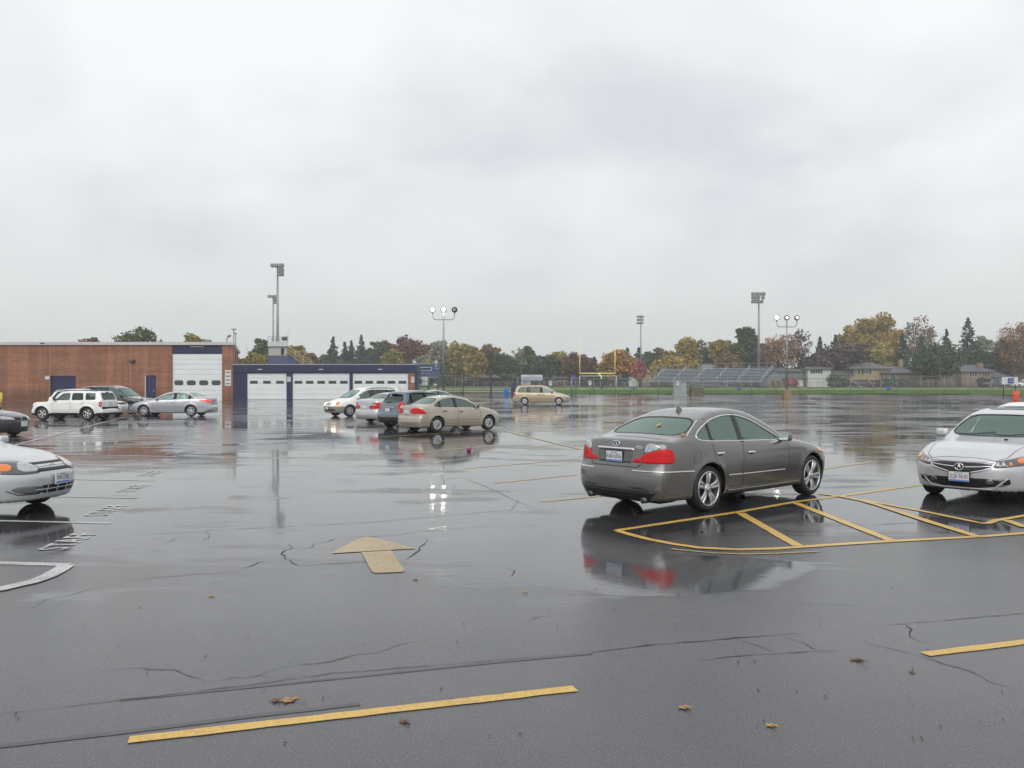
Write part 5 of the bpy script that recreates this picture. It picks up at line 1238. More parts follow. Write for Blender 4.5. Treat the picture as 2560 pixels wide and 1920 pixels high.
def wall_sign(label, x, z, w, h, y, lines=3, redtop=True):
    bm = bmesh.new(); box2(bm, (x - w / 2, y - .03, z - h / 2), (x + w / 2, y, z + h / 2), mi=0)
    for i in range(lines): box2(bm, (x - w * .36, y - .036, z + h * (.32 - .24 * i)), (x + w * .36, y - .031, z + h * (.39 - .24 * i)), mi=1 if i == 0 and redtop else 2)
    o = obj('wall_sign', bm, [pbr('sign_white', (.62, .62, .62), .5), pbr('sign_red', (.4, .05, .06), .5), pbr('sign_ink', (.12, .12, .16), .6)]); return tag(o, label, 'sign', 'small white signs on the garage walls')
zx = lambda py: WZ(py, YB)
bx = lambda px: WX(px, YB)
def brick_building():
    x0, x1 = -95.0, bx(582); z1 = zx(862.5); zt = zx(855)
    r = empty('brick_building', ((x0 + x1) / 2, YB, 0), 0, 'long brown brick building with a white roof edge and one tall white garage door', 'building')
    off = -Vector(r.location)
    def O(name, bm, m):
        bmesh.ops.translate(bm, vec=off, verts=bm.verts); return obj(name, bm, m, r)
    bm = bmesh.new(); gx0, gx1 = bx(430.5), bx(555); dt = zx(885)
    op = [(gx0, gx1, -1, z1 - .001), (bx(124), bx(189.5), -1, zx(939.5)), (bx(361), bx(390), -1, zx(938.5))]
    wall(bm, x0, x1, YB, YB + .35, -.5, z1 - .001 + .001, [(a, b, -.5, d) for a, b, c, d in op])
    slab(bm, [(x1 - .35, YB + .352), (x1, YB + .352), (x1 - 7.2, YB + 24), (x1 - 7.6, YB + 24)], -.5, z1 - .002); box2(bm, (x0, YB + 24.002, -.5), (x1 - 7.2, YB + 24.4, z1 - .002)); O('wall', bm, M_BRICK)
    bm = bmesh.new(); slab(bm, [(x0 - .3, YB - .18), (x1 + .18, YB - .18), (x1 - 7.0, YB + 24.6), (x0 - .3, YB + 24.6)], z1, zt); O('roof', bm, M_FASCIA)
    bm = bmesh.new(); box2(bm, (gx0, YB + .10, dt), (gx1, YB + .3, z1 - .003)); O('door_header', bm, M_NAVY)
    d = garage_door(r, gx0 + off.x, gx1 + off.x, gz(gx0, YB), dt - .002, YB + .12 + off.y, 4, zx(957), .50, 1.50 * .62, True, 9)
    for name, a, b, zz in (('double_door', 124, 189.5, 939.5), ('side_door', 361, 390, 938.5)):
        bm = bmesh.new(); xa, xb = bx(a), bx(b); box2(bm, (xa + .06, YB + .14, -.2), (xb - .05, YB + .2, zx(zz) - .06)); dd = O(name, bm, M_NAVY)
        bm = bmesh.new(); W2 = M_FASCIA if name == 'side_door' else M_NAVY
        box2(bm, (xa, YB + .05, -.2), (xa + (.12 if name == 'side_door' else .06), YB + .13, zx(zz))); bmesh.ops.translate(bm, vec=off, verts=bm.verts); obj('frame', bm, W2, dd)
        bm = bmesh.new(); box2(bm, (xa + .12, YB + .05, zx(zz) - .05), (xb, YB + .13, zx(zz) - .002)); box2(bm, (xb - .05, YB + .05, -.2), (xb, YB + .13, zx(zz) - .052)); bmesh.ops.translate(bm, vec=off, verts=bm.verts); obj('frame', bm, M_NAVY, dd)
        bm = bmesh.new(); cyl(bm, (xb - .3, YB + .1, 1.2), (xb - .3, YB + .14, 1.2), .05); bmesh.ops.translate(bm, vec=off, verts=bm.verts); obj('handle', bm, M_ALLOY, dd)
    for px in (125, 326):     # expansion joints
        bm = bmesh.new(); x = bx(px); box2(bm, (x - .03, YB - .012, -.4), (x + .03, YB - .001, z1 - .01)); O('expansion_joint', bm, pbr('joint_mortar', (.34, .22, .17), .8))
    bm = bmesh.new(); x = bx(332); box2(bm, (x - .25, YB - .3, zx(906)), (x + .25, YB - .001, zx(899)), bev=.05); O('wall_lamp', bm, pbr('lamp_bronze', (.06, .055, .05), .4))
    bm = bmesh.new(); x = bx(492); box2(bm, (x - .7, YB + .04, zx(867.5)), (x + .7, YB + .09, zx(865.5)), bev=.015); O('door_lamp', bm, M_FASCIA)
    bm = bmesh.new(); x = bx(108); box2(bm, (x - .22, YB - .2, zx(860)), (x + .22, YB - .001, zx(857))); O('camera_bracket', bm, M_TRIM)
    # roof vents
    for px, py, rr, m in ((283, 839, .18, M_ALLOY), (521, 849, .3, M_ROOF)):
        bm = bmesh.new(); x = bx(px) ; Yv = YB + 8; x = WX(px, Yv); cyl(bm, (x, Yv, zt - .1), (x, Yv, WZ(py, Yv) - .3), rr * .7); cyl(bm, (x, Yv, WZ(py, Yv) - .3), (x, Yv, WZ(py, Yv)), rr * 1.2, rr); O('roof_vent', bm, m)
    return r
brick_building()
wall_sign('white notice on the brick pier right of the tall garage door', bx(570), zx(945), .62, 1.6, YB, 4)
wall_sign('small white notice beside the blue double door on the brick', bx(118.5), zx(944), .45, .35, YB, 1)
def garage_building():
    x0, x1 = bx(582) + .01, bx(1038); zt = zx(910); zh = zx(931)
    r = empty('garage_building', ((x0 + x1) / 2, YB, 0), 0, 'low navy garage block with three white overhead doors and a brick end', 'building'); off = -Vector(r.location); z0 = gz(-15, YB)
    def O(name, bm, m, p=None):
        bmesh.ops.translate(bm, vec=off, verts=bm.verts); return obj(name, bm, m, p or r)
    doors = [(bx(617), bx(716), 3), (bx(730.5), bx(873.5), 5), (bx(881), bx(1020), 5)]
    bm = bmesh.new(); wall(bm, x0, bx(1020.4), YB + .02, YB + .35, -.2, zh, [(a, b, -.2, zx(933)) for a, b, n in doors]); O('wall', bm, M_NAVY)
    bm = bmesh.new(); slab(bm, [(x0, YB - .10), (x1 + .2, YB - .10), (x1 - 1.6, YB + 20), (x0 - 6, YB + 20)], zh + .002, zt - .10); O('fascia', bm, M_NAVY)
    bm = bmesh.new(); slab(bm, [(x0, YB - .14), (x1 + .25, YB - .14), (x1 - 1.55, YB + 20.1), (x0 - 6, YB + 20.1)], zt - .098, zt); O('roof', bm, pbr('roof_edge_metal', (.30, .31, .34), .4))
    bm = bmesh.new(); box2(bm, (bx(1020.4) + .004, YB - .02, -.2), (bx(1037), YB + .35, zh)); O('brick_pier', bm, M_BRICK)
    bm = bmesh.new(); slab(bm, [(bx(1037) + .004, YB - .03), (x1 + .18, YB - .03), (x1 - 1.6, YB + 19), (x1 - 2.0, YB + 19)], -.2, zh); O('end_wall', bm, M_NAVY)
    for a, b, n in doors: garage_door(r, a + off.x + .02, b + off.x - .02, z0 + .02, zx(933), YB + .14 + off.y, n, zx(955.5), .30, .78)
    for px in (651, 803, 951):
        bm = bmesh.new(); x = bx(px); box2(bm, (x - .22, YB - .2, zx(925)), (x + .22, YB - .101, zx(922.5)), bev=.02); O('door_lamp', bm, M_FASCIA)
    return r
garage_building()
wall_sign('white notice on the navy pier between the first and second low garage doors', bx(722.5), zx(948), .36, .50, YB + .0, 3)
wall_sign('white notice on the brick pier at the right end of the garage block', bx(1032), zx(949), .34, .60, YB - .03, 3)
# yellow bollard by the brick wall
bm = bmesh.new(); g = G(2, 1020); cyl(bm, (0, 0, 0), (0, 0, 1.05), .11, n=16); bmesh.ops.create_uvsphere(bm, u_segments=14, v_segments=8, radius=.11, matrix=Matrix.Translation((0, 0, 1.05)))
o = obj('bollard', bm, pbr('bollard_yellow', (.62, .45, .04), .4)); o.location = WX(3, 78), 78, 0; tag(o, 'yellow bollard in front of the brick wall at the left edge', 'bollard')
# ---------------------------------------------------------------- trees
def mat_leaf(name, cols):
    if name in MATS: return MATS[name]
    m = bpy.data.materials.new(name); nt, N, L, b = nodes(m)
    at = N('ShaderNodeAttribute'); at.attribute_name = 'leafmix'
    r = N('ShaderNodeValToRGB'); e = r.color_ramp.elements; e[0].color = (*cols[0], 1); e[1].color = (*cols[-1], 1); e[0].position = .1; e[1].position = .9
    for i, c in enumerate(cols[1:-1]): q = e.new(.1 + .8 * (i + 1) / (len(cols) - 1)); q.color = (*c, 1)
    L(at.outputs['Fac'], r.inputs[0]); L(r.outputs[0], b.inputs['Base Color']); b.inputs['Roughness'].default_value = .75; b.inputs['Specular IOR Level'].default_value = .15
    MATS[name] = m; return m
PAL = dict(
    green=[(0.051, 0.080, 0.029), (0.102, 0.138, 0.043), (0.160, 0.189, 0.072)], yellowgreen=[(0.131, 0.131, 0.036), (0.275, 0.232, 0.058), (0.406, 0.319, 0.087)],
    yellow=[(0.166, 0.128, 0.041), (0.357, 0.255, 0.068), (0.499, 0.370, 0.097)], orange=[(0.162, 0.174, 0.047), (0.371, 0.213, 0.064), (0.560, 0.226, 0.079)], maroon=[(0.087, 0.043, 0.036), (0.174, 0.072, 0.058), (0.232, 0.116, 0.072)],
    brown=[(0.102, 0.072, 0.043), (0.203, 0.131, 0.065), (0.290, 0.189, 0.087)], red=[(0.239, 0.079, 0.079), (0.457, 0.144, 0.128), (0.525, 0.239, 0.160)], dark=[(0.035, 0.058, 0.034), (0.058, 0.095, 0.051), (0.097, 0.138, 0.069)],
    spruce=[(0.027, 0.051, 0.039), (0.047, 0.082, 0.058), (0.078, 0.117, 0.088)], purple=[(0.058, 0.043, 0.047), (0.117, 0.082, 0.088), (0.177, 0.127, 0.117)], grey=[(0.145, 0.160, 0.109), (0.246, 0.261, 0.174), (0.348, 0.348, 0.232)], rust=[(0.158, 0.099, 0.059), (0.296, 0.173, 0.104), (0.414, 0.246, 0.157)])
M_BARK = pbr('bark', (.055, .042, .034), .9, noise=.2, nscale=2)
def leaf_mesh(C, s, mix, rs, stretch=1.0):
    n = len(C); a = rs.normal(size=(n, 3)); a /= np.linalg.norm(a, axis=1)[:, None]; b = rs.normal(size=(n, 3)); b -= (a * b).sum(1)[:, None] * a; b /= np.linalg.norm(b, axis=1)[:, None]
    ss = (s * rs.uniform(.55, 1.35, n))[:, None]; a *= ss; b *= ss * .7
    V = np.stack([C - a, C - b * .9 + a * .1, C + a, C + b], 1).reshape(-1, 3)
    me = bpy.data.meshes.new('crown'); me.vertices.add(4 * n); me.vertices.foreach_set('co', V.ravel()); me.loops.add(4 * n); me.loops.foreach_set('vertex_index', np.arange(4 * n, dtype=np.int32))
    me.polygons.add(n); me.polygons.foreach_set('loop_start', np.arange(0, 4 * n, 4, dtype=np.int32)); me.polygons.foreach_set('loop_total', np.full(n, 4, dtype=np.int32)); me.update()
    at = me.attributes.new('leafmix', 'FLOAT', 'FACE'); at.data.foreach_set('value', np.clip(mix, 0, 1).astype(np.float32)); return me
def tree(kind, px, top, w, pal, label, Y=None, seed=None, base=None, dens=1.0, sparse=1.0, cat='tree', name=None, group='trees along the skyline'):
    seed = seed or int(px * 7 + top); rs = np.random.RandomState(seed); Y = Y or 232.0; x = WX(px, Y); z0 = gz(x, Y); H = WZ(top, Y) - z0; R = w * Y / F_PX / 2 * ({'spruce': 1.8 if w < 58 else 1.25, 'broad': 1.14}.get(kind, 1.0))
    nm = name or {'broad': 'broadleaf_tree', 'spruce': 'spruce_tree', 'bare': 'bare_tree', 'bush': 'bush'}[kind]
    root = empty(nm, (x, Y, z0), 0, label, cat, group); tb = bmesh.new(); r0 = random.Random(seed); ls = max(.20, .0017 * Y)
    if kind in ('broad', 'bush', 'bare'):
        hb = H * (.18 if kind == 'broad' else (.02 if kind == 'bush' else .22)); tr = max(.10, H * .022)
        cz = (H + hb) / 2; rz = (H - hb) / 2; nc = int((78 if kind != 'bush' else 18) * dens * (1 + .25 * min(2, R * 2 / H)))
        cen = []
        lean = rs.uniform(-.12, .12)
        while len(cen) < nc:
            p = rs.uniform(-1, 1, 3); d = np.linalg.norm(p)
            if d > 1 or d < .35: continue
            # lumpy outline
            k = 1 + .16 * math.sin(3 * math.atan2(p[2], p[0]) + seed) + .10 * math.sin(7 * math.atan2(p[2], p[0]) + seed * 2)
            q = p / max(k, .6) if False else p * min(1.0, k) * .94
            wz = 1.0 if q[2] > -.3 else 1.0 - .35 * (-q[2] - .3)
            cen.append((q[0] * R * .88 * wz + lean * q[2] * R, q[1] * R * .8, cz + q[2] * rz * .93))
        cen = np.array(cen); P = []; mix = []
        cr = np.array([R * rs.uniform(.16, .34) for _ in cen]); per = int((62 if kind != 'bare' else 20) * sparse * max(1.0, min(2.2, (R * 2) / 9.0)))
        for c, q in zip(cen, cr):
            g = rs.normal(size=(per, 3)); g /= np.linalg.norm(g, axis=1)[:, None]; g *= (rs.uniform(.15, 1, per) ** .5)[:, None] * q; g[:, 2] *= .75; P.append(c + g); mix.append(np.clip(rs.uniform(.2, .8) + rs.normal(0, .16, per), 0, 1))
        P = np.concatenate(P); mix = np.concatenate(mix)
        P[:, 2] = np.clip(P[:, 2], hb * .5, H)
        cyl(tb, (0, 0, 0), (lean * .3, 0, hb + rz * .3), tr, tr * .6, 8)
        def limb(a, d, ln, r, depth):
            P_ = [a]; dd = Vector(d)
            for i in range(3): dd = (dd + Vector((r0.uniform(-.22, .22), r0.uniform(-.22, .22), .12))).normalized(); P_.append(P_[-1] + dd * ln / 3)
            tube(tb, P_, [r, r * .8, r * .6, r * .4], 4 if depth < 2 else 5)
            if depth > 0:
                for k in range(3 if kind == 'bare' else 2):
                    t = P_[2 + (k % 2)]; nd = (dd + Vector((r0.uniform(-.9, .9), r0.uniform(-.9, .9), r0.uniform(-.2, .5)))).normalized(); limb(t, nd, ln * .66, r * .5, depth - 1)
        nl = 7 if kind == 'bare' else 5
        if kind != 'bush':
            for k in range(nl):
                a = 2 * PI * k / nl + r0.uniform(-.3, .3); limb(Vector((0, 0, hb + rz * .25 * r0.random())), Vector((math.cos(a) * min(1.1, R / rz) , math.sin(a) * .8, r0.uniform(.7, 1.5))).normalized(), (rz * .95 if kind == 'broad' else rz * .68), tr * .5, 3 if kind == 'bare' else 1)
    else:
        P = []; mix = []; n_t = int(15 + H * .8); cyl(tb, (0, 0, 0), (0, 0, H * .97), max(.12, H * .016), .03, 7)
        for i in range(n_t):
            f = i / (n_t - 1); z = H * (.06 + .92 * f); rr = R * (1 - f) ** .85 * (1 + .18 * math.sin(i * 2.4 + seed)) + .12; nb = max(4, int(11 * (1 - f) + 4))
            for k in range(nb):
                a = rs.uniform(0, 2 * PI); ln = rr * rs.uniform(.65, 1.1); m = max(5, int(16 * ln / max(R, .5) * dens) + 3); t = rs.uniform(.1, 1, m) ** .8
                px_ = np.cos(a) * ln * t; py_ = np.sin(a) * ln * t; pz_ = z - .30 * ln * t + .16 * ln * t ** 2 + rs.normal(0, .10 * (H / 12), m); s_ = rs.normal(0, .10 * ln + .03, (m, 2)); P.append(np.stack([px_ + s_[:, 0], py_ + s_[:, 1], pz_], 1)); mix.append(np.clip(rs.uniform(.15, .75) + rs.normal(0, .12, m), 0, 1))
        P = np.concatenate(P); mix = np.concatenate(mix)
    c = leaf_mesh(P, ls * (1.0 if kind != 'bare' else .7), mix, rs); obj('crown', c, mat_leaf('leaves_' + pal, PAL[pal]), root); obj('trunk', tb, M_BARK, root); return root
T = [ # kind, px, top, width, palette, label, distance
 ('broad', 222, 838, 84, 'maroon', 'reddish tree just showing over the brick roof, leftmost of three', 150), ('broad', 352, 815, 118, 'green', 'rounded green tree rising over the brick roof beside the roof vent', 150), ('broad', 484, 832, 92, 'yellowgreen', 'yellow green tree just over the right part of the brick roof', 150), ('broad', 600, 888, 40, 'yellowgreen', 'small yellow tree low between the brick building and the press box', 160),
 ('broad', 655, 840, 66, 'green', 'green tree left of the press box', 190), ('broad', 640, 880, 70, 'yellowgreen', 'yellow green tree low behind the left side of the press box', 180), ('broad', 735, 856, 70, 'yellow', 'yellow orange tree right behind the press box rail', 190), ('broad', 775, 880, 50, 'brown', 'brown tree above the foot of the press box stair', 195),
 ('broad', 812, 884, 70, 'green', 'low green tree left of the group of dark spruces', 290), ('spruce', 833, 843, 46, 'spruce', 'dark spruce, leftmost of the conifers over the garage roof', 270), ('spruce', 862, 855, 36, 'spruce', 'shorter dark spruce second from the left over the garage roof', 275), ('spruce', 878, 852, 34, 'spruce', 'third dark spruce over the garage roof, before the tall one', 280), ('spruce', 903, 838, 42, 'spruce', 'tall dark spruce with a sharp tip over the middle garage door', 270),
 ('broad', 938, 846, 62, 'dark', 'dark evergreen mass right of the sharp spruce', 280), ('broad', 972, 846, 62, 'maroon', 'dark maroon tree left of the big brown one', 285), ('broad', 978, 869, 54, 'yellowgreen', 'small yellow green dome tree over the third garage door', 235), ('broad', 1030, 835, 98, 'maroon', 'big brown maroon round tree above the scoreboard', 265), ('bare', 1060, 880, 60, 'grey', 'thin pale tree right behind the scoreboard', 240), ('broad', 1070, 892, 24, 'yellow', 'little orange tree just behind the scoreboard top', 215),
 ('broad', 1100, 848, 78, 'grey', 'grey green open tree behind the lit left parking lamp', 260), ('broad', 1152, 852, 84, 'yellowgreen', 'yellow green tree behind the farther yellow goal post', 255), ('broad', 1190, 866, 60, 'yellow', 'yellow brown tree between the two far goal uprights and the orange brown tree', 245), ('broad', 1224, 858, 76, 'brown', 'orange brown tree right of the farther yellow goal post', 255), ('broad', 1258, 882, 60, 'dark', 'dark tree right of the orange brown one', 250),
 ('bare', 1294, 862, 56, 'grey', 'sparse grey green tree before the gap in the skyline', 255), ('broad', 1322, 866, 56, 'green', 'green tree above the white welcome banner', 262), ('broad', 1362, 884, 74, 'dark', 'low dark green tree above the right end of the white banner', 250), ('broad', 1402, 876, 66, 'yellowgreen', 'pale yellow green tree left of the maroon one', 265), ('broad', 1446, 880, 76, 'maroon', 'dark maroon tree left of the near goal post', 255), ('spruce', 1486, 893, 40, 'spruce', 'small dark spruce inside the near goal post', 260),
 ('broad', 1542, 876, 96, 'orange', 'bright orange and green maple behind the near goal post', 225), ('broad', 1598, 900, 34, 'red', 'small pink red tree right of the orange maple', 215), ('spruce', 1568, 870, 40, 'spruce', 'dark spruce rising behind the orange maple', 280), ('spruce', 1597, 869, 44, 'spruce', 'dark spruce right of the orange maple top', 285), ('broad', 1626, 880, 70, 'dark', 'dark green mass right of the field light pole', 280), ('broad', 1652, 868, 66, 'brown', 'brown grey tree left of the tall yellow one', 285),
 ('broad', 1674, 890, 92, 'yellow', 'low yellow tree at the left end of the bleachers', 225), ('broad', 1712, 838, 82, 'yellow', 'tall yellow tree behind the left half of the bleachers', 240), ('bare', 1762, 842, 66, 'purple', 'bare grey tree between the two yellow trees over the bleachers', 260), ('broad', 1760, 872, 60, 'dark', 'dark tree low between the yellow trees over the bleachers', 250), ('broad', 1806, 834, 64, 'yellow', 'yellow tree behind the right half of the bleachers', 245), ('broad', 1822, 880, 70, 'brown', 'low orange brown tree under the yellow one over the bleachers', 235), ('broad', 1866, 808, 76, 'dark', 'tall dark green tree just left of the large light pole', 245), ('broad', 1848, 852, 56, 'green', 'green tree at the left foot of the tall dark one', 240),
 ('bare', 1950, 826, 116, 'rust', 'reddish nearly bare tree behind the right parking lamp', 225), ('broad', 1918, 850, 70, 'purple', 'dark purple brown tree left of the right parking lamp', 235), ('bare', 1996, 818, 88, 'purple', 'tall bare grey tree right of the right parking lamp', 232), ('spruce', 2050, 842, 40, 'spruce', 'small dark spruce left of the purple brown crowns', 245), ('spruce', 2088, 838, 46, 'spruce', 'narrow dark spruce at the left of the big yellow tree', 235), ('broad', 2106, 858, 120, 'purple', 'broad dark purple tree in front of the white house', 222), ('broad', 2035, 880, 70, 'purple', 'low dark crown over the roof of the white house', 222),
 ('broad', 2180, 775, 142, 'yellow', 'largest yellow tree of the skyline, above the split level house', 262), ('broad', 2130, 812, 80, 'yellow', 'yellow left shoulder tree next to the largest yellow tree', 258), ('bare', 2294, 780, 100, 'brown', 'tall half bare tree with a curved limb right of the largest yellow tree', 258), ('spruce', 2256, 832, 46, 'spruce', 'dark spruce just right of the largest yellow tree', 240), ('spruce', 2303, 838, 34, 'spruce', 'thin dark spruce under the half bare tree', 245), ('broad', 2200, 862, 110, 'yellowgreen', 'olive tree behind the split level house roof', 245),
 ('broad', 2340, 858, 128, 'dark', 'broad dark green tree right of the split level house', 205), ('spruce', 2366, 823, 60, 'spruce', 'dark spruce, lower of the two tall ones at right', 232), ('spruce', 2420, 795, 100, 'spruce', 'tallest dark spruce of the skyline at right', 235), ('broad', 2440, 868, 90, 'dark', 'dark evergreen below the tallest spruce', 225), ('broad', 2452, 836, 66, 'grey', 'pale tree peeping out behind the tallest spruce', 275),
 ('bare', 2536, 796, 100, 'rust', 'pinkish orange open tree at the right edge', 215), ('broad', 2530, 846, 110, 'brown', 'brown orange lower tree at the right edge', 225), ('broad', 2600, 790, 120, 'rust', 'rust coloured tree cut by the right edge', 225),
]
for t in T: tree(*t[:6], Y=t[6])
# low growth behind the field that closes the gaps between the trunks
for i, (px, top, w, pal) in enumerate([(840, 920, 120, 'dark'), (930, 920, 120, 'dark'), (1010, 925, 100, 'purple'), (1100, 925, 120, 'green'), (1180, 925, 110, 'brown'), (1250, 930, 90, 'dark'), (1330, 928, 110, 'dark'), (1400, 930, 90, 'brown'), (1470, 930, 90, 'dark'), (1600, 926, 60, 'dark'), (1665, 925, 80, 'brown'), (1760, 925, 110, 'dark'), (1850, 925, 80, 'dark'), (1930, 925, 80, 'purple'), (2000, 928, 70, 'purple'), (2080, 925, 70, 'dark'), (2160, 925, 80, 'brown'), (2260, 925, 80, 'dark'), (2350, 925, 90, 'dark'), (2430, 925, 80, 'dark'), (2520, 925, 110, 'dark')]):
    tree('bush', px, top - 8, w * 1.6, pal, ['low dark bushes', 'low undergrowth'][i % 2] + ' behind the field at ' + ['the far left over the garage roof', 'the middle garage door', 'the scoreboard', 'the left parking lamp', 'the far goal post', 'the dark tree right of the far goal', 'the banner', 'the pale tree right of the banner', 'the near goal post', 'the pink red tree', 'the left end of the bleachers', 'the middle of the bleachers', 'the right end of the bleachers', 'the large light pole', 'the right parking lamp', 'the white house', 'the largest yellow tree', 'the split level house', 'the broad dark tree', 'the brick house', 'the right edge'][i], Y=295, dens=2.2, sparse=1.4, cat='bush', group='bushes behind the field')

# ---------------------------------------------------------------- houses behind the field
M_SHING = pbr('grey_shingles', (.105, .105, .115), .7, noise=.15, nscale=1.2); M_SHINT = pbr('tan_shingles', (.22, .175, .15), .8, noise=.1, nscale=1)
M_HWIN = pbr('house_window', (.03, .035, .045), .1); M_WTRIM = pbr('white_trim', (.6, .6, .6), .5)
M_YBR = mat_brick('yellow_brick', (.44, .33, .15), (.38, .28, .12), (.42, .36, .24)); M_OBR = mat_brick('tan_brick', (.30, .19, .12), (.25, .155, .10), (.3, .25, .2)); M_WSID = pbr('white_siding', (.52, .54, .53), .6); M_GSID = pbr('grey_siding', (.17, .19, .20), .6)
def hip(bm, x0, x1, y0, y1, z0, z1, ov=.5, ridge=.5):
    x0 -= ov; x1 += ov; y0 -= ov; y1 += ov; d = min((x1 - x0) * ridge * .6, (y1 - y0) * .5); ym = (y0 + y1) / 2
    v = [bm.verts.new(p) for p in ((x0, y0, z0), (x1, y0, z0), (x1, y1, z0), (x0, y1, z0), (x0 + d, ym, z1), (x1 - d, ym, z1), (x0, y0, z0 - .18), (x1, y0, z0 - .18), (x1, y1, z0 - .18), (x0, y1, z0 - .18))]
    for f in ((0, 1, 5, 4), (1, 2, 5), (2, 3, 4, 5), (3, 0, 4), (6, 7, 1, 0), (7, 8, 2, 1), (8, 9, 3, 2), (9, 6, 0, 3), (9, 8, 7, 6)): bm.faces.new([v[i] for i in f])
def house(label, Y, blocks, wins=(), chim=(), doors=(), name='house'):
    """blocks: (px0, px1, ridge_py, eave_py, base_py, wallmat, roofmat, depth); windows: (px0, px1, py0, py1, shutters, dy)"""
    cx = WX((min(b[0] for b in blocks) + max(b[1] for b in blocks)) / 2, Y); z0 = gz(cx, Y); r = empty(name, (cx, Y, z0), 0, label, 'house'); off = Vector((-cx, -Y, -z0))
    for i, (a, b, rt, ev, bs, wm, rm, dp) in enumerate(blocks):
        dy = -.9 * i; x0, x1 = WX(a, Y), WX(b, Y); bm = bmesh.new(); box2(bm, (x0, Y + dy, WZ(bs, Y) - .6), (x1, Y + dp, WZ(ev, Y) - .18)); bmesh.ops.translate(bm, vec=off, verts=bm.verts); obj('wall', bm, wm, r)
        bm = bmesh.new(); hip(bm, x0, x1, Y + dy, Y + dp, WZ(ev, Y), WZ(rt, Y)); bmesh.ops.translate(bm, vec=off, verts=bm.verts); rf = obj('roof', bm, rm, r)
        if i == 0:
            for (c0, c1, t, b2, m) in chim:
                bm = bmesh.new(); box2(bm, (WX(c0, Y), Y + 2, WZ(b2, Y)), (WX(c1, Y), Y + 3.2, WZ(t, Y))); bmesh.ops.translate(bm, vec=off, verts=bm.verts); obj('chimney', bm, m, rf)
    for (a, b, t, bt, sh, bi) in wins:
        yy = Y - .9 * bi; x0, x1, zt, zb = WX(a, Y), WX(b, Y), WZ(t, Y), WZ(bt, Y); bm = bmesh.new(); box2(bm, (x0, yy - .06, zb), (x1, yy - .004, zt)); bmesh.ops.translate(bm, vec=off, verts=bm.verts); w = obj('window', bm, M_HWIN, r)
        bm = bmesh.new(); t_ = .07
        for q in ((x0 - t_, x0, zb - t_, zt + t_), (x1, x1 + t_, zb - t_, zt + t_), (x0, x1, zt, zt + t_), (x0, x1, zb - t_, zb)) + tuple((x0 + (x1 - x0) * k / 3 - .03, x0 + (x1 - x0) * k / 3 + .03, zb, zt) for k in (1, 2)): box2(bm, (q[0], yy - .09, q[2]), (q[1], yy - .062 if q[0] > x0 and q[1] < x1 and q[3] - q[2] > .5 else yy - .004, q[3]))
        bmesh.ops.translate(bm, vec=off, verts=bm.verts); obj('frame', bm, M_WTRIM, w)
        if sh:
            for sx in (x0 - t_ - .5, x1 + t_ + .02):
                bm = bmesh.new(); box2(bm, (sx, yy - .07, zb - t_), (sx + .48, yy - .004, zt + t_)); bmesh.ops.translate(bm, vec=off, verts=bm.verts); obj('shutter', bm, pbr('dark_shutter', (.02, .03, .028), .5), w)
    for (a, b, t, bt, m, bi) in doors:
        yy = Y - .9 * bi; bm = bmesh.new(); box2(bm, (WX(a, Y), yy - .07, WZ(bt, Y)), (WX(b, Y), yy - .004, WZ(t, Y))); bmesh.ops.translate(bm, vec=off, verts=bm.verts); obj('door', bm, m, r)
    return r
house('split level house in yellow brick with a grey hip roof', 215, [(2128, 2224, 905, 921, 968, M_YBR, M_SHING, 9), (2204, 2282, 915, 932, 968, M_OBR, M_SHING, 8)],
      [(2134, 2144, 924, 934, True, 0), (2160, 2172, 924, 934, True, 0), (2208, 2218, 935, 951, False, 1), (2222, 2234, 935, 953, False, 1)], [(2258, 2267, 898, 920, M_OBR)], [(2136, 2156, 953, 968, M_WTRIM, 0), (2170, 2200, 950, 968, M_HWIN, 0)])
house('white sided house with dark shutters behind the purple trees', 216, [(2020, 2078, 914, 922, 968, M_WSID, M_SHING, 8), (2078, 2127, 925, 936, 968, M_GSID, M_SHING, 8)],
      [(2032, 2050, 923, 933, True, 0), (2107, 2121, 941, 955, False, 1)], (), [(2007 + 20, 2040, 952, 968, M_WTRIM, 0)])
house('grey blue house behind the bare trees near the right parking lamp', 218, [(1918, 2012, 918, 928, 966, M_GSID, M_SHING, 9), (1960, 2016, 935, 946, 968, M_OBR, M_SHING, 5)], [(1925, 1932, 932, 939, False, 0), (1936, 1943, 932, 939, False, 0), (1950, 1958, 932, 939, False, 0)], (), [(1968, 2004, 950, 966, M_WTRIM, 1)])
house('tan brick house with a chimney left of the white notice board', 214, [(2404, 2482, 911, 928, 968, M_OBR, M_SHING, 9), (2482, 2516, 930, 942, 968, M_GSID, M_SHING, 7)],
      [(2424, 2442, 930, 941, False, 0), (2456, 2474, 930, 940, False, 0)], [(2457, 2469, 907, 924, M_OBR)], [(2488, 2510, 948, 967, M_GSID, 1)])
house('house with a pale tan roof and square chimney at the right edge', 236, [(2500, 2620, 909, 922, 968, M_OBR, M_SHINT, 9)], [(2530, 2545, 930, 940, False, 0)], [(2531, 2545, 908, 924, M_YBR)])
house('low brick house with a dark roof behind the broad dark tree', 216, [(2285, 2400, 925, 938, 968, M_OBR, M_SHING, 8)], [(2296, 2304, 944, 957, False, 0), (2378, 2386, 944, 955, False, 0)])
house('house with a pale grey roof rising over the middle of the bleachers', 240, [(1738, 1812, 910, 924, 965, M_GSID, pbr('pale_roof', (.24, .24, .24), .7), 9)])
house('house with a tan roof over the right end of the bleachers', 244, [(1872, 1930, 909, 924, 965, M_OBR, M_SHINT, 9)])
house('small tan house just right of the pink red tree', 245, [(1606, 1628, 923, 931, 965, M_YBR, M_SHINT, 6)], [(1612, 1616, 935, 941, False, 0)])
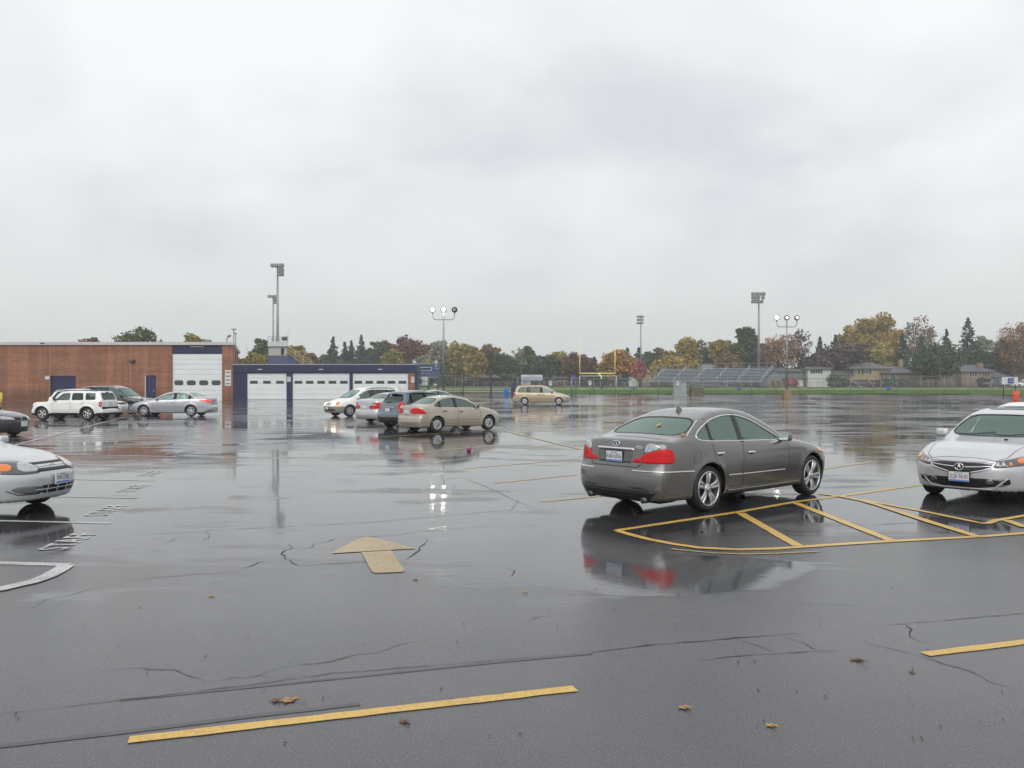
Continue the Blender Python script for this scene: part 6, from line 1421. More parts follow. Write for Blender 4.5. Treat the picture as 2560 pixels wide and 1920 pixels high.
house('pale house half hidden behind the pink red tree', 250, [(1578, 1600, 929, 937, 965, M_WSID, M_SHING, 6)], [(1586, 1590, 940, 947, False, 0)])
house('low brown house with a long roof behind the farther goal posts', 262, [(1190, 1300, 934, 944, 965, pbr('brown_siding', (.13, .10, .08), .7), M_SHINT, 9)], [(1210, 1220, 950, 956, False, 0)])
house('low house with a grey brown roof right of the white banner', 262, [(1370, 1430, 932, 944, 965, pbr('brown_siding', (.13, .10, .08), .7), M_SHINT, 9)], [(1380, 1388, 950, 956, False, 0)])
tree('bush', 2460, 946, 40, 'dark', 'rounded dark bush in front of the tan brick house', Y=206, cat='bush', group='garden bushes', dens=1.5); tree('bush', 1982, 946, 26, 'red', 'red bush in front of the grey blue house', Y=207, cat='bush', group='garden bushes', dens=1.5)
tree('bush', 1940, 950, 24, 'yellow', 'yellow bush in front of the grey blue house', Y=207, cat='bush', group='garden bushes', dens=1.5); tree('bush', 2166, 948, 20, 'red', 'reddish bush below the window of the split level house', Y=208, cat='bush', group='garden bushes', dens=1.5)
tree('bush', 2096, 943, 60, 'dark', 'dark hedge in front of the white sided house', Y=207, cat='bush', group='garden bushes', dens=2); tree('bush', 2235, 950, 70, 'dark', 'dark hedge under the bay window of the split level house', Y=207, cat='bush', group='garden bushes', dens=2)

# ---------------------------------------------------------------- field lights, parking lamps
M_GALV = pbr('galvanised_steel', (.26, .27, .28), .45, .5, noise=.12, nscale=3); M_HEAD = pbr('floodlight_grey', (.16, .165, .17), .5, .3); M_LAMPON = pbr('lamp_glass_lit', (1, .98, .9), .2, emit=(1.0, .97, .88), es=60); M_LAMPOFF = pbr('lamp_glass_off', (.35, .36, .35), .1)
M_LAMPDIM = pbr('lamp_glass_dim', (1, .8, .6), .2, emit=(1.0, .9, .75), es=2.0)
def field_light(px, top, Y, rows, label, sc_=1.0):
    x = WX(px, Y); z0 = gz(x, Y); H = WZ(top, Y) - z0; r = empty('field_light', (x, Y, z0), 0, label, 'light pole', 'tall floodlight poles round the field')
    bm = bmesh.new(); cyl(bm, (0, 0, 0), (0, 0, H), .30 * sc_, .13 * sc_, 12); obj('pole', bm, M_GALV, r)
    for zz, xs in rows:
        bm = bmesh.new(); cyl(bm, (min(xs) - .1, 0, H - zz), (max(xs) + .1, 0, H - zz), .06 * sc_, n=6); obj('crossarm', bm, M_GALV, r)
        for q in xs:
            bm = bmesh.new(); lathe(bm, [(.02, -.28), (.20, -.22), (.30, .02), (.34, .26), (.30, .27), (.001, .20)], 14, Matrix.Translation((q, -.25, H - zz - .28)) @ Matrix.Rotation(rad(-28), 4, 'X') @ Matrix.Rotation(PI, 4, 'Z') @ Matrix.Diagonal((sc_, sc_, sc_, 1))); cyl(bm, (q, 0, H - zz), (q, -.2, H - zz - .2), .05, n=6); obj('floodlight', bm, M_HEAD, r)
    return r
rowsL = [(0, (-.75, -.2, .42, .85)), (.70, (.42, .85)), (1.4, (.42, .85))]
field_light(694, 661, 139, rowsL, 'tallest floodlight pole, in front of the press box'); field_light(683, 739, 192, [(0, (-.85, -.3, .4, .85)), (.68, (.4, .85)), (1.36, (.4, .85))], 'second floodlight pole from the left, just behind the tallest one')
field_light(1602, 790, 243, [(0, (-.95, -.4, .1, .5)), (.9, (-.95, -.4, .45)), (1.8, (-.95, -.4, .4))], 'floodlight pole farthest away, between the goal post and the bleachers'); field_light(1897, 733, 184, [(0, (-1.4, -.8, -.2, .5, 1.0)), (.82, (-1.4, -.8, -.2, .8)), (1.64, (-1.4, -.8, -.2, .5))], 'large floodlight pole at the right end of the bleachers', 1.15)
def parking_lamp(px, top, Y, states, label, bcol=None):
    x = WX(px, Y); z0 = gz(x, Y); H = WZ(top, Y) - z0; r = empty('parking_lamp', (x, Y, z0), 0, label, 'lamp post', 'three headed lamp posts of the lot'); k = 1.0
    bm = bmesh.new(); box(bm, (0, 0, .42), (.85, .85, .95), .05); obj('base', bm, pbr('base_tan', (.26, .18, .09), .7, noise=.2, nscale=3), r)
    bm = bmesh.new(); cyl(bm, (0, 0, .9), (0, 0, H - .35), .11, .07, 10); obj('pole', bm, M_GALV, r)
    bm = bmesh.new(); zb = H - 1.45
    for s in (-1, 1): tube(bm, [(0, 0, zb), (s * .75, 0, zb), (s * .95, 0, zb + .06), (s * 1.07, 0, zb + .22), (s * 1.1, 0, zb + .55)], .045, 8)
    obj('arm', bm, M_GALV, r)
    for q, st in zip((-1.1, 0, 1.1), states):
        zz = H - .45; bm = bmesh.new(); cyl(bm, (q, 0, zz - .5), (q, 0, zz - .12), .05, n=8)
        lathe(bm, [(.02, .20), (.16, .17), (.27, .02), (.30, -.08), (.27, -.08), (.001, .0)], 16, Matrix.Translation((q, .05, zz)) @ Matrix.Rotation(rad(12), 4, 'X')); h = obj('lamp_head', bm, pbr('bronze_head', (.07, .065, .06), .4, .4), r)
        bm = bmesh.new(); bmesh.ops.create_uvsphere(bm, u_segments=16, v_segments=10, radius=.145, matrix=Matrix.Translation((q, -.12, zz)) @ Matrix.Diagonal((1, .55, 1, 1)))
        for f in bm.faces: f.smooth = True
        obj('lamp_glass', bm, (M_LAMPON, M_LAMPDIM, M_LAMPOFF)[st], h)
    return r
parking_lamp(1109, 763, 86, (0, 0, 2), 'lamp post with two lamps shining and one off, over the beige sedan'); parking_lamp(1967, 784, 94, (0, 1, 1), 'lamp post on a square tan base at the right side of the lot')
# small things on the brick roof end
r = empty('roof_lamp', (WX(567, 90), 90, zx(856)), 0, 'small floodlight standing on the right corner of the brick roof', 'lamp'); bm = bmesh.new(); tube(bm, [(0, 0, 0), (0, 0, .5), (.12, 0, .62)], .05, 6); obj('bracket', bm, M_TRIM, r); bm = bmesh.new(); box(bm, (.25, 0, .75), (.35, .3, .22), .05, rot=Matrix.Rotation(rad(-30), 3, 'Y')); obj('lamp_head', bm, M_HEAD, r)
r = empty('vent_stack', (WX(584.5, 92), 92, 0), 0, 'thin grey mast with a flat cap just right of the brick corner', 'mast'); bm = bmesh.new(); cyl(bm, (0, 0, 3), (0, 0, WZ(824, 92)), .06, n=8); cyl(bm, (.2, 0, 3), (.2, 0, WZ(834, 92)), .05, n=8); obj('pole', bm, M_GALV, r); bm = bmesh.new(); box(bm, (0, 0, WZ(823, 92)), (.5, .5, .10), .03); box(bm, (.2, 0, WZ(833, 92)), (.3, .3, .08), .03); obj('cap', bm, M_GALV, r)

# ---------------------------------------------------------------- goals
M_GOALY = pbr('goal_yellow', (.80, .70, .24), .4); M_GOALW = pbr('goal_white', (.62, .63, .62), .5); M_PAD = pbr('goal_pad', (.025, .025, .05), .6)
def football_goal(pxl, pxr, bar, ltop, rtop, Y, label, pad=True):
    x0, x1 = WX(pxl, Y), WX(pxr, Y); cx = (x0 + x1) / 2; z0 = gz(cx, Y); r = empty('football_goal', (cx, Y, z0), 0, label, 'goal post', 'yellow goal posts'); zb = WZ(bar, Y) - z0; t = .115
    bm = bmesh.new(); cyl(bm, (x0 - cx - t, 0, zb), (x1 - cx + t, 0, zb), t, n=10); obj('crossbar', bm, M_GOALY, r)
    for x, tp in ((x0, ltop), (x1, rtop)):
        bm = bmesh.new(); cyl(bm, (x - cx, 0, zb), (x - cx, 0, WZ(tp, Y) - z0), t, t * .8, n=10); obj('upright', bm, M_GOALY, r)
    bm = bmesh.new(); ox = .55 if pad else 0; tube(bm, [(-.2 if pad else 0, 0, zb), (.2 * (ox > 0), -.5, zb - .05), (ox, -1.1, zb - .5), (ox + .1 * (ox > 0), -1.3, zb - 1.2), (ox + .1 * (ox > 0), -1.3, 0)], .13, 10); obj('gooseneck', bm, M_GOALY, r)
    if pad: bm = bmesh.new(); box2(bm, (ox - .18, -1.6, 0), (ox + .38, -1.02, 1.85), bev=.06); obj('post_pad', bm, M_PAD, r)
football_goal(1449.5, 1537.5, 933.5, 853, 852, 163, 'nearer yellow goal posts with a dark padded base'); football_goal(1137, 1194, 943.5, 894, 895, 262, 'farther yellow goal posts, behind the beige sedan', False)
def soccer_goal(pxl, pxr, top, Y, label, bx_=.8):
    x0, x1 = WX(pxl, Y), WX(pxr, Y); cx = (x0 + x1) / 2; z0 = gz(cx, Y); r = empty('soccer_goal', (cx, Y, z0), 0, label, 'soccer goal', 'white soccer goals'); h = WZ(top, Y) - z0; w = (x1 - x0) / 2; t = .06
    bm = bmesh.new(); cyl(bm, (-w - t, 0, h), (w + t, 0, h), t, n=8); obj('crossbar', bm, M_GOALW, r)
    for s in (-1, 1):
        bm = bmesh.new(); cyl(bm, (s * w, 0, 0), (s * w, 0, h - t), t, n=8); obj('post', bm, M_GOALW, r)
        bm = bmesh.new(); tube(bm, [(s * w, 0, h), (s * w + bx_ * .4, .7, h), (s * w + bx_ * 1.5, 1.8, .05), (s * w, .1, .05)], .04, 6); obj('brace', bm, M_GOALW, r)
soccer_goal(1449, 1541, 940, 158, 'large white soccer goal under the nearer yellow goal posts', 1.6); soccer_goal(1138, 1195, 948.5, 255, 'white soccer goal under the farther yellow goal posts', .0); soccer_goal(1392, 1411, 952, 250, 'small white soccer goal seen over the champagne minivan bonnet', 2.0)

# ---------------------------------------------------------------- stands
def visitor_stand():
    Yr, pr, L = 163.0, 1905, 25.0; X = WX(pr, Yr); z0 = gz(X, Yr); a = rad(130); row = Vector((math.sin(a), math.cos(a), 0)); back = Vector((-row.y, row.x, 0))
    r = empty('bleachers', (X, Yr, z0), 0, 'metal bleachers with five stepped aisles at the far side of the field', 'bleachers')
    M = Matrix((-row, back, Vector((0, 0, 1)))).transposed().to_4x4()    # x runs away along the rows, y climbs back
    n = 10; rise, run = .30, .62; zf = .95
    def O(nm, bm, m): bmesh.ops.transform(bm, matrix=M, verts=bm.verts); bmesh.ops.recalc_face_normals(bm, faces=bm.faces); return obj(nm, bm, m, r)
    M_SEAT = pbr('bench_aluminium', (.44, .49, .54), .4, .3); M_UND = pbr('stand_tread', (.10, .12, .19), .6)
    for i in range(n):
        bm = bmesh.new(); y, z = i * run, zf + i * rise; box2(bm, (0, y, z + .33), (L, y + .26, z + .43)); obj_ = O('bench', bm, M_SEAT)
        bm = bmesh.new(); box2(bm, (0, y + .27, z), (L, y + run, z + .04)); box2(bm, (0, y + .40, z + .05), (L, y + .42, z + .26)); O('footboard', bm, M_UND)
    bm = bmesh.new()
    for x in np.linspace(.1, L - .1, 11):
        tube(bm, [(x, 0, zf - .05), (x, n * run, zf + n * rise - .05)], .05, 5)
        for y in (0.1, n * run / 2, n * run - .1): cyl(bm, (x, y, 0), (x, y, zf + y / run * rise - .05), .05, n=5)
    O('frame', bm, M_GALV)
    for x in np.linspace(.3, L - 1.2, 6):
        bm = bmesh.new()
        for k in range(3):
            y0, y1 = k * n * run / 3 + .2, (k + 1) * n * run / 3 - .5; za, zb_ = zf + y0 / run * rise, zf + y1 / run * rise
            tube(bm, [(x, y0, za), (x, y0, za + .9), (x, y1, zb_ + .9), (x, y1, zb_)], .05, 5); tube(bm, [(x, y0, za + .5), (x, y1, zb_ + .5)], .04, 5)
        O('aisle_rail', bm, M_SEAT)
    bm = bmesh.new(); yb = n * run + .05; zt = zf + n * rise
    for z in (.4, 1.1): cyl(bm, (0, yb, zt + z), (L, yb, zt + z), .035, n=5)
    for x in np.linspace(0, L, 15): cyl(bm, (x, yb, zt - .3), (x, yb, zt + 1.1), .035, n=5)
    for x in (0, L):
        for z in (.5, 1.1): tube(bm, [(x, 0, zf + z), (x, yb, zt + z)], .035, 5)
    for z in (.5, 1.0): cyl(bm, (0, -1.3, zf + z), (L, -1.3, zf + z), .035, n=5)
    for x in np.linspace(0, L, 15): cyl(bm, (x, -1.3, 0), (x, -1.3, zf + 1.0), .035, n=5)
    box2(bm, (0, -1.3, zf - .12), (L, -.02, zf - .03)); O('guard_rail', bm, M_GALV)
    bm = bmesh.new(); x = L * .55
    for yy in (-2.6, -1.5):
        for z in (.1, .9): tube(bm, [(x, yy, zf + z), (x - 9, yy, .1 + z)], .035, 5)
        for k in range(7): cyl(bm, (x - 1.5 * k, yy, 0), (x - 1.5 * k, yy, zf * (1 - k / 6) + .95), .03, n=5)
    O('ramp', bm, M_GALV)
visitor_stand()
def home_stand():
    Y0 = 132.0; x0, xm, x1 = WX(669, Y0), WX(718, Y0), WX(800, Y0); z0 = gz(x0, Y0); r = empty('grandstand', (x0, Y0, z0), 0, 'home grandstand with blue steps and a long yellowish hand rail falling to the right', 'grandstand'); D = 30.0
    zt = WZ(889, Y0) - z0; zl = WZ(938, Y0) - z0; W = x1 - xm; wx = xm - x0
    M_B = pbr('stand_blue', (.06, .08, .16), .6); M_R = pbr('rail_yellowish', (.42, .38, .22), .5); n = 14
    bm = bmesh.new(); box2(bm, (0, 0, 1.2), (wx, D, zt - .01)); obj('platform', bm, M_B, r)
    bm = bmesh.new()
    for i in range(n): box2(bm, (wx + .002 + W * i / n, .0, 0.1), (wx + W * (i + 1) / n, D, zt + (zl - zt) * (i + .5) / n))
    obj('steps', bm, pbr('stand_step_blue', (.03, .06, .20), .5), r)
    for k, y in enumerate((-.05, 4)):
        bm = bmesh.new()
        for z in (.55, 1.1, 1.65): tube(bm, [(wx, y, zt + z - .1), (wx + W * 1.12, y, zl + z - .75)], .04, 5)
        for t in np.linspace(0, 1, 5): cyl(bm, (wx + W * t, y, zt + (zl - zt) * t - .3), (wx + W * t, y, zt + (zl - zt) * t + 1.55), .045, n=5)
        obj('hand_rail', bm, M_R, r)
    bm = bmesh.new()
    for x in (0.1, wx - .1):
        for y in (.2, D / 2, D - .2): cyl(bm, (x, y, 0), (x, y, 1.25), .12, n=6)
    obj('column', bm, M_GALV, r) if False else obj('frame', bm, M_GALV, r)
    # press box stands on the platform
    zb = zt + .01; p = empty('press_box', (x0, Y0, z0), 0, 'white press box with a railed roof deck on the home grandstand', 'press box'); zr = WZ(866, Y0) - z0; zc = WZ(854, Y0) - z0; Mw = pbr('press_box_white', (.55, .56, .55), .6)
    bm = bmesh.new(); wall(bm, .15, wx - .1, .0, .12, zb, zr, [(.45, 1.6, zb + 1.5, zr - .05), (2.05, wx - .45, zb + .05, zr - .25)]); box2(bm, (.15, .125, zb), (.3, D - 4, zr)); box2(bm, (.302, D - 4.2, zb), (wx - .1, D - 4, zr)); obj('wall', bm, pbr('press_box_grey', (.38, .40, .39), .6), p)
    bm = bmesh.new(); box2(bm, (.305, .2, zb + 1.3), (wx - .3, .24, zr - .1)); obj('window', bm, pbr('press_glass', (.20, .17, .15), .2), p)
    bm = bmesh.new(); box2(bm, (0, -.3, zr + .002), (wx + .15, D - 3.5, zc)); obj('roof', bm, Mw, p)
    bm = bmesh.new(); zz = WZ(842, Y0) - z0
    for z in (zz, (zz + zc) / 2):
        for a, b in (((.05, -.25), (wx + .1, -.25)), ((.05, -.25), (.05, 8)), ((wx + .1, -.25), (wx + .1, 8))): cyl(bm, (a[0], a[1], z), (b[0], b[1], z), .035, n=5)
    for x in np.linspace(.05, wx + .1, 6): cyl(bm, (x, -.25, zc), (x, -.25, zz), .035, n=5)
    obj('roof_rail', bm, M_GALV, p)
    bm = bmesh.new(); box2(bm, (wx * .72, -.1, zc + .15), (wx - .02, -.04, zz - .05)); obj('banner', bm, M_PAD, p)
    bm = bmesh.new(); tube(bm, [(wx + .1, -.25, zz), (wx + .12, -.25, zz + .8), (wx + .5, -.25, zz + .85)], .03, 5); obj('aerial', bm, M_GALV, p)
home_stand()
for o in bpy.data.objects:
    if o.type == 'MESH' and o.parent and o.parent.name in ('grandstand', 'press_box'):
        for v in o.data.vertices: v.co.x += v.co.y * -.284

# ---------------------------------------------------------------- scoreboard and signs
def scoreboard():
    Y0 = 140.0; sx = lambda px: WX(px, Y0); sz = lambda py: WZ(py, Y0); cx = sx(1069); z0 = gz(cx, Y0); r = empty('scoreboard', (cx, Y0, z0), 0, 'navy stadium scoreboard with white lettering right of the garage block', 'scoreboard'); off = Vector((-cx, -Y0, -z0))
    Mb = pbr('board_navy', (.035, .065, .15), .5); Mt = pbr('board_white', (.55, .58, .62), .5)
    def O(nm, bm, m): bmesh.ops.translate(bm, vec=off, verts=bm.verts); return obj(nm, bm, m, r)
    def txt(bm, s, px, py, hpx, wpx=None, mi=0, yy=-.2):
        M = Matrix.Translation((sx(px), Y0 + yy, sz(py))) @ Matrix.Rotation(PI / 2, 4, 'X'); me = text_mesh(s, 1.0); xs = [v.co.x for v in me.vertices]; ys = [v.co.y for v in me.vertices]; h = max(ys) - min(ys); w = max(xs) - min(xs); bpy.data.meshes.remove(me)
        k = hpx * Y0 / F_PX / h; add_text(bm, s, k, M, sx=(wpx * Y0 / F_PX / (w * k) if wpx else 1), extrude=.01, mi=mi)
    bm = bmesh.new(); box2(bm, (sx(1038), Y0, sz(941.5)), (sx(1099.5), Y0 + .25, sz(911)), bev=.02); O('board', bm, Mb)
    bm = bmesh.new(); box2(bm, (sx(1027.5), Y0 - .04, sz(911.8)), (sx(1099), Y0 + .2, sz(907.5))); O('header', bm, Mb)
    bm = bmesh.new(); txt(bm, 'GEORGE', 1035.5, 909.5, 3.2, 14); txt(bm, 'GATTAS', 1052, 909.5, 3.2, 14); txt(bm, 'MEMORIAL', 1070, 909.5, 3.2, 19); txt(bm, 'STADIUM', 1089.5, 909.5, 3.2, 16.5); O('title_writing', bm, Mt)
    bm = bmesh.new(); x0_, x1_, zt_, zb_ = sx(1048), sx(1079.5), sz(918), sz(926.5)
    for q in ((x0_, x1_, zt_ - .07, zt_), (x0_, x1_, zb_, zb_ + .07), (x0_, x0_ + .07, zb_ + .072, zt_ - .072), (x1_ - .07, x1_, zb_ + .072, zt_ - .072)): box2(bm, (q[0], Y0 - .03, q[2]), (q[1], Y0 - .002, q[3]))
    O('display_frame', bm, Mt); bm = bmesh.new(); box2(bm, (x0_ + .08, Y0 - .02, zb_ + .08), (x1_ - .08, Y0 - .002, zt_ - .08)); O('display', bm, pbr('display_dark', (.02, .03, .05), .3))
    bm = bmesh.new(); txt(bm, 'P', 1091, 915, 6.5, 5, yy=-.03); txt(bm, 'PEPSI', 1092.5, 921.8, 2.4, 8.5, yy=-.03); txt(bm, 'DOWN', 1056, 933.8, 2, 7.5, yy=-.03); txt(bm, 'BALL ON', 1071.5, 933.8, 2, 9.5, yy=-.03); txt(bm, 'QTR', 1083.5, 933.8, 2, 5, yy=-.03); txt(bm, 'TOL', 1096, 934, 2, 4, yy=-.03); O('writing', bm, Mt)
    bm = bmesh.new(); box2(bm, (sx(1071), Y0, sz(945.5)), (sx(1098), Y0 + .2, sz(941.7))); O('footer', bm, Mb); bm = bmesh.new(); txt(bm, 'BOOSTER CLUB', 1084.5, 943.6, 2.6, 24, yy=-.03); O('footer_writing', bm, Mt)
    for px in (1071, 1094):
        bm = bmesh.new(); box2(bm, (sx(px) - .12, Y0 + .26, z0), (sx(px) + .12, Y0 + .5, sz(911))); O('post', bm, Mb)
    for px in (1036, 1090):     # star finials
        bm = bmesh.new(); v = [bm.verts.new((sx(px) + math.cos(PI / 2 + i * PI / 5) * (.42 if i % 2 == 0 else .17), Y0 + .05, sz(905) + math.sin(PI / 2 + i * PI / 5) * (.42 if i % 2 == 0 else .17))) for i in range(10)]; f = bm.faces.new(v); q = bmesh.ops.extrude_face_region(bm, geom=[f]); bmesh.ops.translate(bm, vec=(0, .08, 0), verts=[g for g in q['geom'] if isinstance(g, bmesh.types.BMVert)]); O('star', bm, Mt)
    bm = bmesh.new(); cxr, czr = sx(1048), sz(953)
    bmesh.ops.create_cone(bm, cap_ends=True, segments=32, radius1=.78, radius2=.78, depth=.1, matrix=Matrix.Translation((cxr, Y0 - .9, czr)) @ Matrix.Rotation(PI / 2, 4, 'X')); e = O('emblem_disc', bm, M_PAD)
    bm = bmesh.new(); tube(bm, [(cxr + .66 * math.cos(t), Y0 - .97, czr + .66 * math.sin(t)) for t in np.linspace(0, 2 * PI, 33)], .06, 6); tube(bm, [(cxr - .2 + .35 * math.cos(t), Y0 - .97, czr + .3 * math.sin(t)) for t in np.linspace(-1.2, 1.6, 12)], .05, 5); O('emblem_ring', bm, Mt)
    for i, (a, b) in enumerate(((942, 952), (954, 963.5))):
        bm = bmesh.new(); box2(bm, (sx(1056), Y0 - .9, sz(b)), (sx(1070.5), Y0 - .82, sz(a)), bev=.01); O('sponsor_panel', bm, pbr('panel_white', (.5, .55, .55), .5))
    bm = bmesh.new()
    for k, (py, w) in enumerate(((946, 9), (956.5, 3), (960, 8))): box2(bm, (sx(1063 - w / 2), Y0 - .915, sz(py + 1)), (sx(1063 + w / 2), Y0 - .902, sz(py)))
    O('sponsor_print', bm, pbr('print_grey', (.2, .25, .27), .6)); bm = bmesh.new(); box2(bm, (sx(1040), Y0 - .8, z0), (sx(1041), Y0 - .7, sz(945))); box2(bm, (sx(1070), Y0 - .8, z0), (sx(1071), Y0 - .7, sz(943))); O('panel_frame', bm, M_PAD)
scoreboard()
def sign(name, label, px0, px1, py0, py1, Y0, face, lines, legs=True, cat='sign', legpx=None, legc=None, group=None, deep=.06):
    sx = lambda px: WX(px, Y0); sz = lambda py: WZ(py, Y0); cx = sx((px0 + px1) / 2); z0 = gz(cx, Y0); r = empty(name, (cx, Y0, z0), 0, label, cat, group); off = Vector((-cx, -Y0, -z0))
    def O(nm, bm, m): bmesh.ops.translate(bm, vec=off, verts=bm.verts); return obj(nm, bm, m, r)
    bm = bmesh.new(); box2(bm, (sx(px0), Y0, sz(py1)), (sx(px1), Y0 + deep, sz(py0))); O('panel', bm, face)
    for s, px, py, h, w, m in lines:
        bm = bmesh.new(); me = text_mesh(s, 1.0); xs = [v.co.x for v in me.vertices]; ys = [v.co.y for v in me.vertices]; hh = max(ys) - min(ys); ww = max(xs) - min(xs); bpy.data.meshes.remove(me); k = h * Y0 / F_PX / hh
        add_text(bm, s, k, Matrix.Translation((sx(px), Y0 - .012, sz(py))) @ Matrix.Rotation(PI / 2, 4, 'X'), sx=w * Y0 / F_PX / (ww * k), extrude=.006); O('writing', bm, m)
    if legs:
        for px in (legpx or (px0 + (px1 - px0) * .12, px1 - (px1 - px0) * .12)): bm = bmesh.new(); cyl(bm, (sx(px), Y0 + .1, z0), (sx(px), Y0 + .1, sz(py0)), .05, n=6); O('post', bm, legc or M_GALV)
    return r
M_SW = pbr('sign_face_white', (.60, .62, .64), .5); M_SB = pbr('sign_blue', (.03, .06, .30), .5); M_SK = pbr('sign_ink', (.12, .12, .16), .6); M_SBK = pbr('sign_ink_blue', (.06, .09, .22), .6); M_SL = pbr('sign_lightblue', (.30, .50, .60), .5)
sign('banner_sign', 'white welcome banner with blue letters above the champagne minivan', 1303, 1356, 937, 951, 111, M_SW, [('Welcome to', 1330, 939.8, 2.6, 16, M_SBK), ('GEORGE GATTAS', 1329.5, 944.2, 4.2, 48, M_SBK), ('MEMORIAL STADIUM', 1329.5, 948.8, 2.8, 48, M_SBK)])
sign('field_rules_sign', 'small pale sign hung under the left half of the white banner', 1303, 1326, 952, 962, 111.3, M_SW, [('NO PETS', 1315, 955, 2.4, 15, M_SK), ('ON FIELD', 1315, 959, 2.4, 15, M_SB)], False)
sign('blue_sign', 'blue sign with white writing left of the nearer goal posts', 1427.5, 1440, 939, 950, 112, M_SB, [('PARKING', 1433.7, 943, 2, 10, M_SW), ('ONLY', 1433.7, 946.8, 1.8, 7, M_SW)])
for px, lb, yy in ((1376, 'pale blue parking sign over the champagne minivan bonnet', 952), (1475, 'pale blue parking sign under the left side of the near goal posts', 951.5), (1577, 'pale blue parking sign right of the big soccer goal', 953), (1694.5, 'pale blue parking sign on the front of the grey utility cabinet', 952)):
    sign('parking_sign', lb, px - 3.4, px + 3.4, yy, yy + 11, 108.5 if px != 1694.5 else 107.4, M_SW, [('P', px, yy + 4.8, 5, 4, M_SBK)], px != 1694.5, group='small parking signs along the fence', legpx=(px,)); 
    sign_p = None
sign('notice_board', 'white notice board with a blue panel at the right edge behind the orange barrel', 2505, 2545, 943, 961, 104, M_SW, [('ALL VISITORS', 2516, 950, 2, 16, M_SL)], True, legc=pbr('notice_post', (.05, .04, .08), .5)); sign('blue_sign', 'blue lettered panel on the white notice board at the right', 2521, 2535, 945, 957.5, 103.85, M_SB, [('PLEASE', 2528, 949.5, 2.2, 10, M_SW), ('RESERVED', 2528, 954, 2.2, 11, M_SW)], False)

# ---------------------------------------------------------------- fence
def mat_mesh():
    m = bpy.data.materials.new('chain_link'); m.use_nodes = True; nt = m.node_tree; nt.nodes.clear(); N = nt.nodes.new; L = nt.links.new
    out = N('ShaderNodeOutputMaterial'); tc = N('ShaderNodeTexCoord'); sp = N('ShaderNodeSeparateXYZ'); L(tc.outputs['Object'], sp.inputs[0])
    def mth(op, a, b_):
        r = N('ShaderNodeMath'); r.operation = op
        for i, x in enumerate((a, b_)):
            if isinstance(x, (int, float)): r.inputs[i].default_value = x
            else: L(x, r.inputs[i])
        return r.outputs[0]
    def wave(op):
        s = mth(op, sp.outputs['X'], sp.outputs['Z']); f = mth('FRACT', mth('MULTIPLY', s, 14.0), 0.0); return mth('LESS_THAN', f, .04)
    w = mth('MAXIMUM', wave('ADD'), wave('SUBTRACT')); tr = N('ShaderNodeBsdfTransparent'); d = N('ShaderNodeBsdfDiffuse'); d.inputs[0].default_value = (.22, .23, .24, 1); mx = N('ShaderNodeMixShader'); L(w, mx.inputs[0]); L(tr.outputs[0], mx.inputs[1]); L(d.outputs[0], mx.inputs[2]); L(mx.outputs[0], out.inputs[0]); return m
M_LINK = mat_mesh(); M_FPOST = pbr('fence_post', (.24, .25, .26), .5, .3)
def fence(label, P, h, gap=3.0, dark=False, rail=True, name='chain_link_fence', mesh=True):
    r = empty(name, (P[0][0], P[0][1], gz(*P[0])), 0, label, 'fence'); O3 = Vector(r.location); pts = []
    for a, b in zip(P[:-1], P[1:]):
        a, b = Vector((*a, 0)), Vector((*b, 0)); n = max(1, round((b - a).length / gap)); pts += [a.lerp(b, i / n) for i in range(n)]
    pts.append(Vector((*P[-1], 0)))
    for p in pts: p.z = gz(p.x, p.y)
    for p in pts: bm = bmesh.new(); q = p - O3; cyl(bm, q, q + Vector((0, 0, h + .05)), (.036 if not dark else .045), n=8); bmesh.ops.create_uvsphere(bm, u_segments=6, v_segments=4, radius=.06, matrix=Matrix.Translation(q + Vector((0, 0, h + .06)))); obj('fence_post', bm, M_PAD if dark else M_FPOST, r)
    if rail:
        bm = bmesh.new()
        for z in (h,): tube(bm, [p - O3 + Vector((0, 0, z)) for p in pts], .03, 6)
        obj('rail', bm, M_FPOST, r)
    if mesh:
        bm = bmesh.new(); v = [(bm.verts.new(p - O3 + Vector((0, .05, .06))), bm.verts.new(p - O3 + Vector((0, .05, h)))) for p in pts]
        for a, b in zip(v[:-1], v[1:]): bm.faces.new((a[0], b[0], b[1], a[1]))
        obj('wire_mesh', bm, M_LINK, r)
fx = lambda px, Y: (WX(px, Y), Y)
fence('tall chain link fence running along the far edge of the lot', [fx(1430, 109), fx(1700, 109), fx(2060, 108)], 2.05)
fence('higher chain link fence along the grass at the right', [fx(2068, 110), fx(2600, 108)], 2.35)
fence('chain link fence from the scoreboard to the gates', [fx(1072, 112), fx(1155, 112)], 2.4); fence('double gates of dark posts left of the champagne minivan', [fx(1158, 112), fx(1226, 112), fx(1229, 112), fx(1287, 112), fx(1290, 112)], 2.5, gap=9, dark=True, name='fence_gate')
fence('chain link fence behind the champagne minivan', [fx(1293, 110), fx(1428, 109.3)], 2.1)
fence('low fence along the running track behind the tall one', [fx(1210, 150), fx(1560, 149), fx(2560, 147)], 1.3, gap=4.0)
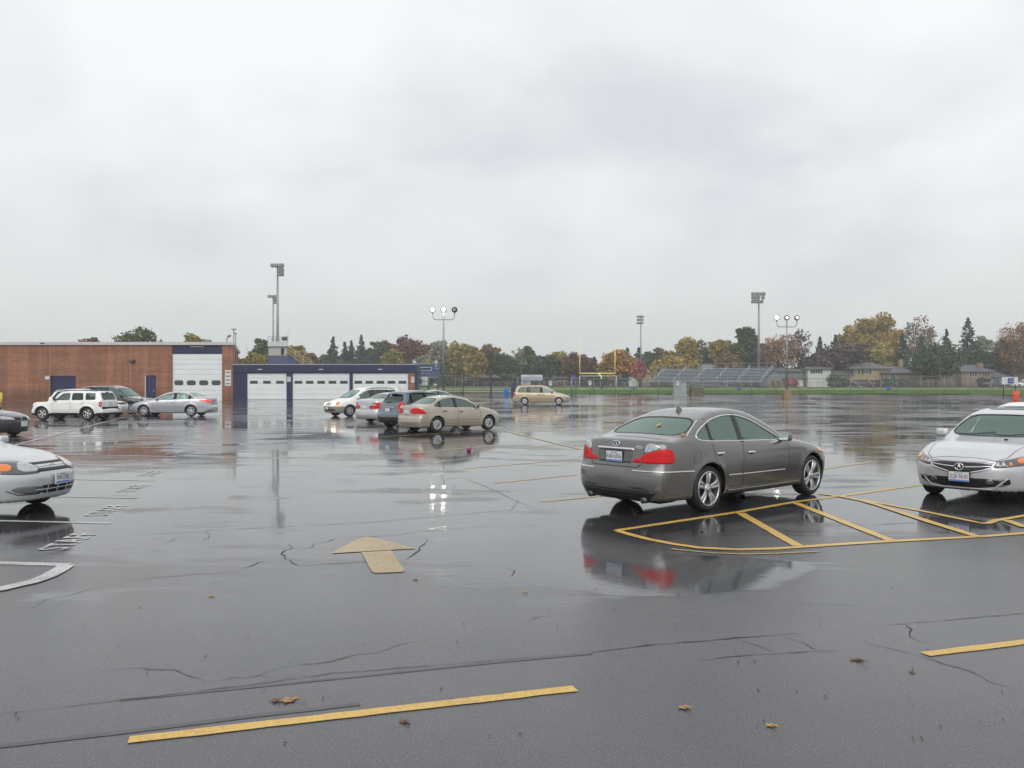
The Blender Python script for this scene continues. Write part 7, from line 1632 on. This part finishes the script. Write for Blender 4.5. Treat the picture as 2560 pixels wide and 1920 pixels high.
def bin_(name, px0, px1, py0, py1, mat, label, cat, Yo=None):
    b = G((px0 + px1) / 2, py1); Y0 = Yo or b.y; w = (px1 - px0) * Y0 / F_PX; h = (py1 - py0) * Y0 / F_PX; x = WX((px0 + px1) / 2, Y0); r = empty(name, (x, Y0, gz(x, Y0)), 0, label, cat)
    bm = bmesh.new(); lathe(bm, [(w * .42, 0), (w * .46, h * .5), (w * .5, h * .93), (w * .46, h * .93), (w * .44, h * .6)], 20, Matrix.Rotation(PI / 2, 4, 'X')); 
    for k in (.3, .62): lathe(bm, [(w * .455, h * k), (w * .485, h * (k + .02)), (w * .465, h * (k + .04))], 20, Matrix.Rotation(PI / 2, 4, 'X'))
    obj('barrel', bm, mat, r); bm = bmesh.new(); lathe(bm, [(w * .52, h * .93), (w * .5, h), (.001, h * 1.02)], 20, Matrix.Rotation(PI / 2, 4, 'X')); obj('lid', bm, mat, r); return r
bin_('litter_bin', 1260, 1272, 970, 989, pbr('bin_blue', (.01, .14, .50), .4), 'bright blue litter bin left of the champagne minivan', 'bin'); bin_('litter_bin', 1277, 1288, 963, 986, M_PAD, 'dark bin standing between the blue bin and the champagne minivan', 'bin')
bin_('litter_bin', 1581, 1588, 961, 969, pbr('bin_blue2', (.03, .11, .35), .5), 'small blue bin beyond the grass, right of the soccer goal', 'bin', 145)
bin_('litter_bin', 1842, 1852, 963, 970, pbr('bin_blue3', (.04, .10, .30), .5), 'small blue bin at the foot of the bleacher steps', 'bin', 145); bin_('litter_bin', 2216, 2228, 963, 973, pbr('bin_blue2', (.03, .11, .35), .5), 'blue bin behind the fence below the split level house', 'bin', 140)
bin_('traffic_barrel', 2532, 2548, 977, 1000, pbr('barrel_orange', (.72, .09, .03), .45), 'orange red barrel on the asphalt near the right edge', 'barrel')
# utility cabinet and stone planter
Yc = 108.0; x = WX(1701, Yc); r = empty('utility_cabinet', (x, Yc, gz(x, Yc)), 0, 'grey metal utility cabinet beyond the fence in front of the bleachers', 'cabinet'); w = 31 * Yc / F_PX; h = 30 * Yc / F_PX
Mg = pbr('cabinet_grey', (.30, .33, .34), .5); bm = bmesh.new(); box2(bm, (-w / 2, 0, .1), (w / 2, 1.0, h), bev=.03); obj('housing', bm, Mg, r); bm = bmesh.new(); box2(bm, (-w / 2 - .04, -.05, h + .001), (w / 2 + .04, 1.05, h + .07), bev=.02); obj('lid', bm, Mg, r)
for s in (-1, 1): bm = bmesh.new(); box2(bm, (s * w / 4 - w / 4 + .04, -.03, .2), (s * w / 4 + w / 4 - .04, -.002, h - .08), bev=.01); cyl(bm, (s * .1, -.03, h * .5), (s * .1, -.06, h * .5), .04, n=8); obj('door', bm, Mg, r)
bm = bmesh.new(); box2(bm, (-w / 2 - .1, -.1, -.1), (w / 2 + .1, 1.1, .098)); obj('plinth', bm, M_CONC, r)
x = WX(1743, Yc); r = empty('stone_enclosure', (x, Yc, gz(x, Yc)), 0, 'low brown stone enclosure right of the grey utility cabinet', 'enclosure'); w = 30 * Yc / F_PX; h = 17 * Yc / F_PX; bm = bmesh.new(); box2(bm, (-w / 2, 0, -.1), (w / 2, .2, h), bev=.03); box2(bm, (-w / 2, .21, -.1), (-w / 2 + .2, 1.2, h)); box2(bm, (w / 2 - .2, .21, -.1), (w / 2, 1.2, h)); obj('wall', bm, pbr('enclosure_stone', (.14, .11, .07), .8, noise=.4, nscale=4), r); bm = bmesh.new(); box2(bm, (-w / 2 - .05, -.05, h + .002), (w / 2 + .05, 1.2, h + .08), bev=.02); obj('coping', bm, pbr('coping_tan', (.2, .17, .1), .7), r)
# street lamp in front of the dark tree
x = WX(2350, 200); r = empty('street_lamp', (x, 200, gz(x, 200)), 0, 'thin street lamp in front of the broad dark green tree', 'street lamp'); bm = bmesh.new(); tube(bm, [(0, 0, 0), (0, 0, 6.6), (-.3, 0, 7.2), (-1.1, 0, 7.3)], .07, 6); obj('pole', bm, M_GALV, r); bm = bmesh.new(); box(bm, (-1.3, 0, 7.28), (.6, .25, .14), .04); obj('lamp_head', bm, pbr('head_pale', (.5, .52, .52), .4), r)
# vehicles in the street behind the field: whole but small
def far_pickup(px, Y0, P, head, label, cat='pickup', van=False):
    S = prof(5.4, 1.95, 1.85, (.95, 4.2), .38, .85, 1.10, (1.45, 1.15), (2.0, 1.75), (2.5, 1.85), (3.2 if not van else 5.0, 1.80), (3.45 if not van else 5.3, 1.12), [(5.4, 1.1)], [(0, 1.0), (5.4, 1.1)], clear=.32, tum=.2, fbow=.15, rbow=.05, zc=.8, rear=[(0, .1), (.4, 0), (1.2, .02), (1.9, .1)])
    c = Car(S, 'parked_' + cat, .4); c.arches(); auto_windows(c, 1.7, 3.15 if not van else 4.9, [2.4], [M_GLASSD], rr=[(-.6, 1.2), (-.55, 1.6), (.55, 1.6), (.6, 1.2)]); c.wheels('s5'); c.finish(P); x = WX(px, Y0); c.root.location = (x, Y0, gz(x, Y0)); c.root.rotation_euler = (0, 0, PI / 2 - rad(head)); tag(c.root, label, cat, 'vehicles parked in the street beyond the field')
far_pickup(2490, 200, paint('paint_black', (.018, .018, .02)), 270, 'dark pickup in front of the low garage left of the notice board'); far_pickup(2562, 190, paint('paint_white', (.8, .8, .78)), 270, 'white van beyond the notice board at the right edge', 'van', True); far_pickup(2160, 200, paint('paint_black', (.018, .018, .02)), 90, 'dark van parked in front of the split level house', 'van', True)
# thin air over the field
bm = bmesh.new(); box2(bm, (-950, -60, -6), (950, 1550, 60)); hz = obj('haze', bm, []); m = bpy.data.materials.new('rain_haze'); m.use_nodes = True; nt = m.node_tree; nt.nodes.clear(); o_ = nt.nodes.new('ShaderNodeOutputMaterial'); pv = nt.nodes.new('ShaderNodeVolumePrincipled'); pv.inputs['Color'].default_value = (.93, .95, .97, 1); pv.inputs['Density'].default_value = HAZE; pv.inputs['Anisotropy'].default_value = .2; nt.links.new(pv.outputs[0], o_.inputs['Volume']); hz.data.materials.append(m); tag(hz, kind='stuff')
random.seed(3)
for fn in CARS: fn()
